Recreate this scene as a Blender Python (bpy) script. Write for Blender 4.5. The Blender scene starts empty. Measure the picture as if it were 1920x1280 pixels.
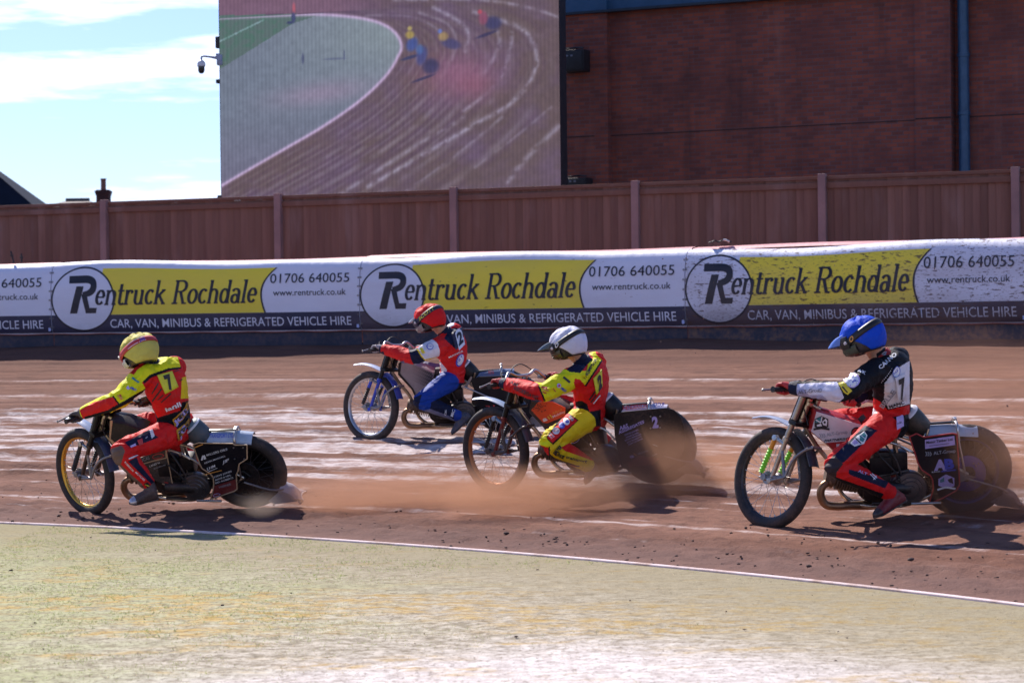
import bpy, bmesh, math, random
import numpy as np
from mathutils import Vector, Matrix, noise
from mathutils.bvhtree import BVHTree

random.seed(7)
RNG = np.random.default_rng(11)
SC = bpy.context.scene
COL = SC.collection
PI = math.pi

# ------------------------------------------------------------------ camera
CAM_H, FPX, IMG_W, IMG_H = 1.5, 4300.0, 1920.0, 1280.0
HORIZON, ROLL = 610.0, 0.012
_th = math.atan((640 - HORIZON) / FPX)
C_F = np.array([0, math.cos(_th), -math.sin(_th)])
C_R = np.array([math.cos(ROLL), 0, -math.sin(ROLL)])
C_R = C_R - C_F * (C_R @ C_F); C_R /= np.linalg.norm(C_R)
C_U = np.cross(C_R, C_F)
C_O = np.array([0, 0, CAM_H])
cam_data = bpy.data.cameras.new('camera')
cam = bpy.data.objects.new('camera', cam_data)
COL.objects.link(cam)
_m = Matrix.Identity(4)
for i in range(3):
    _m[i][0], _m[i][1], _m[i][2], _m[i][3] = C_R[i], C_U[i], -C_F[i], C_O[i]
cam.matrix_world = _m
cam_data.sensor_width = 36.0
cam_data.lens = 36.0 * FPX / IMG_W
cam_data.clip_end = 2000
cam_data.dof.use_dof = True
cam_data.dof.focus_distance = 17.3
cam_data.dof.aperture_fstop = 5.0
SC.camera = cam

# ------------------------------------------------------------------ sun, sky, exposure
SUN_EL = math.radians(45)
SUN_DIR = np.array([0.48, -0.877])            # the way the light travels over the ground
SUN_AZ = math.atan2(-SUN_DIR[0], -SUN_DIR[1])  # azimuth of the sun, clockwise from +Y
world = bpy.data.worlds.new('World')
SC.world = world
world.use_nodes = True
WN, WL = world.node_tree.nodes, world.node_tree.links
WN.clear()
w_out = WN.new('ShaderNodeOutputWorld')
w_bg = WN.new('ShaderNodeBackground')
w_sky = WN.new('ShaderNodeTexSky')
w_sky.sky_type = 'NISHITA'
w_sky.sun_disc = False
w_sky.sun_elevation = SUN_EL
w_sky.sun_rotation = SUN_AZ
w_sky.air_density = 1.0
w_sky.dust_density = 0.3
w_sky.ozone_density = 3.0
w_bg.inputs['Strength'].default_value = 0.084
sun_data = bpy.data.lights.new('sun', 'SUN')
sun_data.energy = 5.0
sun_data.angle = math.radians(0.53)
sun_data.color = (1.0, 0.92, 0.84)
sun = bpy.data.objects.new('sun', sun_data)
COL.objects.link(sun)
_d = Vector((SUN_DIR[0] * math.cos(SUN_EL), SUN_DIR[1] * math.cos(SUN_EL), -math.sin(SUN_EL)))
sun.rotation_euler = _d.to_track_quat('-Z', 'Y').to_euler()
SC.view_settings.view_transform = 'Standard'
SC.view_settings.look = 'None'
SC.view_settings.exposure = 0.58
SC.view_settings.gamma = 1.0
SC.render.engine = 'CYCLES'
SC.cycles.use_denoising = True
SC.cycles.max_bounces = 6
SC.cycles.volume_bounces = 1
SC.cycles.volume_step_rate = 2.0
SC.cycles.transparent_max_bounces = 12

def wmath(op, a, b=None, clamp=False):
    n = WN.new('ShaderNodeMath'); n.operation = op; n.use_clamp = clamp
    for i, x in enumerate((a, b)):
        if x is None: continue
        if isinstance(x, (int, float)): n.inputs[i].default_value = x
        else: WL.new(x, n.inputs[i])
    return n.outputs[0]

# streaky bands of bright cloud low in the sky
w_tc = WN.new('ShaderNodeTexCoord')
w_sep = WN.new('ShaderNodeSeparateXYZ'); WL.new(w_tc.outputs['Generated'], w_sep.inputs[0])
w_map = WN.new('ShaderNodeMapping'); w_map.inputs['Scale'].default_value = (9, 9, 70)
w_map.inputs['Rotation'].default_value = (0, math.radians(3), 0)
WL.new(w_tc.outputs['Generated'], w_map.inputs[0])
w_n = WN.new('ShaderNodeTexNoise'); w_n.inputs['Scale'].default_value = 1.6
w_n.inputs['Detail'].default_value = 7; w_n.inputs['Roughness'].default_value = 0.58
WL.new(w_map.outputs[0], w_n.inputs['Vector'])
w_zt = wmath('SUBTRACT', w_sep.outputs['Z'], wmath('MULTIPLY', wmath('ADD', w_sep.outputs['X'], 0.16), 0.12))
def band(zc, hw, amp):
    d = wmath('ABSOLUTE', wmath('SUBTRACT', w_zt, zc))
    return wmath('MULTIPLY', wmath('SUBTRACT', 1.0, wmath('DIVIDE', d, hw), clamp=True), amp)
w_b = wmath('MAXIMUM', wmath('MAXIMUM', band(0.112, 0.016, 1.0), band(0.142, 0.011, 0.9)),
            wmath('MAXIMUM', band(0.055, 0.025, 0.38), band(0.2, 0.03, 0.8)))
w_c = wmath('ADD', wmath('MULTIPLY', w_b, 0.62), wmath('MULTIPLY', wmath('SUBTRACT', w_n.outputs['Fac'], 0.5), 1.5))
w_r = WN.new('ShaderNodeMapRange'); w_r.interpolation_type = 'SMOOTHSTEP'
w_r.inputs['From Min'].default_value = 0.10; w_r.inputs['From Max'].default_value = 0.52
WL.new(w_c, w_r.inputs['Value'])
w_mix = WN.new('ShaderNodeMix'); w_mix.data_type = 'RGBA'
w_v = WN.new('ShaderNodeMapRange'); w_v.interpolation_type = 'SMOOTHSTEP'
w_v.inputs['From Min'].default_value = 0.45; w_v.inputs['From Max'].default_value = 0.08; w_v.inputs['To Max'].default_value = 0.10
WL.new(w_sep.outputs['Z'], w_v.inputs['Value'])
WL.new(wmath('MAXIMUM', w_r.outputs[0], w_v.outputs[0]), w_mix.inputs['Factor'])
WL.new(w_sky.outputs[0], w_mix.inputs['A'])
w_mix.inputs['B'].default_value = (12.0, 12.2, 11.8, 1)
w_tint = WN.new('ShaderNodeMix'); w_tint.data_type = 'RGBA'; w_tint.blend_type = 'MULTIPLY'; w_tint.inputs['Factor'].default_value = 1.0
WL.new(w_mix.outputs['Result'], w_tint.inputs['A']); w_tint.inputs['B'].default_value = (.82, .92, 1.27, 1)
WL.new(w_tint.outputs['Result'], w_bg.inputs['Color'])
WL.new(w_bg.outputs[0], w_out.inputs[0])

# ------------------------------------------------------------------ the lie of the land
CX, CY, R_IN, R_OUT = -13.3, 0.8, 19.5, 33.9      # the bend is part of a circle
def ground_r(r):
    s = np.clip(np.asarray(r, float) - R_IN, 0, R_OUT - R_IN)
    return .06 * s + .0014 * s * s                # banked up towards the fence
def ground(x, y):
    return ground_r(np.hypot(np.asarray(x) - CX, np.asarray(y) - CY))
def ray(px, py):
    d = C_F + C_R * (px - 960) / FPX + C_U * (640 - py) / FPX
    return d
def at(px, py, Y):
    """a point Y metres out from the camera, read off the photograph"""
    d = ray(px, py)
    return C_O + d * (Y / d[1])
def proj(P):
    v = np.asarray(P, float) - C_O
    zc = v @ C_F
    return np.stack([960 + FPX * (v @ C_R) / zc, 640 - FPX * (v @ C_U) / zc], -1)
def on_circle(px, R):
    """angle round the bend where the sight line px meets radius R"""
    k = (px - 960) / FPX
    a = 1 + k * k; b = -2 * (k * CX + CY); c = CX * CX + CY * CY - R * R
    y = (-b + math.sqrt(b * b - 4 * a * c)) / (2 * a)
    return math.atan2(y - CY, k * y - CX)

# ------------------------------------------------------------------ value noise for shaping
def _hash(ix, iy, seed):
    n = (ix.astype(np.int64) * 374761393 + iy.astype(np.int64) * 668265263 + seed * 982451653) & 0x7fffffff
    n = ((n ^ (n >> 13)) * 1274126177) & 0x7fffffff
    return ((n ^ (n >> 16)) & 0xffff) / 65535.0
def vnoise(x, y, seed=0):
    ix, iy = np.floor(x), np.floor(y)
    fx, fy = x - ix, y - iy
    fx = fx * fx * (3 - 2 * fx); fy = fy * fy * (3 - 2 * fy)
    a, b = _hash(ix, iy, seed), _hash(ix + 1, iy, seed)
    c, d = _hash(ix, iy + 1, seed), _hash(ix + 1, iy + 1, seed)
    return (a * (1 - fx) + b * fx) * (1 - fy) + (c * (1 - fx) + d * fx) * fy
def fbm(x, y, seed=0, oct=4):
    s, a, t = 0, 1.0, 0
    for o in range(oct):
        s = s + a * vnoise(x * 2 ** o, y * 2 ** o, seed + o * 17); t += a; a *= .5
    return s / t

# ------------------------------------------------------------------ objects
def tag(o, label=None, cat=None, group=None, kind=None):
    if label: o['label'] = label
    if cat: o['category'] = cat
    if group: o['group'] = group
    if kind: o['kind'] = kind
    return o
def empty(name, mat=None):
    o = bpy.data.objects.new(name, None); COL.objects.link(o)
    o.empty_display_size = .2
    if mat is not None: o.matrix_world = mat
    return o
def mesh_obj(name, verts, faces, mats, parent=None, mi=None, smooth=True, angle=40, fmt=None):
    me = bpy.data.meshes.new(name)
    me.from_pydata([tuple(map(float, v)) for v in verts], [], [tuple(map(int, f)) for f in faces])
    if not isinstance(mats, (list, tuple)): mats = [mats]
    for m in mats: me.materials.append(m)
    if mi is not None: me.polygons.foreach_set('material_index', np.asarray(mi, dtype=np.int32))
    if smooth:
        me.polygons.foreach_set('use_smooth', np.ones(len(me.polygons), dtype=bool))
        if angle: me.set_sharp_from_angle(angle=math.radians(angle))
    me.update()
    o = bpy.data.objects.new(name, me); COL.objects.link(o)
    if parent is not None: o.parent = parent
    return o

class MB:
    """collects shapes, then links them as one mesh object"""
    def __init__(s, X=None): s.v, s.f, s.m, s.X = [], [], [], X
    def add(s, V, F, mi=0):
        b = len(s.v)
        s.v += [np.asarray(p, float) for p in V]
        s.f += [tuple(i + b for i in f) for f in F]
        s.m += [mi] * len(F)
        return s
    def box(s, c, size, R=None, mi=0, bev=.0):
        h = np.asarray(size, float) / 2; c = np.asarray(c, float)
        R = np.eye(3) if R is None else np.asarray(R)
        bm = bmesh.new(); bmesh.ops.create_cube(bm, size=1.0)
        for v in bm.verts: v.co = Vector((v.co.x * 2 * h[0], v.co.y * 2 * h[1], v.co.z * 2 * h[2]))
        if bev > 0: bmesh.ops.bevel(bm, geom=list(bm.edges), offset=min(bev, min(h) * .9), segments=2, profile=.6, affect='EDGES')
        bm.verts.index_update()
        s.add([c + R @ np.array(v.co) for v in bm.verts], [[v.index for v in f.verts] for f in bm.faces], mi)
        bm.free(); return s
    def tube(s, path, rad, n=10, closed=False, mi=0, sub=0, flat=None):
        P = [np.asarray(p, float) for p in path]
        rad = list(rad) if isinstance(rad, (list, tuple, np.ndarray)) else [rad] * len(P)
        if sub: P, rad = spline(P, rad, sub)
        N = len(P); up = np.array([0, 0, 1.0]); V = []; prev = None
        for i in range(N):
            if closed: t = P[(i + 1) % N] - P[i - 1]
            else: t = P[min(i + 1, N - 1)] - P[max(i - 1, 0)]
            t = t / (np.linalg.norm(t) + 1e-12)
            if prev is None:
                a = np.cross(t, up)
                if np.linalg.norm(a) < .1: a = np.cross(t, [1, 0, 0])
            else: a = prev - t * (prev @ t)
            a /= np.linalg.norm(a); prev = a; b = np.cross(t, a)
            for k in range(n):
                q = 2 * PI * k / n
                V.append(P[i] + rad[i] * (math.cos(q) * a + math.sin(q) * b))
        F = []
        for i in range(N if closed else N - 1):
            j = (i + 1) % N
            for k in range(n):
                l = (k + 1) % n
                F.append((i * n + k, i * n + l, j * n + l, j * n + k))
        if not closed:
            F.append(tuple(range(n - 1, -1, -1))); F.append(tuple((N - 1) * n + k for k in range(n)))
        return s.add(V, F, mi)
    def lathe(s, prof, c, axis, n=32, mi=0, closed=False):
        """prof: (radius, height along axis)"""
        c = np.asarray(c, float); ax = np.asarray(axis, float); ax = ax / np.linalg.norm(ax)
        a = np.cross(ax, [0, 0, 1.0])
        if np.linalg.norm(a) < .1: a = np.cross(ax, [1.0, 0, 0])
        a /= np.linalg.norm(a); b = np.cross(ax, a)
        V, F, m = [], [], len(prof)
        for k in range(n):
            q = 2 * PI * k / n; d = math.cos(q) * a + math.sin(q) * b
            for r, h in prof: V.append(c + ax * h + d * r)
        for k in range(n):
            l = (k + 1) % n
            for i in range(m if closed else m - 1):
                j = (i + 1) % m
                F.append((k * m + i, l * m + i, l * m + j, k * m + j))
        return s.add(V, F, mi)
    def prism(s, poly, y0, y1, mi=0, bev=0.0, plane='xz'):
        """a plate: outline in the x-z plane with thickness along y"""
        P = [np.asarray(p, float) for p in poly]; n = len(P)
        A = sum(P[i][0] * P[(i + 1) % n][1] - P[(i + 1) % n][0] * P[i][1] for i in range(n))
        if A < 0: P = P[::-1]
        c = sum(P) / n
        def pt(p, y): return (p[0], y, p[1])
        ins = []
        for i in range(n):
            e1 = P[i] - P[i - 1]; e2 = P[(i + 1) % n] - P[i]
            n1 = np.array([-e1[1], e1[0]]) / (np.linalg.norm(e1) + 1e-9); n2 = np.array([-e2[1], e2[0]]) / (np.linalg.norm(e2) + 1e-9)
            q = n1 + n2; q = q / max(.5, (q @ q) / 2 + 1e-9) / 1.0
            ins.append(P[i] + q * bev * .5)
        rings = []
        sg = 1 if y1 > y0 else -1
        if bev > 0: rings = [(ins, y0), (P, y0 + sg * bev), (P, y1 - sg * bev), (ins, y1)]
        else: rings = [(P, y0), (P, y1)]
        V = [pt(p, y) for ring, y in rings for p in ring]
        F = []
        for k in range(len(rings) - 1):
            for i in range(n):
                j = (i + 1) % n
                q = (k * n + i, k * n + j, (k + 1) * n + j, (k + 1) * n + i)
                F.append(q if sg > 0 else q[::-1])
        e = (len(rings) - 1) * n
        a_, b_ = tuple(range(n)), tuple(e + i for i in range(n - 1, -1, -1))
        if sg < 0: a_, b_ = a_[::-1], b_[::-1]
        F += [a_, b_]
        return s.add(V, F, mi)
    def build(s, name, mats, parent=None, smooth=True, angle=40, X=None):
        X = X or s.X
        V = s.v if X is None else [X(p) for p in s.v]
        return mesh_obj(name, V, s.f, mats, parent, s.m, smooth, angle)

def spline(P, rad, sub):
    """Catmull-Rom"""
    out, ro = [], []; n = len(P)
    for i in range(n - 1):
        p0, p1, p2, p3 = P[max(i - 1, 0)], P[i], P[i + 1], P[min(i + 2, n - 1)]
        for k in range(sub):
            t = k / sub
            out.append(.5 * (2 * p1 + (p2 - p0) * t + (2 * p0 - 5 * p1 + 4 * p2 - p3) * t * t + (3 * p1 - p0 - 3 * p2 + p3) * t ** 3))
            ro.append(rad[i] * (1 - t) + rad[i + 1] * t)
    out.append(P[-1]); ro.append(rad[-1])
    return out, ro

# ------------------------------------------------------------------ materials
_mc = {}
def nodes_of(name):
    m = bpy.data.materials.new(name); m.use_nodes = True
    nt = m.node_tree; b = nt.nodes['Principled BSDF']
    return m, nt, b
def N(nt, kind, **kw):
    n = nt.nodes.new(kind)
    for k, v in kw.items():
        if k in n.inputs: n.inputs[k].default_value = v
        else: setattr(n, k, v)
    return n
def M_(nt, op, a, b=None, clamp=False):
    n = nt.nodes.new('ShaderNodeMath'); n.operation = op; n.use_clamp = clamp
    for i, x in enumerate((a, b)):
        if x is None: continue
        if isinstance(x, (int, float)): n.inputs[i].default_value = x
        else: nt.links.new(x, n.inputs[i])
    return n.outputs[0]
def mixc(nt, f, a, b):
    n = nt.nodes.new('ShaderNodeMix'); n.data_type = 'RGBA'
    for k, x in (('Factor', f), ('A', a), ('B', b)):
        if isinstance(x, (int, float)): n.inputs[k].default_value = x
        elif isinstance(x, (tuple, list)): n.inputs[k].default_value = (*x[:3], 1)
        else: nt.links.new(x, n.inputs[k])
    return n.outputs['Result']
def ramp(nt, x, a, b, smooth=True):
    n = nt.nodes.new('ShaderNodeMapRange'); n.interpolation_type = 'SMOOTHSTEP' if smooth else 'LINEAR'
    n.inputs['From Min'].default_value = a; n.inputs['From Max'].default_value = b
    nt.links.new(x, n.inputs['Value']); return n.outputs[0]
def noise_n(nt, vec, scale, detail=4, rough=.55):
    n = nt.nodes.new('ShaderNodeTexNoise')
    n.inputs['Scale'].default_value = scale; n.inputs['Detail'].default_value = detail; n.inputs['Roughness'].default_value = rough
    if vec is not None: nt.links.new(vec, n.inputs['Vector'])
    return n.outputs['Fac']
def bump(nt, b, h, strength=.4, dist=.01):
    n = nt.nodes.new('ShaderNodeBump'); n.inputs['Strength'].default_value = strength; n.inputs['Distance'].default_value = dist
    nt.links.new(h, n.inputs['Height']); nt.links.new(n.outputs[0], b.inputs['Normal'])
DUST = (.20, .115, .085)
def mat(name, col, rough=.5, metal=0.0, dirt=.12, bmp=.15, scale=30, spec=.5, coat=0.0, cloth=False, emit=None):
    """painted, metal, rubber or cloth surface with uneven colour, dust and a little relief"""
    key = (name, tuple(col), rough, metal, dirt)
    if key in _mc: return _mc[key]
    m, nt, b = nodes_of(name)
    tc = N(nt, 'ShaderNodeTexCoord').outputs['Object']
    n1 = noise_n(nt, tc, scale * .25, 5, .6)
    n2 = noise_n(nt, tc, scale * 2.0, 3, .6)
    dark = tuple(c * .78 for c in col); lite = tuple(min(1, c * 1.12) for c in col)
    c = mixc(nt, ramp(nt, n1, .3, .7), dark, lite)
    if dirt > 0:
        d = M_(nt, 'MULTIPLY', ramp(nt, M_(nt, 'ADD', M_(nt, 'MULTIPLY', n1, .6), M_(nt, 'MULTIPLY', n2, .5)), .46, .78), min(1, dirt * 2.2))
        d = M_(nt, 'ADD', d, dirt * .10, True)
        c = mixc(nt, d, c, DUST)
        nt.links.new(M_(nt, 'ADD', M_(nt, 'MULTIPLY', d, .5), rough, True), b.inputs['Roughness'])
    else: b.inputs['Roughness'].default_value = rough
    nt.links.new(c, b.inputs['Base Color'])
    b.inputs['Metallic'].default_value = metal
    b.inputs['Specular IOR Level'].default_value = spec
    b.inputs['Coat Weight'].default_value = coat
    if bmp: bump(nt, b, M_(nt, 'ADD', n2, M_(nt, 'MULTIPLY', n1, 2.0)), bmp, .004)
    if emit:
        b.inputs['Emission Color'].default_value = (*col, 1); b.inputs['Emission Strength'].default_value = emit
    _mc[key] = m
    return m
def cloth(name, col, dirt=.10):
    key = ('cloth', name, tuple(col))
    if key in _mc: return _mc[key]
    m, nt, b = nodes_of(name)
    tc = N(nt, 'ShaderNodeTexCoord').outputs['Object']
    n1 = noise_n(nt, tc, 7, 4, .6)
    n3 = noise_n(nt, tc, 22, 3, .5)
    w = noise_n(nt, tc, 420, 1, .5)
    c = mixc(nt, ramp(nt, n1, .3, .72), tuple(x * .85 for x in col), col)
    d = M_(nt, 'MULTIPLY', ramp(nt, M_(nt, 'ADD', M_(nt, 'MULTIPLY', n1, .5), M_(nt, 'MULTIPLY', n3, .5)), .52, .74), dirt * 2.5)
    c = mixc(nt, d, c, DUST)
    nt.links.new(c, b.inputs['Base Color'])
    b.inputs['Roughness'].default_value = .62
    b.inputs['Specular IOR Level'].default_value = .18
    b.inputs['Sheen Weight'].default_value = .0
    wr = noise_n(nt, tc, 13, 2, .4); wr = M_(nt, 'ABSOLUTE', M_(nt, 'SUBTRACT', wr, .5))
    bump(nt, b, M_(nt, 'ADD', M_(nt, 'MULTIPLY', n3, .8), M_(nt, 'ADD', M_(nt, 'MULTIPLY', w, .12), M_(nt, 'MULTIPLY', wr, -3.0))), .6, .011)
    _mc[key] = m
    return m

# ------------------------------------------------------------------ lettering
_tc = {}
def text2d(s, shear=0.0, bold=0.0):
    """outline letters as flat faces; x from 0 to 1 over the whole width, y in units of cap height"""
    key = (s, shear, bold)
    if key in _tc: return _tc[key]
    cu = bpy.data.curves.new('t', 'FONT'); cu.body = s; cu.shear = shear; cu.offset = bold
    cu.resolution_u = 3; cu.size = 1.0
    o = bpy.data.objects.new('t', cu); COL.objects.link(o)
    dg = bpy.context.evaluated_depsgraph_get()
    me = bpy.data.meshes.new_from_object(o.evaluated_get(dg))
    V = np.array([v.co[:2] for v in me.vertices]) if len(me.vertices) else np.zeros((0, 2))
    F = [tuple(p.vertices) for p in me.polygons]
    bpy.data.objects.remove(o); bpy.data.curves.remove(cu); bpy.data.meshes.remove(me)
    x0, x1 = V[:, 0].min(), V[:, 0].max()
    V[:, 0] = (V[:, 0] - x0) / (x1 - x0)
    V[:, 1] /= .729
    _tc[key] = (V, F)
    return V, F

# ================================================================== GROUND
def polar_nodes(nt):
    pos = N(nt, 'ShaderNodeNewGeometry').outputs['Position']
    sub = N(nt, 'ShaderNodeVectorMath', operation='SUBTRACT'); nt.links.new(pos, sub.inputs[0]); sub.inputs[1].default_value = (CX, CY, 0)
    sp = N(nt, 'ShaderNodeSeparateXYZ'); nt.links.new(sub.outputs[0], sp.inputs[0])
    r = M_(nt, 'SQRT', M_(nt, 'ADD', M_(nt, 'MULTIPLY', sp.outputs[0], sp.outputs[0]), M_(nt, 'MULTIPLY', sp.outputs[1], sp.outputs[1])))
    a = M_(nt, 'MULTIPLY', M_(nt, 'ARCTAN2', sp.outputs[1], sp.outputs[0]), 26.0)
    return pos, r, a
def comb(nt, x, y, z=0.0):
    n = nt.nodes.new('ShaderNodeCombineXYZ')
    for i, v in enumerate((x, y, z)):
        if isinstance(v, (int, float)): n.inputs[i].default_value = v
        else: nt.links.new(v, n.inputs[i])
    return n.outputs[0]

def track_material():
    m, nt, b = nodes_of('shale')
    pos, r, a = polar_nodes(nt)
    s = M_(nt, 'SUBTRACT', r, R_IN)
    def pn(kr, ka, det=4, ro=.55): return noise_n(nt, comb(nt, M_(nt, 'MULTIPLY', r, kr), M_(nt, 'MULTIPLY', a, ka)), 1.0, det, ro)
    big = pn(.9, .12, 3)
    lane = pn(3.6, .085, 5, .6)          # long lines raked along the track
    fine = pn(9.0, 4.5, 4, .7)
    grit = noise_n(nt, pos, 16, 5, .75)
    mott = pn(4.2, 2.0, 4, .62)
    c = mixc(nt, ramp(nt, big, .3, .7), (.148, .068, .046), (.225, .115, .083))
    c = mixc(nt, M_(nt, 'MULTIPLY', ramp(nt, mott, .48, .66), .55), c, (.080, .039, .030))
    c = mixc(nt, M_(nt, 'MULTIPLY', ramp(nt, fine, .50, .72), .45), c, (.065, .034, .027))
    c = mixc(nt, M_(nt, 'MULTIPLY', M_(nt, 'SUBTRACT', 1.0, ramp(nt, fine, .28, .42)), .40), c, (.36, .21, .155))
    c = mixc(nt, M_(nt, 'MULTIPLY', ramp(nt, grit, .5, .75), .45), c, (.13, .075, .064))
    # pale dry shale lines and painted sun glints on ridges, mostly in middle lanes
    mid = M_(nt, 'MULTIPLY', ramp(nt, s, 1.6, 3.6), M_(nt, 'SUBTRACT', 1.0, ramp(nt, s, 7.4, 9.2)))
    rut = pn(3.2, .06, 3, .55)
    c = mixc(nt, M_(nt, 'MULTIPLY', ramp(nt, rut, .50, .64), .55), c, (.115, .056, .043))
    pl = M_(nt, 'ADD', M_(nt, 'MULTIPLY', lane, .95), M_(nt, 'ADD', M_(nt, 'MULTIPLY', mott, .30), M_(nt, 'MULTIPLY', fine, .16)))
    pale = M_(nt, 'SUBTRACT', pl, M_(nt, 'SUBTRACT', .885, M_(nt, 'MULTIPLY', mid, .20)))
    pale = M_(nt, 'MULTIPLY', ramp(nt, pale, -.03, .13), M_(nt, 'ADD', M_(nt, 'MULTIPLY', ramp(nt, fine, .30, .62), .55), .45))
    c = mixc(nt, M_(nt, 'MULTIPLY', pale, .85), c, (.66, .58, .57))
    # thin single lines: sunlit glints along loose ridges, put into the colour
    wob = M_(nt, 'MULTIPLY', M_(nt, 'SUBTRACT', noise_n(nt, comb(nt, 0.0, M_(nt, 'MULTIPLY', a, .35)), 1.0, 3, .6), .5), .22)
    dash = noise_n(nt, comb(nt, M_(nt, 'MULTIPLY', r, .7), M_(nt, 'MULTIPLY', a, 1.5)), 1.0, 6, .75)
    for s0, wd, lo, k_ in ((11.1, .15, .34, .62), (10.9, .07, .45, .4), (9.4, .17, .36, .62), (9.15, .09, .46, .4), (1.43, .05, .36, .55), (1.62, .03, .5, .5), (.80, .03, .50, .5), (2.25, .05, .46, .6)):
        q = M_(nt, 'DIVIDE', M_(nt, 'ABSOLUTE', M_(nt, 'SUBTRACT', M_(nt, 'ADD', s, M_(nt, 'MULTIPLY', wob, .5 if s0 < 3 else 1.0)), s0)), wd)
        q = M_(nt, 'MULTIPLY', M_(nt, 'SUBTRACT', 1.0, ramp(nt, q, .35, 1.1)), M_(nt, 'MULTIPLY', ramp(nt, dash, lo, lo + .24), M_(nt, 'ADD', ramp(nt, fine, .36, .56), .25, True)))
        c = mixc(nt, M_(nt, 'MULTIPLY', q, k_), c, (.62, .52, .50))
    # loose greyer shale against the inside edge
    edge = M_(nt, 'SUBTRACT', 1.0, ramp(nt, M_(nt, 'ADD', s, M_(nt, 'MULTIPLY', M_(nt, 'SUBTRACT', fine, .5), .5)), .35, 1.2))
    c = mixc(nt, M_(nt, 'MULTIPLY', edge, .6), c, (.145, .090, .080))
    # the barrier's shade on the shale at its foot, painted as a darker band
    out = ramp(nt, s, 12.2, 13.1)
    c = mixc(nt, M_(nt, 'MULTIPLY', out, .7), c, (.13, .065, .05))
    nt.links.new(c, b.inputs['Base Color'])
    b.inputs['Roughness'].default_value = .9
    b.inputs['Specular IOR Level'].default_value = .08
    h = M_(nt, 'ADD', M_(nt, 'MULTIPLY', fine, .8), M_(nt, 'MULTIPLY', grit, .5))
    bump(nt, b, h, .9, .03)
    return m

def infield_material():
    m, nt, b = nodes_of('worn_turf')
    pos, r, a = polar_nodes(nt)
    sp = N(nt, 'ShaderNodeSeparateXYZ'); nt.links.new(pos, sp.inputs[0])
    x, y = sp.outputs[0], sp.outputs[1]
    st = comb(nt, M_(nt, 'MULTIPLY', x, .55), M_(nt, 'MULTIPLY', y, 1.7))
    patch = noise_n(nt, st, .55, 4, .6)
    st2 = comb(nt, M_(nt, 'MULTIPLY', x, 9.0), M_(nt, 'MULTIPLY', y, 13.0))
    str_ = noise_n(nt, st2, 1.0, 6, .78)
    st3 = comb(nt, M_(nt, 'MULTIPLY', x, 34.0), M_(nt, 'MULTIPLY', y, 26.0))
    gr = noise_n(nt, st3, 1.0, 3, .7)
    # sandy, thin grass
    c = mixc(nt, ramp(nt, str_, .36, .64), (.235, .20, .14), (.575, .515, .425))
    # pale chalky ground in the near right
    u = M_(nt, 'SUBTRACT', M_(nt, 'MULTIPLY', M_(nt, 'SUBTRACT', 11.4, y), .75), M_(nt, 'MULTIPLY', M_(nt, 'ABSOLUTE', M_(nt, 'SUBTRACT', x, .3)), .50))
    u = M_(nt, 'ADD', u, M_(nt, 'MULTIPLY', M_(nt, 'SUBTRACT', M_(nt, 'ADD', M_(nt, 'MULTIPLY', patch, .6), M_(nt, 'MULTIPLY', str_, .4)), .5), 1.6))
    c = mixc(nt, M_(nt, 'MULTIPLY', ramp(nt, u, -.15, .95), .90), c, mixc(nt, ramp(nt, str_, .36, .62), (.46, .40, .375), (.76, .70, .68)))
    # greener to the left
    g = M_(nt, 'ADD', M_(nt, 'MULTIPLY', x, -.42), M_(nt, 'MULTIPLY', M_(nt, 'SUBTRACT', patch, .5), 2.4))
    g = M_(nt, 'SUBTRACT', g, M_(nt, 'MULTIPLY', M_(nt, 'ABSOLUTE', M_(nt, 'SUBTRACT', y, 12.6)), .20))
    g = M_(nt, 'MULTIPLY', ramp(nt, g, -.1, .8), M_(nt, 'ADD', ramp(nt, str_, .32, .62), .2))
    c = mixc(nt, M_(nt, 'MULTIPLY', g, .62, True), c, mixc(nt, ramp(nt, gr, .3, .7), (.41, .43, .21), (.26, .29, .12)))
    # ochre, yellowed patches in a band across the middle
    st4 = comb(nt, M_(nt, 'MULTIPLY', x, .9), M_(nt, 'MULTIPLY', y, 2.6), 3.0)
    yp = noise_n(nt, st4, 1.0, 5, .62)
    bandm = M_(nt, 'SUBTRACT', 1.0, ramp(nt, M_(nt, 'ABSOLUTE', M_(nt, 'SUBTRACT', M_(nt, 'ADD', y, M_(nt, 'MULTIPLY', x, .25)), 12.0)), .2, 1.4))
    flk = noise_n(nt, comb(nt, M_(nt, 'MULTIPLY', x, 6.0), M_(nt, 'MULTIPLY', y, 9.0), 7.0), 1.0, 5, .7)
    yf = M_(nt, 'MULTIPLY', M_(nt, 'MULTIPLY', ramp(nt, M_(nt, 'ADD', yp, M_(nt, 'MULTIPLY', bandm, .14)), .50, .68), ramp(nt, flk, .42, .60)), .85)
    c = mixc(nt, yf, c, mixc(nt, ramp(nt, str_, .3, .7), (.37, .225, .06), (.54, .38, .14)))
    c = mixc(nt, M_(nt, 'MULTIPLY', ramp(nt, gr, .53, .63), .6), c, (.14, .11, .08))
    # olive strip along the kerb
    k = ramp(nt, r, R_IN - 3.2, R_IN - .2)
    c = mixc(nt, M_(nt, 'MULTIPLY', M_(nt, 'MULTIPLY', k, .80), ramp(nt, str_, .22, .55)), c, (.265, .225, .135))
    nt.links.new(c, b.inputs['Base Color'])
    b.inputs['Roughness'].default_value = .95; b.inputs['Specular IOR Level'].default_value = .05
    bump(nt, b, M_(nt, 'ADD', str_, M_(nt, 'MULTIPLY', gr, .6)), .45, .03)
    return m

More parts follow.
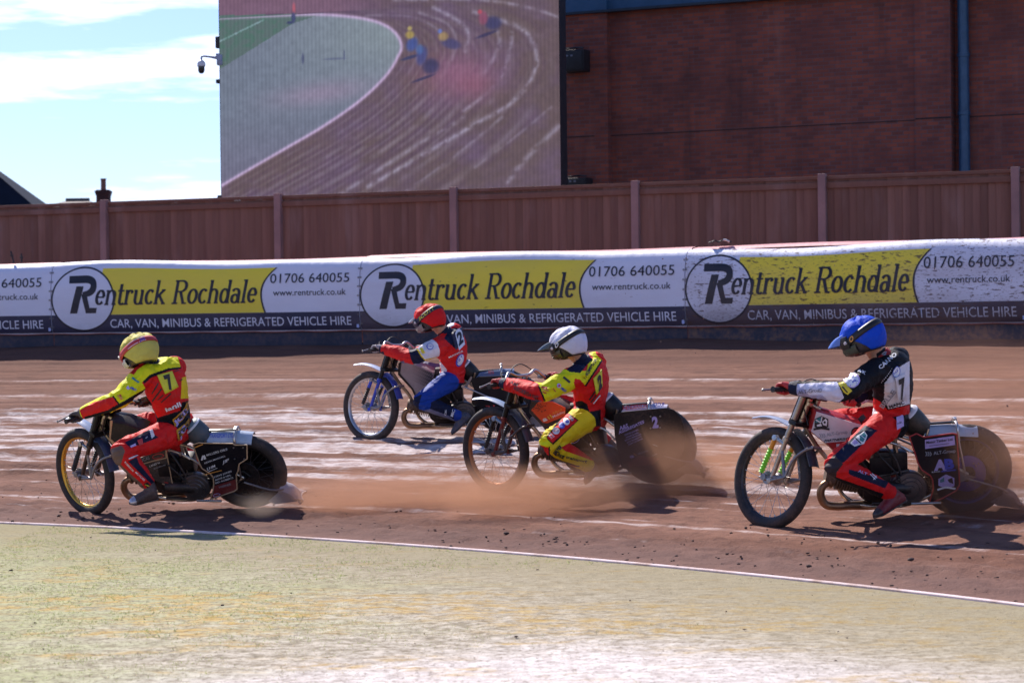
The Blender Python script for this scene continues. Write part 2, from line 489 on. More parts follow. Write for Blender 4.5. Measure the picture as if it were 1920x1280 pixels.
def ring(name, rs, fine, m, zf):
    """a ring of ground about the centre of the bend, finely cut where fine=(deg0,deg1,step)"""
    th = list(np.arange(fine[0], fine[1], fine[2])) + list(np.linspace(fine[1], fine[0] + 360, 50)[:-1])
    th = np.radians(np.array(th)); n = len(th); R, T = np.meshgrid(rs, th)
    X, Y = CX + R * np.cos(T), CY + R * np.sin(T)
    Z = zf(R, T, X, Y)
    V = np.stack([X, Y, Z], -1).reshape(-1, 3); k = len(rs)
    i = np.arange(n)[:, None] * k + np.arange(k - 1)[None, :]
    j = ((np.arange(n) + 1) % n)[:, None] * k + np.arange(k - 1)[None, :]
    F = np.stack([i, i + 1, j + 1, j], -1).reshape(-1, 4)
    me = bpy.data.meshes.new(name)
    me.vertices.add(len(V)); me.vertices.foreach_set('co', V.ravel())
    me.loops.add(F.size); me.loops.foreach_set('vertex_index', F.ravel().astype(np.int32))
    me.polygons.add(len(F)); me.polygons.foreach_set('loop_start', np.arange(0, F.size, 4, dtype=np.int32))
    me.polygons.foreach_set('use_smooth', np.ones(len(F), dtype=bool))
    me.update(calc_edges=True); me.validate()
    me.materials.append(m)
    o = bpy.data.objects.new(name, me); COL.objects.link(o)
    o['kind'] = 'structure'
    return o
def track_z(R, T, X, Y):
    a = T * 26.0
    ridge = fbm(R * 5.5, a * .16, 3, 4) - .5
    chop = fbm(R * 6, a * 2.4, 9, 4) - .5
    s = R - R_IN
    mid = np.clip((s - 1.2) / 2.2, 0, 1) * np.clip((9.5 - s) / 2, .25, 1)
    edge = np.exp(-((s - .65) / .7) ** 2)
    lump = fbm(R * 10, a * 7, 15, 3) - .5
    berm = np.clip((s - 12.6) / 1.6, 0, 1) ** 1.6 * .12
    d = ridge * (.018 + .11 * mid) + chop * (.014 + .05 * mid + .03 * edge) + lump * (.008 + .05 * edge)
    fade = np.clip(s / .25, 0, 1)
    return ground_r(R) + d * fade + berm + (fbm(a * .7, R * 1.5, 5, 3) - .5) * .10 * np.clip((s - 12.7) / .8, 0, 1)
def infield_z(R, T, X, Y):
    return (fbm(X * 1.2, Y * 1.2, 21, 4) - .5) * .035 * np.clip((R_IN - R - .1) / 2.0, 0, 1) + (fbm(X * 9, Y * 9, 31, 3) - .5) * .016 * np.clip((R_IN - R - .05) / .9, 0, 1)
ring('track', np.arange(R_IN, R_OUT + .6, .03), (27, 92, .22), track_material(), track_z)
ring('infield_ground', np.concatenate([[.05, 3, 6], np.arange(8, R_IN + .001, .05)]), (22, 92, .25), infield_material(), infield_z)
m_og = mat('tarmac', (.06, .058, .06), .85, dirt=.1, scale=4)
ring('outer_ground', np.concatenate([np.arange(R_OUT + .55, 60, 2.0), np.geomspace(60, 900, 14)]), (20, 95, 3), m_og,
     lambda R, T, X, Y: np.full_like(R, float(ground_r(R_OUT)) - .02))
# the low painted kerb between infield and track
def kerb():
    m, nt, b = nodes_of('kerb_paint')
    pos = N(nt, 'ShaderNodeNewGeometry').outputs['Position']
    n1 = noise_n(nt, pos, 3.0, 5, .7)
    c = mixc(nt, ramp(nt, n1, .45, .70), (.74, .58, .58), (.42, .27, .22))
    nt.links.new(c, b.inputs['Base Color']); b.inputs['Roughness'].default_value = .7
    th = np.radians(np.arange(20, 96, .25)); V = []; F = []
    pr = [(-.030, -.03), (-.030, .010), (-.025, .015), (.0, .015), (.005, .010), (.005, -.03)]
    for t in th:
        w = .004 * (vnoise(np.array(t * 300), np.array(0.), 4) - .5)
        for dr, z in pr: V.append((CX + (R_IN + dr + w) * math.cos(t), CY + (R_IN + dr + w) * math.sin(t), z - (max(0, float(fbm(np.array(math.degrees(t) * 1.3), np.array(2.0), 77, 3)) - .95) * .09 if z > 0 else 0)))
    k = len(pr)
    for i in range(len(th) - 1):
        for j in range(k - 1): F.append((i * k + j, (i + 1) * k + j, (i + 1) * k + j + 1, i * k + j + 1))
    o = mesh_obj('kerb', V, F, m); o['kind'] = 'structure'
kerb()

# short dry grass standing in the worn turf
def grass():
    rng = np.random.default_rng(23); n = 130000
    x = rng.uniform(-3.6, 3.2, n); y = rng.uniform(8.6, 18.3, n)
    r = np.hypot(x - CX, y - CY); keep = (r < R_IN - .03) & (np.abs(x) < .235 * y + .3)
    x, y, r = x[keep], y[keep], r[keep]
    g = fbm(x * .55, y * 1.1, 51, 3); lush = np.clip((-.42 * x + (g - .5) * 2.2 + .25) * .9, .0, 1) + .35 * np.exp(-((R_IN - r) / .5) ** 2)
    tuft = fbm(x * 5, y * 5, 53, 3)
    keep = rng.random(len(x)) < (.12 + .75 * np.clip(lush, 0, 1)) * np.clip((tuft - .36) * 5, .05, 1)
    x, y, lush = x[keep], y[keep], lush[keep]; n = len(x)
    z = infield_z(np.hypot(x - CX, y - CY), None, x, y)
    h = rng.uniform(.003, .010, n) * (.7 + .6 * np.clip(lush, 0, 1)); a = rng.uniform(0, 2 * PI, n); w = rng.uniform(.0015, .0040, n)
    le = rng.uniform(-1, 1, (n, 2)) * h[:, None] * 2.2
    p0 = np.stack([x - w * np.cos(a), y - w * np.sin(a), z - .002], 1); p1 = np.stack([x + w * np.cos(a), y + w * np.sin(a), z - .002], 1)
    p2 = np.stack([x + le[:, 0], y + le[:, 1], z + h], 1)
    V = np.stack([p0, p1, p2], 1).reshape(-1, 3)
    me = bpy.data.meshes.new('grass'); me.vertices.add(len(V)); me.vertices.foreach_set('co', V.ravel())
    me.loops.add(3 * n); me.loops.foreach_set('vertex_index', np.arange(3 * n, dtype=np.int32))
    me.polygons.add(n); me.polygons.foreach_set('loop_start', np.arange(0, 3 * n, 3, dtype=np.int32)); me.update(calc_edges=True)
    at_ = me.attributes.new('tone', 'FLOAT', 'FACE'); at_.data.foreach_set('value', np.clip(lush * .8 + rng.normal(0, .28, n), 0, 1).astype(np.float32))
    m, nt, b = nodes_of('grass_blades')
    t = N(nt, 'ShaderNodeAttribute', attribute_name='tone').outputs['Fac']
    nt.links.new(mixc(nt, ramp(nt, t, .1, .8), (.50, .42, .28), (.24, .29, .11)), b.inputs['Base Color']); b.inputs['Roughness'].default_value = .7
    b.inputs['Specular IOR Level'].default_value = .2
    tl = N(nt, 'ShaderNodeBsdfTranslucent'); nt.links.new(mixc(nt, ramp(nt, t, .1, .8), (.56, .47, .32), (.32, .37, .14)), tl.inputs['Color'])
    mx = N(nt, 'ShaderNodeMixShader'); mx.inputs[0].default_value = .55; nt.links.new(b.outputs[0], mx.inputs[1]); nt.links.new(tl.outputs[0], mx.inputs[2])
    nt.links.new(mx.outputs[0], nt.nodes['Material Output'].inputs['Surface'])
    me.materials.append(m)
    o = bpy.data.objects.new('grass', me); COL.objects.link(o); tag(o, 'thin dry grass on the infield in front of the kerb', 'grass', None, 'stuff')
grass()

# clods of loose shale thrown to the inside edge, and crumbs on the turf
def clods():
    mb = MB(); rng = np.random.default_rng(5)
    ico = bmesh.new(); bmesh.ops.create_icosphere(ico, subdivisions=1, radius=1.0)
    IV = np.array([v.co for v in ico.verts]); ico.verts.index_update(); IF = [[v.index for v in f.verts] for f in ico.faces]; ico.free()
    for i in range(540):
        if i < 440:
            th = math.radians(rng.uniform(32, 66)); s = abs(rng.normal(.35, .75)) + .03; s = min(s, 2.6); r = R_IN + s
            sz = rng.uniform(.004, .010) * (1.7 if rng.random() < .10 else 1)
        else:
            th = math.radians(rng.uniform(30, 66)); r = R_IN - rng.uniform(.1, 6.5); sz = rng.uniform(.002, .006) * (1.7 if rng.random() < .10 else 1)
        c = np.array([CX + r * math.cos(th), CY + r * math.sin(th), 0]); c[2] = float(ground_r(r)) + sz * .3
        q = IV * (1 + rng.normal(0, .22, (len(IV), 1))) * np.array([rng.uniform(.8, 1.7), rng.uniform(.8, 1.4), .7]) * sz
        mb.add(c + q, IF)
    o = mb.build('loose_clods', mat('clod', (.085, .05, .042), .95, dirt=0, scale=60), angle=0)
    o['kind'] = 'stuff'
clods()

# ================================================================== AIR FENCE
def banner_material(name, col, dirt, rough=.42):
    """printed vinyl spattered with shale"""
    m, nt, b = nodes_of(name)
    pos = N(nt, 'ShaderNodeNewGeometry').outputs['Position']
    _, r, a = polar_nodes(nt)
    sp = N(nt, 'ShaderNodeSeparateXYZ'); nt.links.new(pos, sp.inputs[0]); z = sp.outputs[2]
    v = comb(nt, M_(nt, 'MULTIPLY', a, 9.0), M_(nt, 'MULTIPLY', z, 26.0))
    v2 = comb(nt, M_(nt, 'MULTIPLY', a, 24.0), M_(nt, 'MULTIPLY', z, 60.0))
    s1 = noise_n(nt, v, 1.0, 4, .6); s2 = noise_n(nt, v2, 1.0, 3, .6)
    wr = noise_n(nt, comb(nt, M_(nt, 'MULTIPLY', a, 1.6), M_(nt, 'MULTIPLY', z, .9)), 1.0, 3, .5)
    sag = noise_n(nt, comb(nt, M_(nt, 'MULTIPLY', a, 12.0), M_(nt, 'MULTIPLY', z, 5.0)), 1.0, 2, .5)
    film = noise_n(nt, comb(nt, M_(nt, 'MULTIPLY', a, .8), M_(nt, 'MULTIPLY', z, 2.0)), 1.0, 4, .6)
    c = mixc(nt, M_(nt, 'MULTIPLY', ramp(nt, film, .35, .75), .10 + .35 * dirt), col, (.36, .25, .22))
    t = .74 - .20 * dirt
    spk = M_(nt, 'MAXIMUM', ramp(nt, s1, t, t + .04), M_(nt, 'MULTIPLY', ramp(nt, s2, t + .01, t + .05), .8))
    c = mixc(nt, M_(nt, 'MULTIPLY', spk, .85), c, (.10, .05, .038))
    # mud kicked up along the bottom
    zz = M_(nt, 'ADD', z, M_(nt, 'MULTIPLY', M_(nt, 'SUBTRACT', s1, .5), .35))
    low = M_(nt, 'SUBTRACT', 1.0, ramp(nt, zz, 1.40, 1.62 + .3 * dirt))
    c = mixc(nt, M_(nt, 'MULTIPLY', low, .15 + .6 * dirt), c, (.10, .058, .05))
    nt.links.new(c, b.inputs['Base Color'])
    b.inputs['Roughness'].default_value = rough; b.inputs['Specular IOR Level'].default_value = .4
    bump(nt, b, M_(nt, 'ADD', wr, M_(nt, 'MULTIPLY', sag, .15)), .5, .05)
    return m
ZB = float(ground_r(R_OUT))
#           outward, height  (a soft inflated front that rolls over at the top)
PROFILE = [(-.02, .30), (-.055, .36), (-.085, .55), (-.095, .78), (-.085, 1.0), (-.055, 1.17), (-.02, 1.26), (.03, 1.315), (.10, 1.345)]
_pl = np.concatenate([[0], np.cumsum([math.hypot(PROFILE[i + 1][0] - PROFILE[i][0], PROFILE[i + 1][1] - PROFILE[i][1]) for i in range(len(PROFILE) - 1)])])
def fence_pt(th, h, lift=0.0):
    """point on the barrier front at angle th and height h above its foot, lifted off the skin by lift"""
    hs = [p[1] for p in PROFILE]
    o = np.interp(h, hs, [p[0] for p in PROFILE])
    o2 = np.interp(h + .02, hs, [p[0] for p in PROFILE]); o1 = np.interp(h - .02, hs, [p[0] for p in PROFILE])
    nx, nz = -.04, (o2 - o1); l = math.hypot(nx, nz)
    puff = .012 * math.sin(th * 150) * math.exp(-((h - .9) / .5) ** 2)
    sag = .022 * (math.sin(th * 33 + 1) + .6 * math.sin(th * 71)) * max(0, min(1, (h - .9) / .4))
    r = R_OUT + o + puff + nx / l * lift
    return np.array([CX + r * math.cos(th), CY + r * math.sin(th), ZB + h + sag + nz / l * lift])

# serif letters drawn as broad-nib strokes; x-height .62, cap height 1
def _arc(cx, cy, rx, ry, a0, a1, n=14):
    return [(cx + rx * math.cos(math.radians(a0 + (a1 - a0) * i / n)), cy + ry * math.sin(math.radians(a0 + (a1 - a0) * i / n))) for i in range(n + 1)]
GLYPH = {
 'R': (.80, [[(.16, 0), (.16, 1)], _arc(.40, .76, .27, .235, 90, -90) , [(.16, .99), (.42, .99)], [(.16, .525), (.42, .525)], [(.40, .52), (.62, .02)], [(.02, .01), (.30, .01)], [(.04, .99), (.2, .99)], [(.56, .01), (.78, .01)]]),
 'e': (.56, [[(.10, .33), (.45, .33)], [(.45, .33)] + _arc(.28, .32, .19, .30, 5, 320, 20)]),
 'n': (.66, [[(.13, 0), (.13, .6)], _arc(.32, .40, .19, .21, 180, 0), [(.51, .42), (.51, 0)], [(.03, .01), (.22, .01)], [(.04, .6), (.14, .6)], [(.43, .01), (.62, .01)]]),
 't': (.42, [[(.17, .85), (.17, .15)], _arc(.30, .15, .13, .15, 180, 320), [(.04, .6), (.34, .6)]]),
 'r': (.50, [[(.13, 0), (.13, .6)], _arc(.32, .38, .19, .22, 175, 60), [(.40, .55), (.42, .5)], [(.03, .01), (.24, .01)], [(.04, .6), (.14, .6)]]),
 'u': (.66, [[(.13, .6), (.13, .2)], _arc(.31, .2, .18, .2, 180, 360), [(.49, .6), (.49, 0)], [(.04, .6), (.14, .6)], [(.40, .6), (.5, .6)], [(.48, .01), (.6, .01)]]),
 'c': (.54, [_arc(.29, .31, .20, .30, 45, 318, 20)]),
 'k': (.66, [[(.13, 0), (.13, 1)], [(.15, .27), (.48, .59)], [(.27, .38), (.54, .02)], [(.03, .01), (.22, .01)], [(.04, .99), (.14, .99)], [(.38, .6), (.56, .6)], [(.46, .01), (.63, .01)]]),
 'o': (.60, [_arc(.30, .31, .21, .30, 0, 360, 26)]),
 'h': (.66, [[(.13, 0), (.13, 1)], _arc(.32, .40, .19, .21, 180, 0), [(.51, .42), (.51, 0)], [(.03, .01), (.22, .01)], [(.04, .99), (.14, .99)], [(.43, .01), (.62, .01)]]),
 'd': (.66, [_arc(.29, .31, .20, .30, 0, 360, 24), [(.50, 0), (.50, 1)], [(.40, .99), (.5, .99)], [(.49, .01), (.60, .01)]]),
 'a': (.58, [_arc(.26, .40, .19, .21, 150, 0, 12), [(.45, .42), (.45, .05)], _arc(.25, .18, .17, .18, 0, 360, 18), [(.44, .01), (.54, .01)]]),
 'l': (.34, [[(.16, 0), (.16, 1)], [(.04, .99), (.17, .99)], [(.05, .01), (.28, .01)]]),
 ' ': (.36, []),
}
def serif_text(s, slant=.22, nib=(.080, .034)):
    V, F, x = [], [], 0.0
    for ch in s:
        w, strokes = GLYPH[ch]
        for st in strokes:
            P = np.array(st, float)
            for i in range(len(P) - 1):
                d = P[i + 1] - P[i]; L = np.hypot(*d) + 1e-9; d = d / L
                hw = nib[1] + (nib[0] - nib[1]) * abs(d[1]) ** 1.5
                n = np.array([-d[1], d[0]]) * hw; e = d * (.010 if len(P) > 2 else .018)
                b = len(V)
                for q in (P[i] - e + n, P[i] - e - n, P[i + 1] + e - n, P[i + 1] + e + n): V.append((q[0] + x + slant * q[1], q[1]))
                F.append((b, b + 1, b + 2, b + 3))
        x += w
    V = np.array(V); W = x
    V[:, 0] = V[:, 0] / W
    return V, F
def big_r():
    """the slanted capital of the badge: bar and bowl as one strip, stem and foot"""
    P = [np.array(p) for p in ((-.02, .92), (.30, .92), (.52, .92), (.66, .905), (.765, .85), (.80, .76), (.775, .66), (.69, .58), (.56, .535), (.44, .52))]
    P, _ = spline(P, [1] * len(P), 4); V, F = [], []
    for i, p in enumerate(P):
        t = P[min(i + 1, len(P) - 1)] - P[max(i - 1, 0)]; t = t / np.linalg.norm(t); n = np.array([-t[1], t[0]]) * (.10 if i < 24 else .10 - .03 * (i - 24) / 12)
        V += [p + n, p - n]
    F = [(2 * i, 2 * i + 2, 2 * i + 3, 2 * i + 1) for i in range(len(P) - 1)]
    for poly in ([(.23, .74), (.47, .74), (.24, 0), (.0, 0)], [(.39, .53), (.57, .53), (.66, .15), (.50, .13)], [(.50, .15), (.90, .15), (.87, 0), (.53, 0)]):
        q0, q1, q2, q3 = [np.array(q) for q in poly]; b = len(V); n = 8
        for j in range(n + 1): V += [q0 + (q3 - q0) * j / n, q1 + (q2 - q1) * j / n]
        F += [(b + 2 * j, b + 2 * j + 1, b + 2 * j + 3, b + 2 * j + 2) for j in range(n)]
    return np.array(V), F
BIG_R = big_r()

def th_px(px): return on_circle(px, R_OUT - .09)
SEAMS = [-480, 97, 675, 1285, 1925, 2600]
FENCE_LABELS = ['padded barrier section cut off by the left picture edge, showing half a phone number',
                'cleanest padded barrier section, behind the rider in the yellow helmet, yellow and white advert',
                'padded barrier section with yellow advert directly behind the rider in the red helmet',
                'mud spattered padded barrier section with yellow advert behind the rider in the blue helmet',
                'padded barrier section beyond the right picture edge, past the muddiest advert']
def patch(grid_u, grid_h, t0, t1, lift):
    """faces on the barrier skin: u in 0..1 from seam to seam, h height"""
    V = [fence_pt(t0 + (t1 - t0) * u, h, lift) for h in grid_h for u in grid_u]
    n = len(grid_u); F = [(j * n + i, j * n + i + 1, (j + 1) * n + i + 1, (j + 1) * n + i) for j in range(len(grid_h) - 1) for i in range(n - 1)]
    return V, F
H0, H1 = .305, 1.23       # printed part
def air_fence(k, dirt):
    t0, t1 = th_px(SEAMS[k]), th_px(SEAMS[k + 1])
    L = abs(t1 - t0) * R_OUT
    d = dirt
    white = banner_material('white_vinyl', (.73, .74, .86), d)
    yellow = banner_material('yellow_vinyl', (.90, .71, .05), d)
    navy = banner_material('navy_vinyl', (.022, .030, .075), d * 1.1)
    ink = banner_material('black_ink', (.008, .010, .026), d * .25)
    red = banner_material('pink_vinyl', (.66, .30, .31), d * .3, .5)
    skirt = mat('dark_skirting', (.018, .024, .055), .6, dirt=.12 + .45 * d, scale=8)
    root = empty('air_fence', Matrix.Translation((CX + R_OUT * math.cos((t0 + t1) / 2), CY + R_OUT * math.sin((t0 + t1) / 2), ZB)))
    tag(root, FENCE_LABELS[k], 'barrier', 'inflatable barrier sections round the bend')
    org = np.array(root.matrix_world.translation)
    def obj(name, V, F, m, mi=None, angle=50): return mesh_obj(name, [v - org for v in V], F, m, root, mi, True, angle)
    g = .0012
    us = np.linspace(g, 1 - g, 60)
    hs = [p[1] for p in PROFILE]
    prof = [(th_h, None) for th_h in hs]
    V, F = patch(us, np.concatenate([np.linspace(.30, 1.2, 12), [1.24, 1.27, 1.295, 1.315, 1.33, 1.345]]), t0, t1, 0)
    # ends and back so that the section is a solid cushion
    n = len(us); base = len(V)
    for u in us:
        th = t0 + (t1 - t0) * u
        for (o, h) in ((.62, 1.36), (.66, 1.2), (.66, .30)):
            V.append(np.array([CX + (R_OUT + o) * math.cos(th), CY + (R_OUT + o) * math.sin(th), ZB + h]))
    mi = [0] * len(F)
    top = base - n
    for i in range(n - 1):
        a, b = base + i * 3, base + (i + 1) * 3
        F.append((top + i, top + i + 1, b, a)); F.append((a, b, b + 1, a + 1)); F.append((a + 1, b + 1, b + 2, a + 2)); mi += [1, 1, 1]
    rows = base // n
    F.append(tuple(j * n for j in range(rows)) + (base, base + 1, base + 2)); F.append(tuple(j * n + n - 1 for j in range(rows))[::-1] + (base + (n - 1) * 3 + 2, base + (n - 1) * 3 + 1, base + (n - 1) * 3)); mi += [0, 0]
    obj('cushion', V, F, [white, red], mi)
    # red cover flap along the back of the top
    V, F = [], []
    for u in us:
        th = t0 + (t1 - t0) * u
        w = .012 * math.sin(th * 47 + k)
        for (o, h) in ((.16, 1.352), (.20, 1.385), (.34, 1.405), (.60, 1.40), (.64, 1.34)):
            hh = h + w - (.045 if k < 2 else .02)
            V.append(np.array([CX + (R_OUT + o) * math.cos(th), CY + (R_OUT + o) * math.sin(th), ZB + hh]))
    for i in range(n - 1):
        for j in range(4): F.append((i * 5 + j, (i + 1) * 5 + j, (i + 1) * 5 + j + 1, i * 5 + j + 1))
    obj('top_flap', V, F, red)
    # skirting board under the cushion
    V, F = [], []
    pr = [(.16, .0), (.02, .0), (.005, .10), (.0, .20), (.0, .295), (.16, .295)]
    for u in us:
        th = t0 + (t1 - t0) * u
        for (o, h) in pr: V.append(np.array([CX + (R_OUT + o) * math.cos(th), CY + (R_OUT + o) * math.sin(th), ZB - .05 + h * 1.17]))
    m_ = len(pr)
    for i in range(n - 1):
        for j in range(m_ - 1): F.append((i * m_ + j, (i + 1) * m_ + j, (i + 1) * m_ + j + 1, i * m_ + j + 1))
    obj('skirting', V, F, skirt)
    mb = MB(); mb.tube([fence_pt(t0 + (t1 - t0) * u, .298 + .006 * math.sin(u * 40 + k), .012) - org for u in us], .008, 6)
    mb.build('bottom_cord', mat('red_cord', (.30, .07, .05), .7, dirt=.2), root)
    mb = MB(); q = fence_pt(t1 + (t0 - t1) * .008, .37, .010) - org; mb.box(q, (.035, .006, .05)); mb.build('label_tag', mat('pale_blue_tag', (.45, .52, .85), .5), root)
    mb = MB()
    for h in np.linspace(.40, 1.2, 7):
        for du in (.004, .996): mb.lathe([(.010, -.002), (.014, .002), (.010, .004), (.006, .002)], fence_pt(t0 + (t1 - t0) * du, h, .004) - org, (C_F * -1), 10)
    mb.build('eyelets', mat('brass_eyelet', (.25, .22, .20), .4, .8), root)
    # ---- print
    def U(px): return (th_px(SEAMS[2] + (px - 675) * 1.0) - th_px(675)) / (th_px(1285) - th_px(675))
    hb = .575
    navy_top = lambda u: hb
    V, F = patch(np.linspace(g, 1 - g, 50), np.linspace(H0 + .012, hb, 6), t0, t1, .003)
    obj('navy_band', V, F, navy)
    ya, yb = .165, .705
    V, F = [], []
    rows = np.linspace(hb + .002, H1, 14); nu = 26
    for h in rows:
        q = (h - hb) / (H1 - hb)
        right = .682 + (.012 * ((.42 - q) / .42) ** 2 if q < .42 else .046 * ((q - .42) / .58) ** 2)
        for i in range(nu):
            V.append(fence_pt(t0 + (t1 - t0) * (ya + (right - ya) * i / (nu - 1)), h, .003))
    F = [(j * nu + i, j * nu + i + 1, (j + 1) * nu + i + 1, (j + 1) * nu + i) for j in range(len(rows) - 1) for i in range(nu - 1)]
    obj('yellow_panel', V, F, yellow)
    V, F = [], []
    for h in rows:
        q = (h - hb) / (H1 - hb)
        right = .682 + (.012 * ((.42 - q) / .42) ** 2 if q < .42 else .046 * ((q - .42) / .58) ** 2)
        for du in (-.001, .0045): V.append(fence_pt(t0 + (t1 - t0) * (right + du), h, .0045))
    F = [(j * 2, j * 2 + 1, j * 2 + 3, j * 2 + 2) for j in range(len(rows) - 1)]
    # the round badge with its outline
    cu, ch, ru, rh = .104, .80, .101, .455
    def disc(r0, r1, lift, n=64, rings=8):
        V, F = [], []
        for j in range(rings + 1):
            rr = r0 + (r1 - r0) * j / rings
            for i in range(n):
                a = 2 * PI * i / n
                V.append(fence_pt(t0 + (t1 - t0) * (cu + ru * rr * math.cos(a)), ch + rh * rr * math.sin(a), lift))
        for j in range(rings):
            for i in range(n):
                l = (i + 1) % n
                F.append((j * n + i, j * n + l, (j + 1) * n + l, (j + 1) * n + i))
        return V, F
    V2, F2 = disc(.965, 1.015, .0075, rings=1)
    b = len(V); V += V2; F += [tuple(i + b for i in f) for f in F2]
    obj('outline', V, F, ink)
    V, F = disc(.01, .97, .006)
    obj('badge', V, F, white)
    def put(name, TV, TF, u0, u1, h0, hc, m, lift=.0085):
        obj(name, [fence_pt(t0 + (t1 - t0) * (u0 + (u1 - u0) * x), h0 + hc * y, lift) for x, y in TV], TF, m, None, 0)
    put('logo_letter', *BIG_R, .062, .158, .60, .53, ink, .010)
    put('company_name', *serif_text('entruck Rochdale'), .140, .668, .725, .33, ink, .012)
    put('phone_number', *text2d('01706 640055'), .712, .968, 1.00, .145, ink)
    put('web_address', *text2d('www.rentruck.co.uk'), .722, .958, .815, .095, ink)
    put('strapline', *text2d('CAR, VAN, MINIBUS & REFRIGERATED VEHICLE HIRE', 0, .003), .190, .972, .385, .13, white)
    return root
for k, d in enumerate((.10, .08, .32, .78, .78)): air_fence(k, d)

# things left on top of the barrier
def rag():
    th = on_circle(1352, R_OUT + .2); c = np.array([CX + (R_OUT + .2) * math.cos(th), CY + (R_OUT + .2) * math.sin(th), ZB + 1.415])
    V, F = [], []; n = 14; rng = np.random.default_rng(3)
    for i in range(n):
        for j in range(6):
            x = (i / (n - 1) - .5) * .30; y = (j / 5 - .5) * .14
            V.append(c + np.array([x, y, .02 + .035 * math.exp(-((x - .06) / .05) ** 2) + .02 * math.exp(-((x + .07) / .03) ** 2) + rng.uniform(-.008, .008)]))
    F = [(i * 6 + j, (i + 1) * 6 + j, (i + 1) * 6 + j + 1, i * 6 + j + 1) for i in range(n - 1) for j in range(5)]
    mi = [1 if 8 <= f // 5 <= 11 else 0 for f in range(len(F))]
    o = mesh_obj('rag', V, F, [mat('black_rag', (.02, .02, .025), .7), mat('white_rag', (.75, .75, .75), .7)], None, mi)
    s = o.modifiers.new('thick', 'SOLIDIFY'); s.thickness = .012
    tag(o, 'small black and white rag lying on top of the padded barrier', 'rag')
rag()
for j, (px, hh, tilt, lab) in enumerate(((28, .14, .35, 'taller leaning black strap end standing up from the barrier top at far left'),
                                         (43, .10, .05, 'short upright black strap end on the barrier top at far left'))):
    th = on_circle(px, R_OUT + .2); c = np.array([CX + (R_OUT + .2) * math.cos(th), CY + (R_OUT + .2) * math.sin(th), ZB + 1.37])
    mb = MB(); mb.tube([c, c + [-.03 * tilt, 0, .05], c + [-.10 * tilt, 0, hh], c + [-.14 * tilt, .01, hh + .04]], [.016, .014, .016, .010], 8, sub=4)
    mb.box(c + [-.08 * tilt, 0, hh * .8], (.05, .03, .03), bev=.006)
    tag(mb.build('strap', mat('black_strap', (.012, .012, .016), .6)), lab, 'strap', 'strap ends on the barrier')

# ================================================================== WOODEN FENCE
FZ = 35.0                                     # distance straight ahead
F_ANG = math.radians(21.5)
F_D = np.array([math.cos(F_ANG), -math.sin(F_ANG)])        # along the fence, to the right and nearer
def on_line(px, P0, D):
    """distance along the line P0 + s D where sight line px meets it (plan view)"""
    k = (px - 960) / FPX
    return (k * P0[1] - P0[0]) / (D[0] - k * D[1])
def wood_material():
    m, nt, b = nodes_of('stained_boards')
    tc = N(nt, 'ShaderNodeTexCoord').outputs['Object']
    at_ = N(nt, 'ShaderNodeAttribute', attribute_name='tone').outputs['Fac']
    mp = N(nt, 'ShaderNodeMapping'); mp.inputs['Scale'].default_value = (14, 14, .9); nt.links.new(tc, mp.inputs[0])
    g = noise_n(nt, mp.outputs[0], 1.0, 6, .65)
    mp2 = N(nt, 'ShaderNodeMapping'); mp2.inputs['Scale'].default_value = (2.0, 2.0, .6); nt.links.new(tc, mp2.inputs[0])
    w = noise_n(nt, mp2.outputs[0], 1.0, 4, .6)
    c = mixc(nt, at_, (.155, .076, .054), (.245, .122, .090))
    c = mixc(nt, M_(nt, 'MULTIPLY', ramp(nt, g, .40, .80), .8), c, (.15, .068, .055))
    c = mixc(nt, M_(nt, 'MULTIPLY', ramp(nt, w, .5, .75), .45), c, (.30, .19, .17))
    nt.links.new(c, b.inputs['Base Color']); b.inputs['Roughness'].default_value = .8
    b.inputs['Specular IOR Level'].default_value = .25
    bump(nt, b, g, .5, .006)
    return m
def wooden_fence():
    wood = wood_material()
    post_m = mat('concrete_post', (.31, .175, .165), .85, dirt=.15, scale=10)
    P0 = np.array([0.0, FZ]); zt = 3.60; zb = ZB - .05
    root = empty('wooden_fence', Matrix.Translation((P0[0], P0[1], zb)) @ Matrix.Rotation(-F_ANG, 4, 'Z'))
    tag(root, 'tall brown vertical board fence with pale concrete posts behind the barrier', 'fence')
    posts_px = [-1200, -820, -460, -128, 201, 527, 856, 1196, 1546, 1908, 2290, 2700, 3140]
    S = [on_line(p, P0, F_D) for p in posts_px]
    H = zt - zb; rng = np.random.default_rng(8)
    for i, s in enumerate(S):
        mb = MB(); mb.box((s, -.03, H / 2 + .01), (.115, .12, H + .05), bev=.012)
        mb.build('post', post_m, root, angle=30)
    for i in range(len(S) - 1):
        a, b = S[i] + .056, S[i + 1] - .056
        mb = MB(); tone = []
        nb = 24; w = (b - a) / nb
        for j in range(nb):
            x = a + w * (j + .5); t = rng.uniform(.1, 1); n0 = len(mb.f)
            y = .028 + .006 * rng.uniform(-1, 1)
            ang = .11
            R = np.array([[math.cos(ang), -math.sin(ang), 0], [math.sin(ang), math.cos(ang), 0], [0, 0, 1]])
            mb.box((x, y, H / 2 - .02 + rng.uniform(-.004, .004)), (w * 1.05, .016, H - .05), R=R, bev=.003)
            tone += [t] * (len(mb.f) - n0)
        for (z, hh, dd) in ((H - .02, .05, .07), (H - .13, .085, .05), (.35, .09, .05)):
            n0 = len(mb.f); mb.box(((a + b) / 2, -.002 if hh > .06 else .02, z), (b - a - .004, dd, hh), bev=.006); tone += [.18 if hh < .06 else .35] * (len(mb.f) - n0)
        o = mb.build('panel', wood, root, angle=30)
        at_ = o.data.attributes.new('tone', 'FLOAT', 'FACE'); at_.data.foreach_set('value', np.array(tone, dtype=np.float32))
wooden_fence()

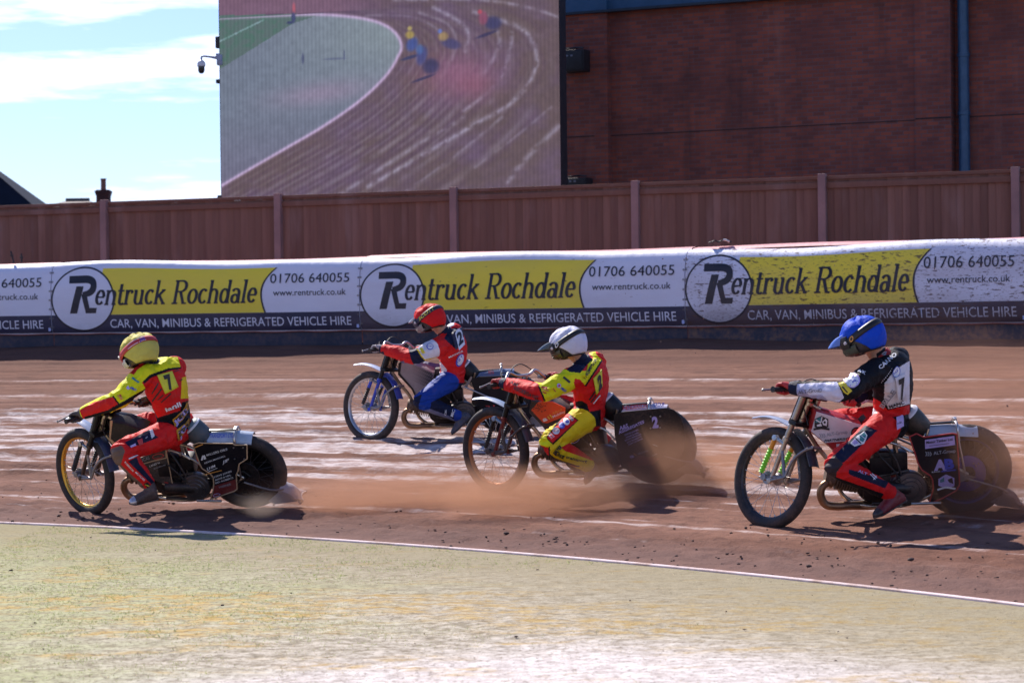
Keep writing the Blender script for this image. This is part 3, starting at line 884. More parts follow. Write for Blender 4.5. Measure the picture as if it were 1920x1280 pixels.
# ================================================================== BRICK STAND
B_ANG = math.radians(26)
def brick_material(name='brickwork', dark=1.0):
    m, nt, b = nodes_of(name)
    tc = N(nt, 'ShaderNodeTexCoord').outputs['Object']
    sp = N(nt, 'ShaderNodeSeparateXYZ'); nt.links.new(tc, sp.inputs[0])
    v = comb(nt, M_(nt, 'ADD', sp.outputs[0], sp.outputs[1]), sp.outputs[2])
    br = N(nt, 'ShaderNodeTexBrick'); nt.links.new(v, br.inputs['Vector'])
    br.inputs['Scale'].default_value = 1.0
    br.inputs['Brick Width'].default_value = .225; br.inputs['Row Height'].default_value = .075
    br.inputs['Mortar Size'].default_value = .008; br.inputs['Mortar Smooth'].default_value = .2; br.inputs['Bias'].default_value = -.1
    n1 = noise_n(nt, v, 1.1, 4, .6)
    c1 = tuple(x * dark for x in (.34, .078, .042)); c2 = tuple(x * dark for x in (.17, .046, .033))
    br.inputs['Color1'].default_value = (*c1, 1); br.inputs['Color2'].default_value = (*c2, 1)
    br.inputs['Mortar'].default_value = (.135 * dark, .088 * dark, .092 * dark, 1)
    c = mixc(nt, M_(nt, 'MULTIPLY', ramp(nt, n1, .4, .7), .6), br.outputs['Color'], (.13 * dark, .040 * dark, .034 * dark))
    stn = noise_n(nt, comb(nt, M_(nt, 'MULTIPLY', M_(nt, 'ADD', sp.outputs[0], sp.outputs[1]), 1.3), M_(nt, 'MULTIPLY', sp.outputs[2], .16)), 1.0, 5, .65)
    c = mixc(nt, M_(nt, 'MULTIPLY', ramp(nt, stn, .50, .72), .55), c, (.055 * dark, .022 * dark, .020 * dark))
    c = mixc(nt, M_(nt, 'MULTIPLY', ramp(nt, stn, .46, .28), .35), c, (.36 * dark, .16 * dark, .12 * dark))
    nt.links.new(c, b.inputs['Base Color']); b.inputs['Roughness'].default_value = .85
    bump(nt, b, M_(nt, 'SUBTRACT', 1.0, br.outputs['Fac']), .5, .006)
    return m
def stand():
    brick = brick_material()
    joint = mat('joint_sealant', (.03, .018, .018), .8, dirt=0)
    blue = mat('blue_cladding', (.025, .095, .19), .4, dirt=.05, scale=6)
    pipe_m = mat('blue_pipe', (.014, .075, .16), .4, dirt=.05)
    P0 = np.array([0.0, 47.5]); D = np.array([math.cos(B_ANG), -math.sin(B_ANG)])
    root = empty('brick_building', Matrix.Translation((P0[0], P0[1], ZB)) @ Matrix.Rotation(-B_ANG, 4, 'Z'))
    tag(root, 'large red brick building with blue trim and drainpipe rising behind the fence', 'building')
    S = lambda px: on_line(px, P0, D)
    def zpx(px, py):
        s = S(px); Y = P0[1] + s * D[1]
        return at(px, py, Y)[2] - ZB
    top = 11.0
    x0, xp1, x1, x2, x3 = S(985), S(1146), S(1718), S(1786), S(2500)
    def wall(name, xa, xb, y, z0, z1, depth, m):
        mb = MB(); mb.box(((xa + xb) / 2, y + depth / 2, (z0 + z1) / 2), (xb - xa, depth, z1 - z0), bev=0)
        return mb.build(name, m, root, smooth=False)
    zf = zpx(1250, 12)            # foot of the blue cladding
    wall('wall', xp1, x1, .10, 0, zf, 8.0, brick)
    wall('pier', S(1060), xp1 - .0, -.04, 0, zf, 8.1, brick)
    wall('pier', x1, x2, .07, 0, zf, 8.0, brick)
    wall('wall', x2, x3, .42, 0, zf, 7.6, brick)
    wall('cladding', S(1056), S(1148), -.10, zf, zf + 2.4, 8.2, blue)
    wall('cladding', S(1148), x3, .0, zf, zf + 2.4, 8.0, blue)
    mb = MB(); mb.box(((S(1056) + x3) / 2, -.05, zf - .02), (x3 - S(1056), .16, .05)); mb.build('flashing', mat('dark_flashing', (.015, .03, .05), .5, dirt=0), root, smooth=False)
    # movement joint: a dark line across the brickwork
    zj = zpx(1500, 236)
    mb = MB()
    mb.box(((xp1 + x1) / 2, .099, zj), (x1 - xp1 - .01, .006, .022)); mb.box(((x1 + x2) / 2, .069, zj + .02), (x2 - x1 - .01, .006, .03))
    mb.box(((x2 + x3) / 2, .419, zj + .04), (x3 - x2 - .01, .006, .022)); mb.box((S(1095), -.041, zj), (.62, .006, .022))
    mb.build('joint', joint, root, smooth=False)
    # downpipe in its recess
    xd = S(1806); mb = MB()
    mb.tube([(xd, .24, 0), (xd, .24, zf + 1.5)], .105, 20)
    for z in (zj + 1.2, zj + .1, zj - 2.0, zj + 4.0):
        mb.lathe([(.106, -.04), (.120, -.035), (.120, .035), (.106, .04)], (xd, .24, z), (0, 0, 1), 20)
        mb.box((xd, .34, z), (.08, .16, .05))
    mb.build('drainpipe', pipe_m, root)
stand()
def wall_lamp(px, py, w, h, lab):
    P0 = np.array([0.0, 47.5]); D = np.array([math.cos(B_ANG), -math.sin(B_ANG)])
    s = on_line(px, P0, D); c = at(px, py, P0[1] + s * D[1] - .30)
    root = empty('loudspeaker', Matrix.Translation(c) @ Matrix.Rotation(-B_ANG, 4, 'Z'))
    tag(root, lab, 'loudspeaker', 'loudspeakers on the brick pier')
    bk = mat('black_cabinet', (.012, .013, .018), .6, dirt=.05)
    mb = MB(); mb.box((0, .02, 0), (w, .34, h), bev=.03); mb.build('cabinet', bk, root)
    mb = MB(); mb.box((0, -.155, .0), (w * .86, .02, h * .82), bev=.006); g = mb.build('grille', mat('grille', (.02, .021, .026), .5, dirt=0), root)
    mb = MB(); mb.box((0, .22, 0), (.10, .14, .10)); mb.tube([(-w * .4, -.05, h * .5 + .03), (0, .1, h * .5 + .06), (w * .4, -.05, h * .5 + .03)], .015, 8); mb.build('bracket', bk, root)
    mb = MB()
    for sx in (-.05, .05): mb.box((sx - .05, -.168, h * .22), (.05, .01, .035), bev=.004)
    mb.build('badge', mat('grey_badge', (.22, .23, .28), .5, dirt=0), root)
wall_lamp(1078, 115, .52, .44, 'upper black loudspeaker box on the brick pier, level with the middle of the big screen')
wall_lamp(1084, 346, .50, .26, 'lower black box on the brick pier just above the wooden fence')

# ================================================================== BIG SCREEN
S_ANG = math.radians(16)
def poly_dist(X, Y, pts):
    d = np.full(X.shape, 1e9)
    for (x0, y0), (x1, y1) in zip(pts[:-1], pts[1:]):
        dx, dy = x1 - x0, y1 - y0
        t = np.clip(((X - x0) * dx + (Y - y0) * dy) / (dx * dx + dy * dy + 1e-9), 0, 1)
        d = np.minimum(d, np.hypot(X - x0 - t * dx, Y - y0 - t * dy))
    return d
def inside(X, Y, pts):
    r = np.zeros(X.shape, bool); n = len(pts); j = n - 1
    for i in range(n):
        xi, yi = pts[i]; xj, yj = pts[j]
        if yi != yj:
            c = ((yi > Y) != (yj > Y)) & (X < (xj - xi) * (Y - yi) / (yj - yi) + xi)
            r ^= c
        j = i
    return r
def smooth_pts(pts, sub=10):
    P = [np.array(p, float) for p in pts]
    return [tuple(p) for p in spline(P, [1] * len(P), sub)[0]]
def screen_picture(X, Y):
    """the live picture on the screen: bikes on the bend seen from above"""
    def lay(c, m, col, a=1.0):
        m = np.clip(m * a, 0, 1)[..., None]
        return c * (1 - m) + np.array(col) / 255.0 * m
    n1 = fbm(X * .02, Y * .03, 41, 4); n2 = fbm(X * .12, Y * .12, 43, 3)
    c = np.ones(X.shape + (3,)) * np.array((100, 82, 84)) / 255
    c = lay(c, np.clip((n1 - .35) * 2, 0, 1), (106, 86, 118), .6)
    inner = smooth_pts([(418, 340), (470, 312), (540, 275), (620, 232), (690, 186), (738, 142), (760, 108), (766, 88), (752, 62), (718, 42), (660, 29), (580, 22), (418, 20)])
    # lines of raked shale bending round with the track
    C0 = (560, 95)
    for q, (sc, wd, al) in enumerate([(1.07, 2, .3), (1.14, 3, .5), (1.20, 2, .4), (1.27, 3.5, .6), (1.33, 2.5, .5), (1.39, 4, .7), (1.45, 2.5, .5), (1.51, 4.5, .75), (1.58, 3, .5), (1.65, 5, .75), (1.74, 2.5, .35), (1.84, 5, .5), (1.98, 3, .25), (2.14, 6, .5)]):
        pts = [(C0[0] + (x - C0[0]) * sc + (sc - 1) * 35, C0[1] + (y - C0[1]) * (1 + (sc - 1) * .92) + (sc - 1) * 45) for x, y in inner]
        d = poly_dist(X, Y, pts)
        tex = np.clip((fbm(X * .03 + q * 7, Y * .03, 60 + q, 4) - .22) * 2.4, 0, 1)
        fade = np.clip((Y + 160 - (sc - 1) * 120) / 300, .25, 1)
        c = lay(c, np.exp(-(d / wd) ** 2) * tex * fade, (160, 150, 174), al * .5)
        c = lay(c, np.exp(-((d - wd * 2.2) / (wd * .8)) ** 2) * tex, (88, 66, 92), al * .5)
    for pts, wd, al in (([(827, 22), (872, 49), (891, 75), (884, 105)], 4, .8), ([(902, 34), (970, 60), (1000, 82), (1015, 124), (1000, 169), (959, 210), (902, 240), (820, 285), (700, 350)], 4.5, .85), ([(944, 71), (947, 97), (925, 139), (905, 160)], 4, .7), ([(970, 75), (966, 109), (940, 169), (880, 215)], 3.5, .7),
                        ([(880, 229), (790, 277), (715, 322), (640, 368)], 4, .6), ([(1052, 251), (996, 304), (959, 349)], 5, .7), ([(752, 4), (902, 11), (1000, 30), (1055, 52)], 3, .7), ([(800, 30), (850, 52), (868, 85), (860, 120)], 3, .5), ([(950, 230), (860, 300), (770, 362)], 3, .5), ([(1040, 215), (980, 262), (900, 320)], 3, .4), ([(700, 30), (780, 36), (830, 60), (846, 92)], 2.5, .4)):
        p2 = smooth_pts(pts, 6); d = poly_dist(X, Y, p2); tx = np.clip((fbm(X * .09, Y * .09, int(al * 100) + len(pts), 3) - .22) * 2.6, .15, 1)
        c = lay(c, np.exp(-(d / wd) ** 2) * tx, (172, 164, 190), al * .75)
    # far grandstand side strip
    c = lay(c, (Y < 18 + (X - 418) * .002).astype(float) * np.clip((760 - X) / 120, 0, 1), (122, 92, 112), .85)
    # infield
    ins = inside(X, Y, list(inner) + [(300, 20), (300, 380), (418, 345)]).astype(float)
    c = lay(c, ins, (112, 121, 138))
    c = lay(c, ins * np.clip((X - 480) / 260, 0, 1) * np.clip((200 - Y) / 120, 0, 1), (136, 148, 154), .8)
    c = lay(c, ins * np.clip((Y - 190) / 150, 0, 1), (112, 104, 128), .75)
    c = lay(c, ins * np.exp(-((X - 610 - (Y - 175) * -1.5) / 90) ** 2 - ((Y - 172) / 24) ** 2), (150, 132, 158), .7)
    gr = inside(X, Y, [(410, 15), (620, 22), (560, 38), (500, 72), (410, 122)]).astype(float)
    c = lay(c, gr, (92, 110, 108)); c = lay(c, gr * (poly_dist(X, Y, [(418, 65), (505, 28)]) < 1.6), (150, 180, 190), .7)
    c = lay(c, gr * np.clip((n2 - .4) * 3, 0, 1), (66, 104, 88), .6)
    d = poly_dist(X, Y, inner); c = lay(c, np.exp(-(d / 3.2) ** 2) * (Y > 22), (196, 172, 212), .9)
    # dust behind the bikes
    c = lay(c, np.exp(-((X - 870) / 70) ** 2 - ((Y - 150) / 42) ** 2), (146, 96, 122), .75)
    c = lay(c, np.exp(-((X - 900) / 30) ** 2 - ((Y - 168) / 22) ** 2), (146, 90, 108), .5)
    def blob(x, y, rx, ry, col, a=1.0, rot=0.0):
        nonlocal c
        cs, sn = math.cos(rot), math.sin(rot); u = (X - x) * cs + (Y - y) * sn; v = -(X - x) * sn + (Y - y) * cs
        c = lay(c, 1 / (1 + np.exp(((u / rx) ** 2 + (v / ry) ** 2 - 1) * 4)), col, a)
    # four small bikes
    blob(782, 112, 17, 3, (50, 56, 96), .8, -.25); blob(786, 88, 10, 13, (66, 84, 150), .9, .5); blob(782, 70, 8, 7, (160, 140, 80)); blob(782, 58, 4, 4, (176, 160, 100))
    blob(820, 130, 15, 14, (58, 56, 92), .9); blob(804, 110, 9, 17, (72, 76, 132), .9, .3); blob(800, 98, 7, 9, (76, 100, 156), .9); blob(806, 152, 22, 2.5, (52, 50, 86), .8, -.3)
    blob(858, 90, 18, 9, (72, 68, 110), .9, .3); blob(844, 76, 9, 8, (160, 134, 92), .9); blob(838, 66, 4, 4, (100, 114, 180))
    blob(936, 56, 15, 12, (62, 60, 98), .95); blob(918, 46, 8, 12, (136, 76, 100), .95); blob(912, 34, 4, 4, (176, 76, 92)); blob(924, 76, 20, 3, (54, 50, 86), .8, -.3)
    # steward and markers on the infield
    blob(563, 10, 3, 11, (170, 90, 104)); blob(562, 27, 4, 10, (66, 70, 110)); blob(555, 36, 6, 2.5, (60, 66, 104))
    blob(579, 105, 2.2, 10, (66, 70, 104), .8); blob(640, 108, 22, 1.6, (86, 92, 126), .6); blob(658, 102, 1.6, 9, (66, 70, 104), .8)
    c = c * (.93 + .14 * n2[..., None])
    return np.clip(c, 0, 1)
def big_screen():
    P0 = np.array([0.0, 42.0]); D = np.array([math.cos(S_ANG), -math.sin(S_ANG)])
    S = lambda px: on_line(px, P0, D)
    xl, xr = S(417.5), S(1055); zb = at(960, 357.5, 42.0)[2]; zt = zb + 5.4
    root = empty('video_screen', Matrix.Translation((0, 42.0, ZB)) @ Matrix.Rotation(-S_ANG, 4, 'Z'))
    tag(root, 'huge video screen showing racing bikes on the bend, standing behind the fence', 'screen')
    black = mat('screen_steel', (.02, .02, .026), .6, dirt=.05)
    mb = MB(); mb.box(((xl + xr) / 2, .26, (zb + zt) / 2 - ZB), (xr - xl, .48, zt - zb), bev=.0); mb.build('cabinet', black, root, smooth=False)
    mb = MB()
    for q in (.12, .5, .88): mb.box((xl + (xr - xl) * q, .62, (zt - ZB) / 2), (.22, .22, zt - ZB))
    for z in (.8, 2.2, 4.2): mb.box(((xl + xr) / 2, .62, z), ((xr - xl) * .8, .12, .12))
    mb.build('support_frame', black, root, smooth=False)
    m, nt, b = nodes_of('led_wall')
    ca = N(nt, 'ShaderNodeVertexColor', layer_name='picture')
    tc = N(nt, 'ShaderNodeTexCoord').outputs['Object']; sp = N(nt, 'ShaderNodeSeparateXYZ'); nt.links.new(tc, sp.inputs[0])
    s = M_(nt, 'SINE', M_(nt, 'MULTIPLY', sp.outputs[0], 2 * PI / .078))
    s = M_(nt, 'ADD', M_(nt, 'MULTIPLY', s, .085), .93)
    b.inputs['Base Color'].default_value = (.02, .02, .022, 1); b.inputs['Roughness'].default_value = .6
    nt.links.new(ca.outputs[0], b.inputs['Emission Color'])
    nt.links.new(M_(nt, 'MULTIPLY', s, .66), b.inputs['Emission Strength'])
    nx, nz = 330, 270
    xs = np.linspace(xl + .01, xr - .005, nx); zs = np.linspace(zb - ZB + .012, zt - ZB - .01, nz)
    V = [(x, .012, z) for z in zs for x in xs]
    F = [(j * nx + i, j * nx + i + 1, (j + 1) * nx + i + 1, (j + 1) * nx + i) for j in range(nz - 1) for i in range(nx - 1)]
    o = mesh_obj('display', V, F, m, root, smooth=False)
    # the picture laid out over the panel: 637 by 540 units
    U = (xs - xs[0]) / (xs[-1] - xs[0]) * 637 + 418; W = 364 - (zs - zs[0]) / 3.66 * 368
    XX, YY = np.meshgrid(U, W)
    pic = screen_picture(XX, YY) ** 2.2
    al = o.data.color_attributes.new('picture', 'FLOAT_COLOR', 'POINT')
    al.data.foreach_set('color', np.concatenate([pic, np.ones(pic.shape[:2] + (1,))], -1).astype(np.float32).ravel())
    # clips down the left edge
    mb = MB()
    for (px, py) in ((410.5, 153), (411, 80), (417, 370)):
        c = at(px, py, 42 - S(417) * math.sin(S_ANG) + .1)
        z = c[2] - ZB
        mb.box((xl - .045, .10, z), (.10, .10, .075 if py != 80 else .22), bev=.008)
    mb.tube([(xl - .02, .1, .2), (xl - .02, .1, zt - ZB)], .018, 8)
    mb.build('side_clip', black, root)
    # security camera on its arm
    P = lambda px, py, dy=0.0: at(px, py, 42.0 - S(417) * math.sin(S_ANG) + dy)
    cc = empty('security_camera', Matrix.Translation(P(410, 108)))
    tag(cc, 'white dome security camera on a bent arm at the screen edge', 'security camera')
    o0 = P(410, 108); L = lambda px, py, dy=0.0: P(px, py, dy) - o0
    grey = mat('camera_grey', (.30, .34, .44), .5, dirt=.03)
    mb = MB(); mb.box(L(412, 113), (.11, .12, .20), bev=.012); mb.box(L(409, 104), (.08, .1, .06), bev=.01); mb.build('bracket', grey, cc)
    mb = MB(); mb.tube([L(408, 109), L(400, 108), L(390, 106.5), L(381, 106), L(378, 107.5), L(377.5, 113)], [.034, .024, .019, .019, .019, .019], 12, sub=5); mb.build('arm', grey, cc)
    mb = MB(); mb.lathe([(.0, .085), (.03, .08), (.06, .055), (.078, .02), (.080, -.03), (.074, -.04), (.0, -.04)], L(377.5, 121), (0, 0, 1), 28); mb.build('housing', mat('camera_white', (.60, .62, .68), .4, dirt=.03), cc)
    mb = MB(); mb.lathe([(.064, .01), (.064, -.06), (.055, -.095), (.035, -.12), (.0, -.13)], L(377.5, 126), (0, 0, 1), 28); mb.build('dome', mat('smoked_dome', (.008, .009, .014), .15, dirt=0), cc)
big_screen()

# ================================================================== HOUSES FAR OFF
def house(name, label, px0, px1, py_eave, py_ridge, Y, roofcol, hip=True, chim=None, depth=7.0, ins=None):
    g = ZB - .02
    a, b = at(px0, py_eave, Y), at(px1, py_eave, Y); zr = at((px0 + px1) / 2, py_ridge, Y + depth / 2)[2]
    x0, x1, ze = a[0], b[0], a[2]
    root = empty(name, Matrix.Translation(((x0 + x1) / 2, Y, g))); tag(root, label, 'house', 'houses beyond the fence')
    w = x1 - x0; he, hr = ze - g, zr - g
    br = brick_material('house_brick', .35)
    mb = MB(); mb.box((0, depth / 2, he / 2), (w - .5, depth - .5, he)); mb.build('wall', br, root, smooth=False)
    rm, nt, bs = nodes_of('roof_tiles')
    tc = N(nt, 'ShaderNodeTexCoord').outputs['Object']; wv = N(nt, 'ShaderNodeTexWave', wave_type='BANDS', bands_direction='Z'); wv.inputs['Scale'].default_value = 2.2; wv.inputs['Distortion'].default_value = .4
    nt.links.new(tc, wv.inputs['Vector']); n1 = noise_n(nt, tc, 3, 4)
    nt.links.new(mixc(nt, ramp(nt, n1, .3, .7), tuple(c * .7 for c in roofcol), roofcol), bs.inputs['Base Color']); bs.inputs['Roughness'].default_value = .7
    bs.inputs['Specular IOR Level'].default_value = .15
    if ins is None: ins = min(w * .35, depth * .5) if hip else 0.0
    t = .12
    V = [(-w / 2, 0, he), (w / 2, 0, he), (w / 2, depth, he), (-w / 2, depth, he), (-w / 2 + ins, depth / 2, hr), (w / 2 - ins, depth / 2, hr)]
    V += [(x, y, z - t) for x, y, z in V[:4]]
    F = [(0, 1, 5, 4), (1, 2, 5), (2, 3, 4, 5), (3, 0, 4), (6, 9, 8, 7), (0, 6, 7, 1), (1, 7, 8, 2), (2, 8, 9, 3), (3, 9, 6, 0)]
    rf = mesh_obj('roof', V, F, rm, root, smooth=False)
    mb = MB(); mb.tube([(-w / 2 + ins, depth / 2, hr + .03), (w / 2 - ins, depth / 2, hr + .03)], .09, 8); mb.build('ridge', mat('ridge_tile', (.05, .055, .07), .9), rf)
    if chim:
        px, ptop, pbase, ppot = chim
        c = at(px, ptop, Y + depth / 2); zp = at(px, ppot, Y + depth / 2)[2] - g
        cx = c[0] - (x0 + x1) / 2; zt = c[2] - g
        mb = MB(); mb.box((cx, depth / 2, (zt + he) / 2), (.50, .50, zt - he - .02)); mb.box((cx, depth / 2, zt - .09), (.60, .60, .09)); mb.box((cx, depth / 2, zt - .18), (.55, .55, .08))
        ch = mb.build('chimney', br, rf, smooth=False)
        mb = MB(); mb.lathe([(.12, 0), (.105, .1), (.10, zp - zt - .06), (.12, zp - zt - .05), (.12, zp - zt), (.07, zp - zt), (.07, 0)], (cx, depth / 2, zt - .04), (0, 0, 1), 16); mb.build('chimney_pot', mat('terracotta', (.26, .10, .07), .8), rf)
house('brick_house', 'house with a dark slate roof at the far left edge', -420, 64, 392, 272, 78.0, (.006, .010, .022), True, None, 4.0, 2.9)
house('brick_house', 'far house with a low hipped roof beside the dark slate roofed one', 40, 192, 396, 377, 95.0, (.20, .17, .16), True)
house('brick_house', 'far house with a tall brick chimney and pot above the fence', 150, 330, 404, 392, 88.0, (.08, .06, .06), True, (194, 356, 380, 333))

# ================================================================== SPEEDWAY BIKES
def Rz(a): c, s = math.cos(a), math.sin(a); return np.array([[c, -s, 0], [s, c, 0], [0, 0, 1]])
def Rx(a): c, s = math.cos(a), math.sin(a); return np.array([[1, 0, 0], [0, c, -s], [0, s, c]])
def Ry(a): c, s = math.cos(a), math.sin(a); return np.array([[c, 0, s], [0, 1, 0], [-s, 0, c]])
def Rax(ax, a):
    ax = np.asarray(ax, float) / np.linalg.norm(ax); K = np.array([[0, -ax[2], ax[1]], [ax[2], 0, -ax[0]], [-ax[1], ax[0], 0]])
    return np.eye(3) + math.sin(a) * K + (1 - math.cos(a)) * K @ K
RF, RR, WB, RAKE = .355, .325, 1.34, math.radians(23)
AXIS = np.array([-math.sin(RAKE), 0, math.cos(RAKE)])
FA = np.array([WB, 0, RF])
PA = FA - .055 * np.array([math.cos(RAKE), 0, math.sin(RAKE)])
GRIP = np.array([.99, .33, .93])
#        x, y, z of the rear wheel's foot, heading, lean, steering, pitch
POSE = {
 'R1': (-2.0796, 18.2509, 0.0831, 3.0200, 0.4599, -0.6735, -0.0336),
 'R2': (-0.0612, 22.7590, 0.4358, 3.1111, 0.2382, -0.6701, -0.0573),
 'R3': (1.1791, 18.3285, 0.2233, 2.8973, 0.2517, -0.5249, -0.0628),
 'R4': (3.1160, 15.8245, 0.1545, 3.1690, 0.2271, -0.9780, -0.0565),
}
BIKE = {}
for _k, p in POSE.items():
    Mx = Rz(p[3]) @ Rx(-p[4]) @ Ry(-p[6]); T = np.array(p[:3]); St = Rax(AXIS, p[5])
    BIKE[_k] = dict(M=Mx, T=T, S=St)
def loc(k, px, py, y):
    """bike coordinates (forward, up) of a point on the plate y metres left of the bike's middle"""
    b = BIKE[k]; o = b['M'].T @ (C_O - b['T']); d = b['M'].T @ ray(px, py)
    q = o + d * ((y - o[1]) / d[1])
    return np.array([q[0], q[2]])
def steer(k):
    S = BIKE[k]['S']
    return lambda P: S @ (np.asarray(P, float) - PA) + PA
def wpt(k, P): return BIKE[k]['M'] @ np.asarray(P, float) + BIKE[k]['T']

rubber = mat('tyre_rubber', (.020, .017, .018), .7, dirt=.15, scale=40)
rubber_clean = mat('black_rubber', (.018, .018, .020), .6, dirt=.12)
steel = mat('bare_steel', (.55, .53, .52), .32, 1.0, dirt=.14)
nickel = mat('nickel_tube', (.62, .55, .45), .30, 1.0, dirt=.16)
alloy = mat('cast_alloy', (.30, .29, .30), .45, .9, dirt=.22)
blackp = mat('black_paint', (.007, .007, .009), .38, dirt=.025, spec=.3)
engine_m = mat('engine_black', (.012, .011, .013), .42, .4, dirt=.07)
pipe_brown = mat('heated_pipe', (.34, .21, .13), .38, .9, dirt=.2)
white_ink = mat('white_ink', (.80, .80, .84), .5, dirt=.05)

def wheel(k, front, root, rim_m, solid=None, hub_m=None):
    if front: c, R, rt, X, n = FA, RF, .039, steer(k), 28
    else: c, R, rt, X, n = np.array([0, 0, RR]), RR, .051, None, 28
    Rr = R - 2 * rt + .012
    w = .021 if front else .028
    mb = MB()
    mb.lathe([(Rr - .020, -w * .55), (Rr - .006, -w), (Rr + .008, -w), (Rr + .008, w), (Rr - .006, w), (Rr - .020, w * .55), (Rr - .022, 0)], c, (0, 1, 0), 72, closed=True)
    rim = mb.build('wheel', rim_m, root, X=X, angle=50)
    # tyre with shoulder blocks
    mb = MB(); prof = []
    for i in range(17):
        a = -.80 * PI + 1.60 * PI * i / 16
        prof.append((R - rt + rt * math.cos(a) * (1 if front else 1.0), rt * 1.0 * math.sin(a)))
    mb.lathe(prof, c, (0, 1, 0), 96)
    nb = 64 if front else 56
    for i in range(nb):
        q = 2 * PI * i / nb; er = np.array([math.cos(q), 0, math.sin(q)]); et = np.array([-math.sin(q), 0, math.cos(q)])
        for yy, dr in ((0, -.0032),):
            Rm = np.stack([et, [0, 1, 0], er], 1)
            mb.box(c + er * (R - .002 + dr) + np.array([0, yy, 0]), (.017, rt * .42, .010), R=Rm)
    mb.build('tyre', rubber, rim, X=X, angle=45)
    # hub and spokes
    mb = MB(); hr = .045 if front else .055; hw = .055 if front else .075
    mb.lathe([(.012, -hw - .03), (.016, -hw), (hr, -hw), (hr, -hw + .008), (.028, -hw + .02), (.028, hw - .02), (hr, hw - .008), (hr, hw), (.016, hw), (.012, hw + .035), (0, hw + .035)], c, (0, 1, 0), 28)
    if not front:
        mb.lathe([(.06, .060), (.115, .062), (.118, .068), (.115, .072), (.06, .074)], c, (0, 1, 0), 48)
        for i in range(7):
            q = 2 * PI * i / 7
            mb.lathe([(.0, .076), (.016, .076), (.016, .060)], c + np.array([math.cos(q) * .085, 0, math.sin(q) * .085]), (0, 1, 0), 10)
    mb.build('hub', hub_m or alloy, rim, X=X, angle=40)
    mb = MB(); ns = 32 if front else 36
    for i in range(ns):
        q = 2 * PI * i / ns; sgn = 1 if i % 2 else -1; off = (.55 if (i // 2) % 2 else -.55)
        a = c + np.array([math.cos(q + off) * hr * .9, sgn * hw * .9, math.sin(q + off) * hr * .9])
        b = c + np.array([math.cos(q) * (Rr - .02), sgn * .003, math.sin(q) * (Rr - .02)])
        mb.tube([a, b], .0016, 5)
        e = c + np.array([math.cos(q) * (Rr - .035), sgn * .003, math.sin(q) * (Rr - .035)])
        mb.tube([b, e], .0045, 6)
    mb.build('spokes', steel if front else mat('dull_spokes', (.06, .06, .07), .5, .6, dirt=.1), rim, X=X, angle=60)
    return rim

def arch(mb, path, hw, drop, t=.006, n=8, lip=0.0, mi=0):
    """a mudguard: path in x-z, arched across y"""
    P = [np.asarray(p, float) for p in path]; P, _ = spline(P, [0] * len(P), 5)
    V = []; m = len(P); k = n + 1
    for side in (0, 1):
        for i, p in enumerate(P):
            tn = P[min(i + 1, m - 1)] - P[max(i - 1, 0)]; tn = tn / np.linalg.norm(tn); nr = np.array([-tn[1], tn[0]])
            if nr[1] < 0: nr = -nr
            e = 1.0
            for j in range(k):
                u = -1 + 2 * j / n
                d = -drop * abs(u) ** 2.2
                q = p + nr * (d - side * t)
                V.append((q[0], u * hw * e, q[1]))
    F = []
    for side in (0, 1):
        for i in range(m - 1):
            for j in range(n):
                q = (side * m * k + i * k + j, side * m * k + i * k + j + 1, side * m * k + (i + 1) * k + j + 1, side * m * k + (i + 1) * k + j)
                F.append(q if side else q[::-1])
    for i in range(m - 1):
        for j in (0, n):
            F.append((i * k + j, (i + 1) * k + j, m * k + (i + 1) * k + j, m * k + i * k + j))
    for i in (0, m - 1):
        for j in range(n): F.append((i * k + j, i * k + j + 1, m * k + i * k + j + 1, m * k + i * k + j))
    mb.add(V, F, mi)

def plate_text(k, y, items, name, mats, parent, lift=.0035):
    """lettering and marks on a flat plate; items: (text, px, py of left foot, px, py of right foot, cap height in px, material, shear, bold)"""
    V, F, MI = [], [], []
    for it_i, it in enumerate(items):
        if isinstance(it[0], str):
            s, x0, y0, x1, y1, cap, mi = it[:7]; sh = it[7] if len(it) > 7 else 0; bo = it[8] if len(it) > 8 else .005
            TV, TF = text2d(s, sh, bo)
            u = np.array([x1 - x0, y1 - y0], float); n = np.array([u[1], -u[0]]) / np.hypot(*u) * cap
            if n[1] > 0: n = -n
            pts = [np.array([x0, y0]) + u * a + n * b for a, b in TV]
        else:
            pts, TF, mi = it[0], [tuple(range(len(it[0])))], it[1]
        b = len(V)
        for q in pts:
            l = loc(k, q[0], q[1], y); V.append((l[0], y + lift + .0004 * it_i, l[1]))
        F += [tuple(i + b for i in f) for f in TF]; MI += [mi] * len(TF)
    return mesh_obj(name, V, F, mats, parent, MI, smooth=False)
def ellipse(cx, cy, rx, ry, rot=0, n=24, r0=None):
    c, s = math.cos(rot), math.sin(rot)
    return [(cx + rx * math.cos(2 * PI * i / n) * c - ry * math.sin(2 * PI * i / n) * s, cy + rx * math.cos(2 * PI * i / n) * s + ry * math.sin(2 * PI * i / n) * c) for i in range(n)]
def line(x0, y0, x1, y1, w):
    d = np.array([x1 - x0, y1 - y0], float); n = np.array([-d[1], d[0]]) / np.hypot(*d) * w / 2
    return [(x0 + n[0], y0 + n[1]), (x1 + n[0], y1 + n[1]), (x1 - n[0], y1 - n[1]), (x0 - n[0], y0 - n[1])]
def ringmarks(cx, cy, rx, ry, w, mi, rot=0, n=24):
    a, b = ellipse(cx, cy, rx, ry, rot, n), ellipse(cx, cy, rx - w, ry - w, rot, n)
    return [([a[i], a[(i + 1) % n], b[(i + 1) % n], b[i]], mi) for i in range(n)]

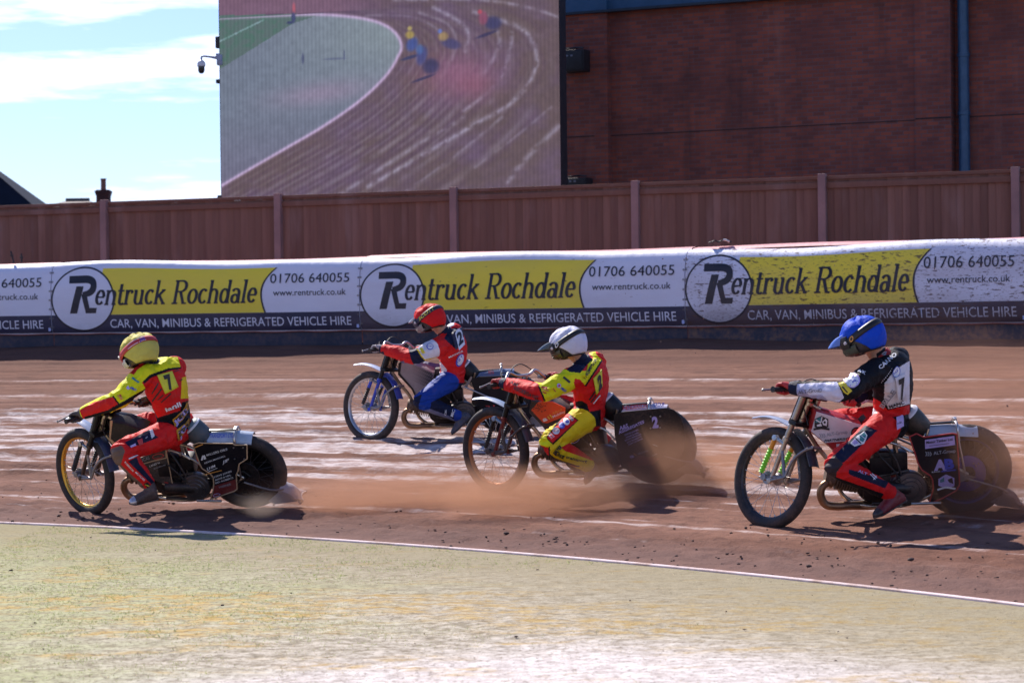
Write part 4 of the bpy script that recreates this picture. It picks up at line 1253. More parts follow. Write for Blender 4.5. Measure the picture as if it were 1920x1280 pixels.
def bike(k, label, c):
    b = BIKE[k]
    Mt = Matrix([[*b['M'][i], b['T'][i]] for i in range(3)] + [[0, 0, 0, 1]])
    root = empty('speedway_bike', Mt)
    tag(root, label, 'motorbike', 'speedway bikes racing on the track')
    X = steer(k)
    fork_m, rim_f, rim_r = c['fork'], c['rim_f'], c['rim_r']
    wheel(k, True, root, rim_f, hub_m=alloy)
    rw = wheel(k, False, root, rim_r, hub_m=c.get('hub_r', engine_m))
    mb = MB(); mb.lathe([(0, -.088), (.20, -.070), (.238, -.050), (.238, -.046), (.20, -.066), (0, -.084)], (0, 0, RR), (0, 1, 0), 56)
    mb.build('wheel_cover', mat('black_cover', (.005, .005, .007), .55, dirt=.0, spec=.2), rw)
    # ---------------- frame
    mb = MB()
    mb.tube([(1.045, 0, .93), (1.125, 0, .735)], .027, 14)
    mb.tube([(1.06, 0, .875), (.85, 0, .75), (.60, 0, .64), (.44, 0, .60)], .016, 10, sub=4)
    mb.tube([(1.115, 0, .76), (1.02, 0, .58), (.93, 0, .44), (.86, 0, .23), (.78, 0, .15)], .016, 10, sub=5)
    for s in (1, -1):
        mb.tube([(.80, .03 * s, .15), (.62, .06 * s, .125), (.40, .08 * s, .135), (.16, .10 * s, .24), (0, .105 * s, RR)], .013, 10, sub=4)
        mb.tube([(.60, .02 * s, .63), (.40, .07 * s, .60), (.22, .10 * s, .47), (0, .105 * s, RR)], .012, 10, sub=4)
        mb.tube([(.48, .03 * s, .60), (.46, .05 * s, .36), (.42, .06 * s, .16)], .013, 10, sub=3)
        mb.tube([(.30, .09 * s, .53), (.26, .085 * s, .66)], .009, 8)
    for q in ((1.06, 0, .875), (1.115, 0, .76)): mb.lathe([(.020, -.02), (.034, -.012), (.034, .012), (.020, .02)], q, AXIS, 16)
    mb.build('frame', c.get('frame', nickel), root)
    # silver stays running back from the seat
    mb = MB()
    if k == 'R2':
        a_, b_ = loc(k, 868, 724, .15), loc(k, 947, 757, .16)
        mb.tube([(a_[0], .15, a_[1]), (b_[0], .16, b_[1])], .0085, 10); mb.lathe([(0, -.014), (.016, -.012), (.016, .012), (0, .014)], (a_[0], .15, a_[1]), (0, 1, 0), 14)
    else:
        mb.tube([(.56, .10, .60), (.47, .11, .565), (.40, .12, .52)], .010, 10, sub=3)
        mb.tube([(.47, .115, .568), (.36, .12, .50), (.30, .12, .42)], .008, 8, sub=3)
    mb.tube([(.47, -.1, .568), (.02, -.14, RR)], .008, 8)
    for q in ((.56, .10, .60), (.47, .113, .567)): mb.lathe([(0, -.012), (.014, -.01), (.014, .01), (0, .012)], q, (0, 1, 0), 12)
    mb.tube([(.40, .14, .155), (.2, .15, .15)], .010, 10)
    mb.build('stay', steel, root)
    # ---------------- front end (turned to the right)
    mb = MB()
    up = AXIS; base = PA - AXIS * .02
    def leg(t, y, dx=0.0): return PA + AXIS * t + np.array([math.cos(RAKE), 0, math.sin(RAKE)]) * dx + np.array([0, y, 0])
    for s in (1, -1):
        mb.tube([leg(.0, .075 * s, -.005), leg(.28, .075 * s), leg(.30, .075 * s)], [.0165, .0165, .019], 14)
        mb.tube([leg(.30, .075 * s), leg(.40, .075 * s), leg(.66, .075 * s)], .0195, 14)
        mb.lathe([(.0195, -.015), (.027, -.012), (.027, .012), (.0195, .015)], leg(.31, .075 * s), AXIS, 16)
        mb.lathe([(0, -.012), (.018, -.01), (.018, .01), (0, .012)], leg(.0, .075 * s, -.005) + np.array([0, .012 * s, 0]), (0, 1, 0), 14)
    fk = mb.build('fork', fork_m, root, X=X)
    mb = MB()
    for s in (1, -1): mb.tube([leg(.335, .075 * s), leg(.44, .075 * s), leg(.62, .075 * s)], .0215, 14)
    mb.build('fork_sleeve', c.get('sleeve', blackp), fk, X=X)
    mb = MB()
    for t, h in ((.645, .028), (.44, .030)):
        Rm = np.stack([[math.cos(RAKE), 0, math.sin(RAKE)], [0, 1, 0], AXIS], 1)
        mb.box(leg(t, 0, -.02), (.075, .215, h), R=Rm, bev=.010)
        for s in (1, -1): mb.lathe([(.012, -.02), (.030, -.018), (.030, .018), (.012, .02)], leg(t, .075 * s), AXIS, 16)
    mb.box(leg(.54, .0, .026), (.012, .17, .21), R=Rm, bev=.004)     # black plate across the legs
    mb.build('fork_clamp', blackp, fk, X=X)
    mb = MB()
    for s in (1, -1):      # leading links, with the brace round the back of the tyre
        A0 = leg(.0, .085 * s, -.005); ax = FA + np.array([.0, .085 * s, 0])
        P1 = leg(.075, .080 * s, -.115)
        mb.tube([ax, A0], .012, 10); mb.tube([A0, P1], .011, 10); mb.tube([ax + np.array([.045, 0, .0]), ax, P1], .009, 8)
        mb.lathe([(0, -.016), (.024, -.014), (.024, .014), (0, .016)], ax, (0, 1, 0), 16)
        P2 = FA + np.array([-.33, .060 * s, .19]); P3 = FA + np.array([-.385, .03 * s, .215])
        mb.tube([P1, FA + np.array([-.24, .068 * s, .12]), P2, P3], .010, 8, sub=3)
        mb.tube([leg(.235, .078 * s), P1], .012, 8)
    mb.tube([FA + np.array([-.385, .045, .215]), FA + np.array([-.385, -.045, .215])], .011, 8)
    mb.build('link', c.get('link', alloy), fk, X=X)
    for s in (1, -1):
        mb = MB(); lo = FA + np.array([.03, .092 * s, .02]); hi = leg(.285, .100 * s, .075)
        mb.tube([hi, hi + (lo - hi) * .32], .017, 14, mi=1)
        P = [hi + (lo - hi) * q for q in np.linspace(.30, .94, 33)]
        mb.tube(P, [.0205 if i % 4 < 2 else .0145 for i in range(33)], 14, mi=0)
        mb.tube([hi + (lo - hi) * .9, lo], .010, 8, mi=2)
        mb.tube([hi, leg(.275, .078 * s)], .013, 10, mi=3)
        mb.lathe([(0, -.018), (.02, -.016), (.02, .016), (0, .018)], hi, (0, 1, 0), 14, mi=3)
        mb.build('shock_absorber', [c['gaiter'], c['shock'], steel, c.get('shock_top', alloy)], fk, X=X)
    # handlebar
    mb = MB()
    cl = leg(.69, 0, -.01)
    for s in (1, -1): mb.box(leg(.675, .035 * s, -.01), (.03, .024, .04), R=Rm, bev=.006)
    G = GRIP
    mb.tube([(G[0] + .0, .42, G[2] - .012), (G[0], .25, G[2] + .008), (1.02, .16, 1.0), (cl[0], .08, cl[2] + .01), (cl[0], 0, cl[2] + .005), (cl[0], -.08, cl[2] + .01), (1.02, -.16, 1.0), (G[0], -.25, G[2] + .008), (G[0], -.42, G[2] - .012)], .0125, 12, sub=5)
    hb = mb.build('handlebar', c.get('bar', steel), root, X=X)
    for s in (1, -1):
        mb = MB(); mb.tube([(G[0], .245 * s, G[2] + .008), (G[0], .255 * s, G[2] + .008), (G[0], .41 * s, G[2] - .012), (G[0], .43 * s, G[2] - .013)], [.022, .0165, .0165, .021], 14)
        mb.build('grip', c.get('grip', rubber_clean), hb, X=X)
        mb = MB(); mb.box((G[0] + .03, .225 * s, G[2] + .014), (.05, .035, .03), bev=.008)
        mb.tube([(G[0] + .035, .23 * s, G[2] + .012), (G[0] + .085, .30 * s, G[2] + .004), (G[0] + .075, .40 * s, G[2] - .012), (G[0] + .065, .455 * s, G[2] - .02)], [.008, .0075, .007, .0085], 8, sub=4)
        mb.lathe([(0, -.01), (.0115, 0), (0, .01)], (G[0] + .065, .458 * s, G[2] - .02), (0, 1, 0), 10)
        mb.build('lever', c.get('lever', alloy), hb, X=X)
    mb = MB()     # cables, kept on the turned side
    lo = .06 if k == 'R1' else .0
    mb.tube([(1.03, .22, .95), (1.10, .16, 1.0 - lo), (1.10, .05, .97 - lo), (1.08, .03, .86 - lo), (1.02, .03, .72)], .0045, 6, sub=6)
    mb.tube([(1.03, -.22, .95), (1.13, -.12, 1.05 - lo * 1.5), (1.14, .0, 1.0 - lo * 1.5), (1.10, -.03, .86), (1.0, -.02, .74)], .0045, 6, sub=6)
    mb.build('cables', rubber_clean, hb, X=X)
    # front mudguard
    mb = MB()
    ctr = FA
    arch(mb, [(ctr[0] + .20, ctr[2] + .425), (ctr[0] + .08, ctr[2] + .435), (ctr[0] - .04, ctr[2] + .415), (ctr[0] - .155, ctr[2] + .375)], .047, .014)
    mg = mb.build('mudguard', c['guard_f'], root, X=X)
    mb = MB()
    arch(mb, [(ctr[0] - .205, ctr[2] + .345), (ctr[0] - .29, ctr[2] + .275), (ctr[0] - .345, ctr[2] + .20), (ctr[0] - .395, ctr[2] + .09)], .047, .014)
    for s in (1, -1): mb.tube([(ctr[0] - .25, .046 * s, ctr[2] + .30), leg(.36, .07 * s)], .006, 6, mi=0)
    mb.build('mudguard', c.get('guard_f2', c['guard_f']), root, X=X)
    # ---------------- tank with side panels
    tp = [loc(k, x, y, .095) for x, y in c['tank']]
    mb = MB(); mb.prism(tp, .095, -.095, bev=.022)
    tk = mb.build('fuel_tank', c['tank_m'], root, angle=35)
    for nm, pts, y, m in c.get('tank_panels', []):
        mb = MB(); mb.prism([loc(k, x, yy, y) for x, yy in pts], y + .004, y - .01, bev=.001); mb.build(nm, m, tk, angle=20)
    hi_i = loc(k, *c['cap'], .0)
    mb = MB(); mb.lathe([(.026, -.03), (.026, .0), (.036, .002), (.036, .016), (.028, .022), (0, .022)], (hi_i[0], 0, hi_i[1]), (-.35, 0, 1), 20); mb.build('filler_cap', c.get('cap_m', mat('red_anodised', (.42, .03, .04), .35, .6, dirt=.1)), tk)
    if c.get('tank_text'): plate_text(k, .0995, c['tank_text'], 'lettering', c['text_m'], tk)
    # ---------------- seat with bum-stop
    mb = MB()
    mb.tube([(.66, 0, .665), (.56, 0, .655), (.46, 0, .665), (.42, 0, .69)], [.05, .065, .075, .06], 16, sub=4)
    st = mb.build('seat', c.get('seat_m', rubber_clean), root)
    sc = loc(k, *c['hump'], .0); ax = np.array([.62, 0, .78]) if c.get('hump_up') is None else np.asarray(c['hump_up'])
    mb = MB()
    mb.lathe([(0, .075), (.05, .074), (.072, .068), (.084, .052)], (sc[0], 0, sc[1]), ax, 32, mi=1)
    mb.lathe([(.084, .052), (.089, .045), (.088, .035)], (sc[0], 0, sc[1]), ax, 32, mi=2)
    mb.lathe([(.088, .035), (.090, -.03), (.086, -.10), (.06, -.13), (0, -.135)], (sc[0], 0, sc[1]), ax, 32, mi=0)
    mb.build('seat_pad', [c.get('hump_side', blackp), c['hump_m'], white_ink], st)
    # ---------------- rear mudguard
    rp = [loc(k, x, y, .02) for x, y in c['rmud']]
    mb = MB(); arch(mb, rp, .082, .055, t=.006, n=12)
    rm = mb.build('mudguard', c['guard_r'], root)
    bx = loc(k, *c['rbracket'], .0)
    mb = MB()
    mb.tube([(bx[0] - .005, .10, bx[1] - .10), (bx[0], .09, bx[1] - .02), (bx[0], .05, bx[1] + .012), (bx[0], 0, bx[1] + .018), (bx[0], -.05, bx[1] + .012), (bx[0], -.09, bx[1] - .02), (bx[0] - .01, -.10, bx[1] - .12)], .010, 10, sub=4)
    mb.box((bx[0], .0, bx[1] + .022), (.024, .05, .03), bev=.006)
    mb.build('mudguard_bracket', steel, rm)
    mb = MB(); mb.tube([(bx[0], .098, bx[1] - .08), (.02, .115, RR)], .008, 8); mb.tube([(bx[0], -.098, bx[1] - .08), (.02, -.115, RR)], .008, 8); mb.build('mudguard_stay', steel, rm)
    mb = MB(); mb.box((rp[0][0] - .115, 0, rp[0][1] + .014), (.25, .03, .012), bev=.004); mb.build('top_rail', blackp, rm)
    if c.get('rmud_text'):
        V, F, MI = [], [], []
        for s, x0, x1, mi in c['rmud_text']:
            TV, TF = text2d(s, 0, .02)
            a0, a1 = loc(k, *x0, .084), loc(k, *x1, .084); b0 = len(V)
            for u, v in TV:
                q = a0 + (a1 - a0) * u
                V.append((q[0], .0865 - .035 * v * .5, q[1] + .028 * v))
            F += [tuple(i + b0 for i in f) for f in TF]; MI += [mi] * len(TF)
        mesh_obj('lettering', V, F, c['text_m'], rm, MI, smooth=False)
    # ---------------- side guard panel
    gp = [loc(k, x, y, .135) for x, y in c['guard']]
    mb = MB(); mb.prism(gp, .135, .129, bev=.0015)
    gd = mb.build('guard_panel', c['guard_m'], root, angle=20)
    mb = MB(); n = len(gp); cen = sum(gp) / n
    for i in range(n):
        p, q = gp[i], gp[(i + 1) % n]
        mb.tube([(p[0], .1352, p[1]), (q[0], .1352, q[1])], .0052, 6)
    if c.get('edge'): mb.build('edge_trim', c['edge'], gd)
    for nm, pts, m in c.get('guard_panels', []):
        mb = MB(); mb.prism([loc(k, x, y, .135) for x, y in pts], .1362, .134, bev=.0005); mb.build(nm, m, gd, angle=20)
    if c.get('guard_text'): plate_text(k, .137, c['guard_text'], 'lettering', c['text_m'], gd)
    mb = MB()
    for x, y in c.get('bolts', []):
        q = loc(k, x, y, .135); mb.lathe([(0, .142), (.006, .141), (.008, .134)], (q[0], 0, q[1]), (0, 1, 0), 10)
    if c.get('bolts'): mb.build('bolts', steel, gd)
    # ---------------- engine: cylinder laid forward, clutch drum at the back
    mb = MB()
    mb.lathe([(0, .075), (.085, .07), (.115, .05), (.12, 0), (.115, -.05), (.085, -.07), (0, -.075)], (.64, 0, .27), (0, 1, 0), 36)
    mb.box((.62, .055, .27), (.20, .05, .16), bev=.03); mb.box((.56, -.02, .22), (.26, .14, .14), bev=.03)
    mb.box((.46, 0, .42), (.12, .12, .16), bev=.02); mb.box((.58, .03, .45), (.13, .12, .14), bev=.025)
    mb.tube([(.66, .05, .39), (.72, .05, .46), (.70, .04, .53)], .032, 14, sub=4)
    eng = mb.build('engine', engine_m, root)
    mb = MB(); ca = np.array([.985, 0, .17]); ca = np.array([.97, 0, .24]); ca = ca / np.linalg.norm(ca)
    for i in range(9):
        mb.lathe([(.05, -.004), (.083 - .002 * (i % 2), -.004), (.083, .004), (.05, .004)], np.array([.745, .0, .30]) + ca * (.018 * i), ca, 28, closed=True)
    mb.lathe([(.052, 0), (.052, .17), (.07, .17), (.07, .215), (.05, .235), (0, .235)], np.array([.735, 0, .30]), ca, 24)
    mb.build('cylinder', mat('finned_alloy', (.20, .15, .12), .55, .7, dirt=.35), eng)
    mb = MB()
    cc = np.array([.40, .075, .255])
    mb.lathe([(.11, -.03), (.118, -.02), (.118, .035), (.110, .045), (.085, .047), (.080, .055), (.060, .058), (.055, .066), (.030, .068), (.026, .076), (0, .076)], cc, (0, 1, 0), 40)
    for i in range(6):
        q = 2 * PI * i / 6; mb.lathe([(0, .064), (.009, .063), (.009, .05)], cc + np.array([math.cos(q) * .07, 0, math.sin(q) * .07]), (0, 1, 0), 10)
    mb.build('clutch', mat('clutch_drum', (.16, .145, .14), .38, .8, dirt=.2), eng)
    mb = MB(); mb.tube([(.64, .105, .27), (.40, .105, .255)], .05, 14); mb.tube([(.66, .09, .345), (.40, .09, .378)], .012, 8)
    mb.tube([(.66, .09, .16), (.42, .09, .14)], .012, 8)
    for q in ((.62, .12, .30), (.55, .12, .24), (.66, .12, .24), (.48, .13, .33)): mb.lathe([(0, .012), (.012, .010), (.014, 0)], q, (0, 1, 0), 10)
    mb.build('primary_cover', mat('dull_casing', (.055, .05, .05), .42, .7, dirt=.15), eng)
    mb = MB()
    mb.tube([(.935, .03, .315), (.985, .045, .295), (1.005, .05, .235), (.975, .05, .165), (.90, .05, .145), (.80, .04, .14), (.60, -.02, .115), (.42, -.12, .15)], [.026, .027, .028, .029, .030, .031, .032, .034], 16, sub=6)
    mb.tube([(.42, -.12, .15), (.30, -.15, .19), (.05, -.16, .22), (-.12, -.16, .24)], [.034, .055, .055, .05], 18, sub=3)
    mb.lathe([(.026, -.01), (.042, -.008), (.042, .008), (.026, .01)], (.94, .032, .313), (1, .1, -.2), 16)
    mb.build('exhaust_pipe', c.get('exhaust', pipe_brown), eng)
    mb = MB()
    mb.tube([(.66, .06, .62), (.60, .12, .50), (.50, .13, .38), (.47, .12, .30)], .006, 8, sub=5)
    mb.tube([(.58, .08, .60), (.50, .12, .48), (.46, .115, .36)], .007, 8, sub=5)
    mb.tube([(.70, .05, .60), (.74, .09, .50), (.68, .09, .40), (.66, .08, .30)], .006, 8, sub=5)
    mb.build('hoses', rubber_clean, eng)
    mb = MB(); mb.box((.60, .115, .43), (.15, .012, .12), bev=.004); bxp = mb.build('ignition_box', blackp, eng)
    # lower side panel in front of the clutch
    if c.get('lower'):
        mb = MB(); mb.prism([loc(k, x, y, .12) for x, y in c['lower']], .12, .114, bev=.0015); lp = mb.build('side_panel', c.get('lower_m', blackp), root, angle=20)
        if c.get('lower_edge'):
            mb = MB(); L = [loc(k, x, y, .12) for x, y in c['lower_edge']]
            for p, q in zip(L[:-1], L[1:]): mb.tube([(p[0], .1205, p[1]), (q[0], .1205, q[1])], .0045, 6)
            mb.build('edge_trim', c['edge'], lp)
        if c.get('lower_text'): plate_text(k, .1205, c['lower_text'], 'lettering', c['text_m'], lp)
    # right footrest and chain
    mb = MB(); mb.tube([(.42, -.09, .20), (.42, -.24, .205)], .014, 10); mb.box((.42, -.235, .205), (.035, .05, .03), bev=.008); mb.build('footrest', steel, root)
    mb = MB()
    mb.tube([(.40, .085, .295), (.0, .085, RR + .05), (-.05, .085, RR), (.0, .085, RR - .05), (.40, .085, .215), (.44, .085, .255)], .006, 6, closed=True); mb.build('chain', engine_m, root)
    # dirt deflector trailing behind the back wheel
    D = [loc(k, x, y, .02) for x, y in c['deflector']]
    mb = MB(); a_, b_, e_ = D
    mid = (a_ + b_) / 2 + np.array([0.015, .01])
    P = [(a_[0], 0, a_[1]), (mid[0], 0, mid[1]), (b_[0], 0, b_[1]), (e_[0], 0, e_[1])]
    arch(mb, [(a_[0] + .01, a_[1] + .03), (a_[0] - .03, a_[1] + .01), ((a_[0] + e_[0]) / 2 - .02, (a_[1] + e_[1]) / 2 + .02), (e_[0], e_[1]), (e_[0] + .02, e_[1] - .025)], .075, .03, t=.02, n=8)
    mb.prism([(a_[0], a_[1] - .0), (e_[0] + .02, e_[1] + .005), (e_[0] + .01, e_[1] - .04), (b_[0], b_[1]), (b_[0] + .05, b_[1] + .03)], .062, .05, bev=.002)
    mb.prism([(a_[0], a_[1] - .0), (e_[0] + .02, e_[1] + .005), (e_[0] + .01, e_[1] - .04), (b_[0], b_[1]), (b_[0] + .05, b_[1] + .03)], -.05, -.062, bev=.002)
    df = mb.build('dirt_deflector', c.get('deflector_m', mat('scuffed_plastic', (.30, .27, .28), .6, dirt=.3)), root)
    mb = MB()
    for s in (1, -1): mb.tube([(0, .12 * s, RR - .03), (-.2, .13 * s, RR - .10), (a_[0] - .01, .06 * s, a_[1])], .008, 8, sub=3)
    mb.build('deflector_stay', alloy, df)
    if c.get('extra'): c['extra'](k, root)
    return root

gold_rim = mat('gold_rim', (.78, .42, .07), .30, .9, dirt=.12)
tan_edge = mat('tan_edging', (.50, .33, .19), .5, dirt=.1)
red_edge = mat('red_edging', (.50, .035, .03), .5, dirt=.1)
alloy_rim = mat('alloy_rim', (.55, .55, .58), .3, .9, dirt=.15)
black_rim = mat('black_rim', (.03, .03, .035), .35, .5, dirt=.15)
orange_rim = mat('orange_rim', (.38, .12, .04), .35, .7, dirt=.3)
mg_blue = mat('blue_white_mudguard', (.42, .50, .62), .3, dirt=.1, coat=.4)
navy_plate = mat('black_plate', (.006, .006, .010), .36, dirt=.03, spec=.3)
silver_plate = mat('silver_plate', (.30, .26, .28), .45, .3, dirt=.2)
orange_plate = mat('orange_plate', (.72, .075, .012), .4, dirt=.2)
lilac_plate = mat('white_plate', (.72, .66, .70), .35, dirt=.12)
red_plate = mat('red_plate', (.48, .02, .025), .35, dirt=.12)
dkred_plate = mat('dark_red_plate', (.16, .012, .014), .4, dirt=.15)
blue_anod = mat('blue_anodised', (.03, .07, .52), .3, .6, dirt=.08)
teal_ink = mat('teal_ink', (.03, .22, .26), .5, dirt=.05)
orange_ink = mat('orange_ink', (.70, .30, .06), .5, dirt=.05)
purple_ink = mat('lilac_ink', (.48, .38, .72), .5, dirt=.05)
black_ink = mat('black_ink_small', (.015, .015, .02), .5, dirt=.05)
blue_ink = mat('blue_ink', (.03, .07, .50), .5, dirt=.05)
red_ink = mat('red_ink', (.60, .04, .04), .5, dirt=.05)
yellow_ink = mat('yellow_ink', (.75, .62, .04), .5, dirt=.05)
grey_ink = mat('grey_ink', (.32, .33, .38), .5, dirt=.05)
TEXT_M = [white_ink, orange_ink, purple_ink, black_ink, blue_ink, red_ink, teal_ink, yellow_ink, grey_ink]
W_, O_, P_, K_, B_, R_, T_, Y_, G_ = range(9)
def z2(pts, x, y, s): return [(x + a / s, y + b / s) for a, b in pts]

def bolts_grid(): return [(438, 839), (456, 839), (440, 860), (458, 860)]
# ---- the leading bike, left
bike('R1', 'leading speedway bike with a gold front rim and black guard panel edged in tan', dict(
    fork=mat('dark_fork', (.06, .045, .04), .3, .7, dirt=.15), rim_f=gold_rim, rim_r=black_rim, gaiter=rubber_clean, shock=rubber_clean, shock_top=steel,
    guard_f=mat('pale_blue_mudguard', (.40, .48, .66), .3, dirt=.1, coat=.4), guard_f2=mat('navy_mudguard', (.02, .05, .13), .35, dirt=.1),
    tank=z2([(45, 62), (85, 70), (250, 100), (520, 205), (480, 240), (215, 400), (150, 395), (35, 330)], 200, 780, 7.109),
    tank_m=mat('charcoal_tank', (.018, .016, .018), .38, dirt=.05, spec=.3),
    tank_panels=[('edge_trim', z2([(45, 60), (80, 62), (55, 300), (165, 398), (140, 402), (35, 325)], 200, 780, 7.109), .097, tan_edge)],
    cap=(231, 790), hump=(366, 806), hump_m=mat('grey_seat_face', (.20, .27, .30), .5, dirt=.15), hump_side=mat('slate_seat', (.05, .075, .095), .5, dirt=.15),
    rmud=[(389, 812), (430, 810.5), (474, 813.5)], rbracket=(443, 809), guard_r=mg_blue, rmud_text=[('TRANSPORT LTD', (393, 820), (438, 819), B_)],
    guard=z2([(215, 360), (285, 335), (400, 340), (720, 345), (740, 362), (895, 362), (900, 535), (800, 600), (790, 640), (785, 690), (760, 740), (772, 920), (735, 945), (435, 1050), (470, 930), (478, 850), (470, 770), (430, 720), (330, 660), (300, 600)], 330, 780, 6.736),
    guard_m=navy_plate, edge=tan_edge,
    guard_panels=[('red_panel', z2([(478, 880), (765, 790), (765, 915), (735, 938), (450, 1035)], 330, 780, 6.736), dkred_plate)],
    bolts=bolts_grid(),
    guard_text=[('MILLERS OILS', 388, 854.5, 426.5, 843, 4.2, W_), ('KEVIN MASCALL', 384, 869, 423, 855, 3.2, W_), ('LHM', 389, 881, 405, 874.5, 5.5, W_, .2), ('JIP', 417, 869, 431, 863, 5.5, W_, .3),
                ([(377, 862), (379, 854), (381, 852), (383, 854), (385, 860), (383, 860.5), (381.5, 856), (380, 862)], W_), ([(382, 860), (382.5, 853), (384, 851.5), (387, 859), (385, 859.5), (384, 856), (383.5, 860)], W_),
                ('STEVE JONES', 402, 895, 435, 883.5, 3.2, W_), ('ANNE & NEIL', 404, 900.5, 434, 890.5, 3.2, W_), ('KEV ROBERTS', 405, 906, 438, 895.5, 3.2, W_), ('WERNER', 411, 914.5, 434, 908, 4.0, G_),
                (line(384, 888.5, 416, 880.5, 1.6), O_), (line(366, 837.5, 381, 831.5, 2.2), O_), (line(391, 883, 408, 876, .9), W_)] + ringmarks(407, 926, 7, 3.2, .9, P_, -.25),
    text_m=TEXT_M,
    lower=z2([(430, 560), (790, 440), (885, 940), (640, 860), (540, 700)], 200, 780, 7.109), lower_edge=z2([(430, 650), (640, 590), (795, 555), (790, 440), (885, 940), (740, 900)], 200, 780, 7.109),
    lower_m=mat('dull_black_plate', (.03, .028, .028), .5, dirt=.3),
    lower_text=[('LUCAS', 262, 866.5, 281, 860, 6.5, G_), ('LAND N', 281, 875, 300, 868, 3.6, W_), ('BUILDERS LTD', 289, 879, 311, 871.5, 2.6, G_)] + ringmarks(297, 854, 11, 5, 1.1, R_, -.2) + ringmarks(313, 902, 4, 1.6, .8, R_, .2),
    deflector=[(531, 912), (518, 940), (561, 926)], deflector_m=mat('grey_deflector', (.40, .37, .42), .6, dirt=.2)))
# ---- second bike, behind and to the left of the third
bike('R2', 'speedway bike farthest back with a silver side panel and blue front fork', dict(
    fork=blue_anod, rim_f=alloy_rim, rim_r=black_rim, gaiter=rubber_clean, shock=blue_anod, link=alloy,
    guard_f=mat('white_blue_mudguard', (.52, .58, .78), .3, dirt=.08, coat=.4), guard_f2=mat('blue_mudguard', (.025, .06, .36), .35, dirt=.1),
    tank=z2([(790, 128), (960, 150), (1240, 270), (1225, 400), (1110, 480), (1000, 600), (945, 490), (770, 290)], 640, 660, 7.11), tank_m=silver_plate,
    tank_panels=[('edge_trim', z2([(760, 150), (795, 130), (778, 285), (955, 480), (1005, 600), (985, 600), (935, 495), (755, 300)], 640, 660, 7.11), .097, blackp)],
    tank_text=[(ellipse(640 + (960 + 24 * i + 12 * (j % 2)) / 7.11, 660 + (178 + 24 * j + 9.5 * i) / 7.11, .45 + .13 * i, .45 + .13 * i, 0, 8), K_) for i in range(11) for j in range(9) if 178 + 24 * j + 9.5 * i < 430],
    cap=(756, 678), cap_m=blackp, hump=(874, 692), hump_m=mat('steel_seat_face', (.16, .19, .22), .45, dirt=.15), hump_side=blackp,
    rmud=[(891, 699), (925, 693.5), (964, 692)], rbracket=(940, 688), guard_r=mat('navy_white_mudguard', (.12, .16, .27), .3, dirt=.1, coat=.4), rmud_text=[('REG', (916, 700), (926, 699.5), R_)],
    guard=[(882, 712), (897, 706), (960, 704), (990, 715), (1002, 745), (998, 780), (975, 803), (945, 808), (915, 795), (900, 770), (893, 740)], guard_m=navy_plate,
    guard_panels=[('white_bracket', [(870, 724), (883, 705), (886, 707), (876, 726)], alloy)],
    guard_text=[('31', 911, 768, 928, 766, 8, R_)], text_m=TEXT_M,
    deflector=[(1000, 778), (990, 800), (1024, 789)], frame=mat('dull_frame', (.42, .32, .22), .35, .9, dirt=.2)))
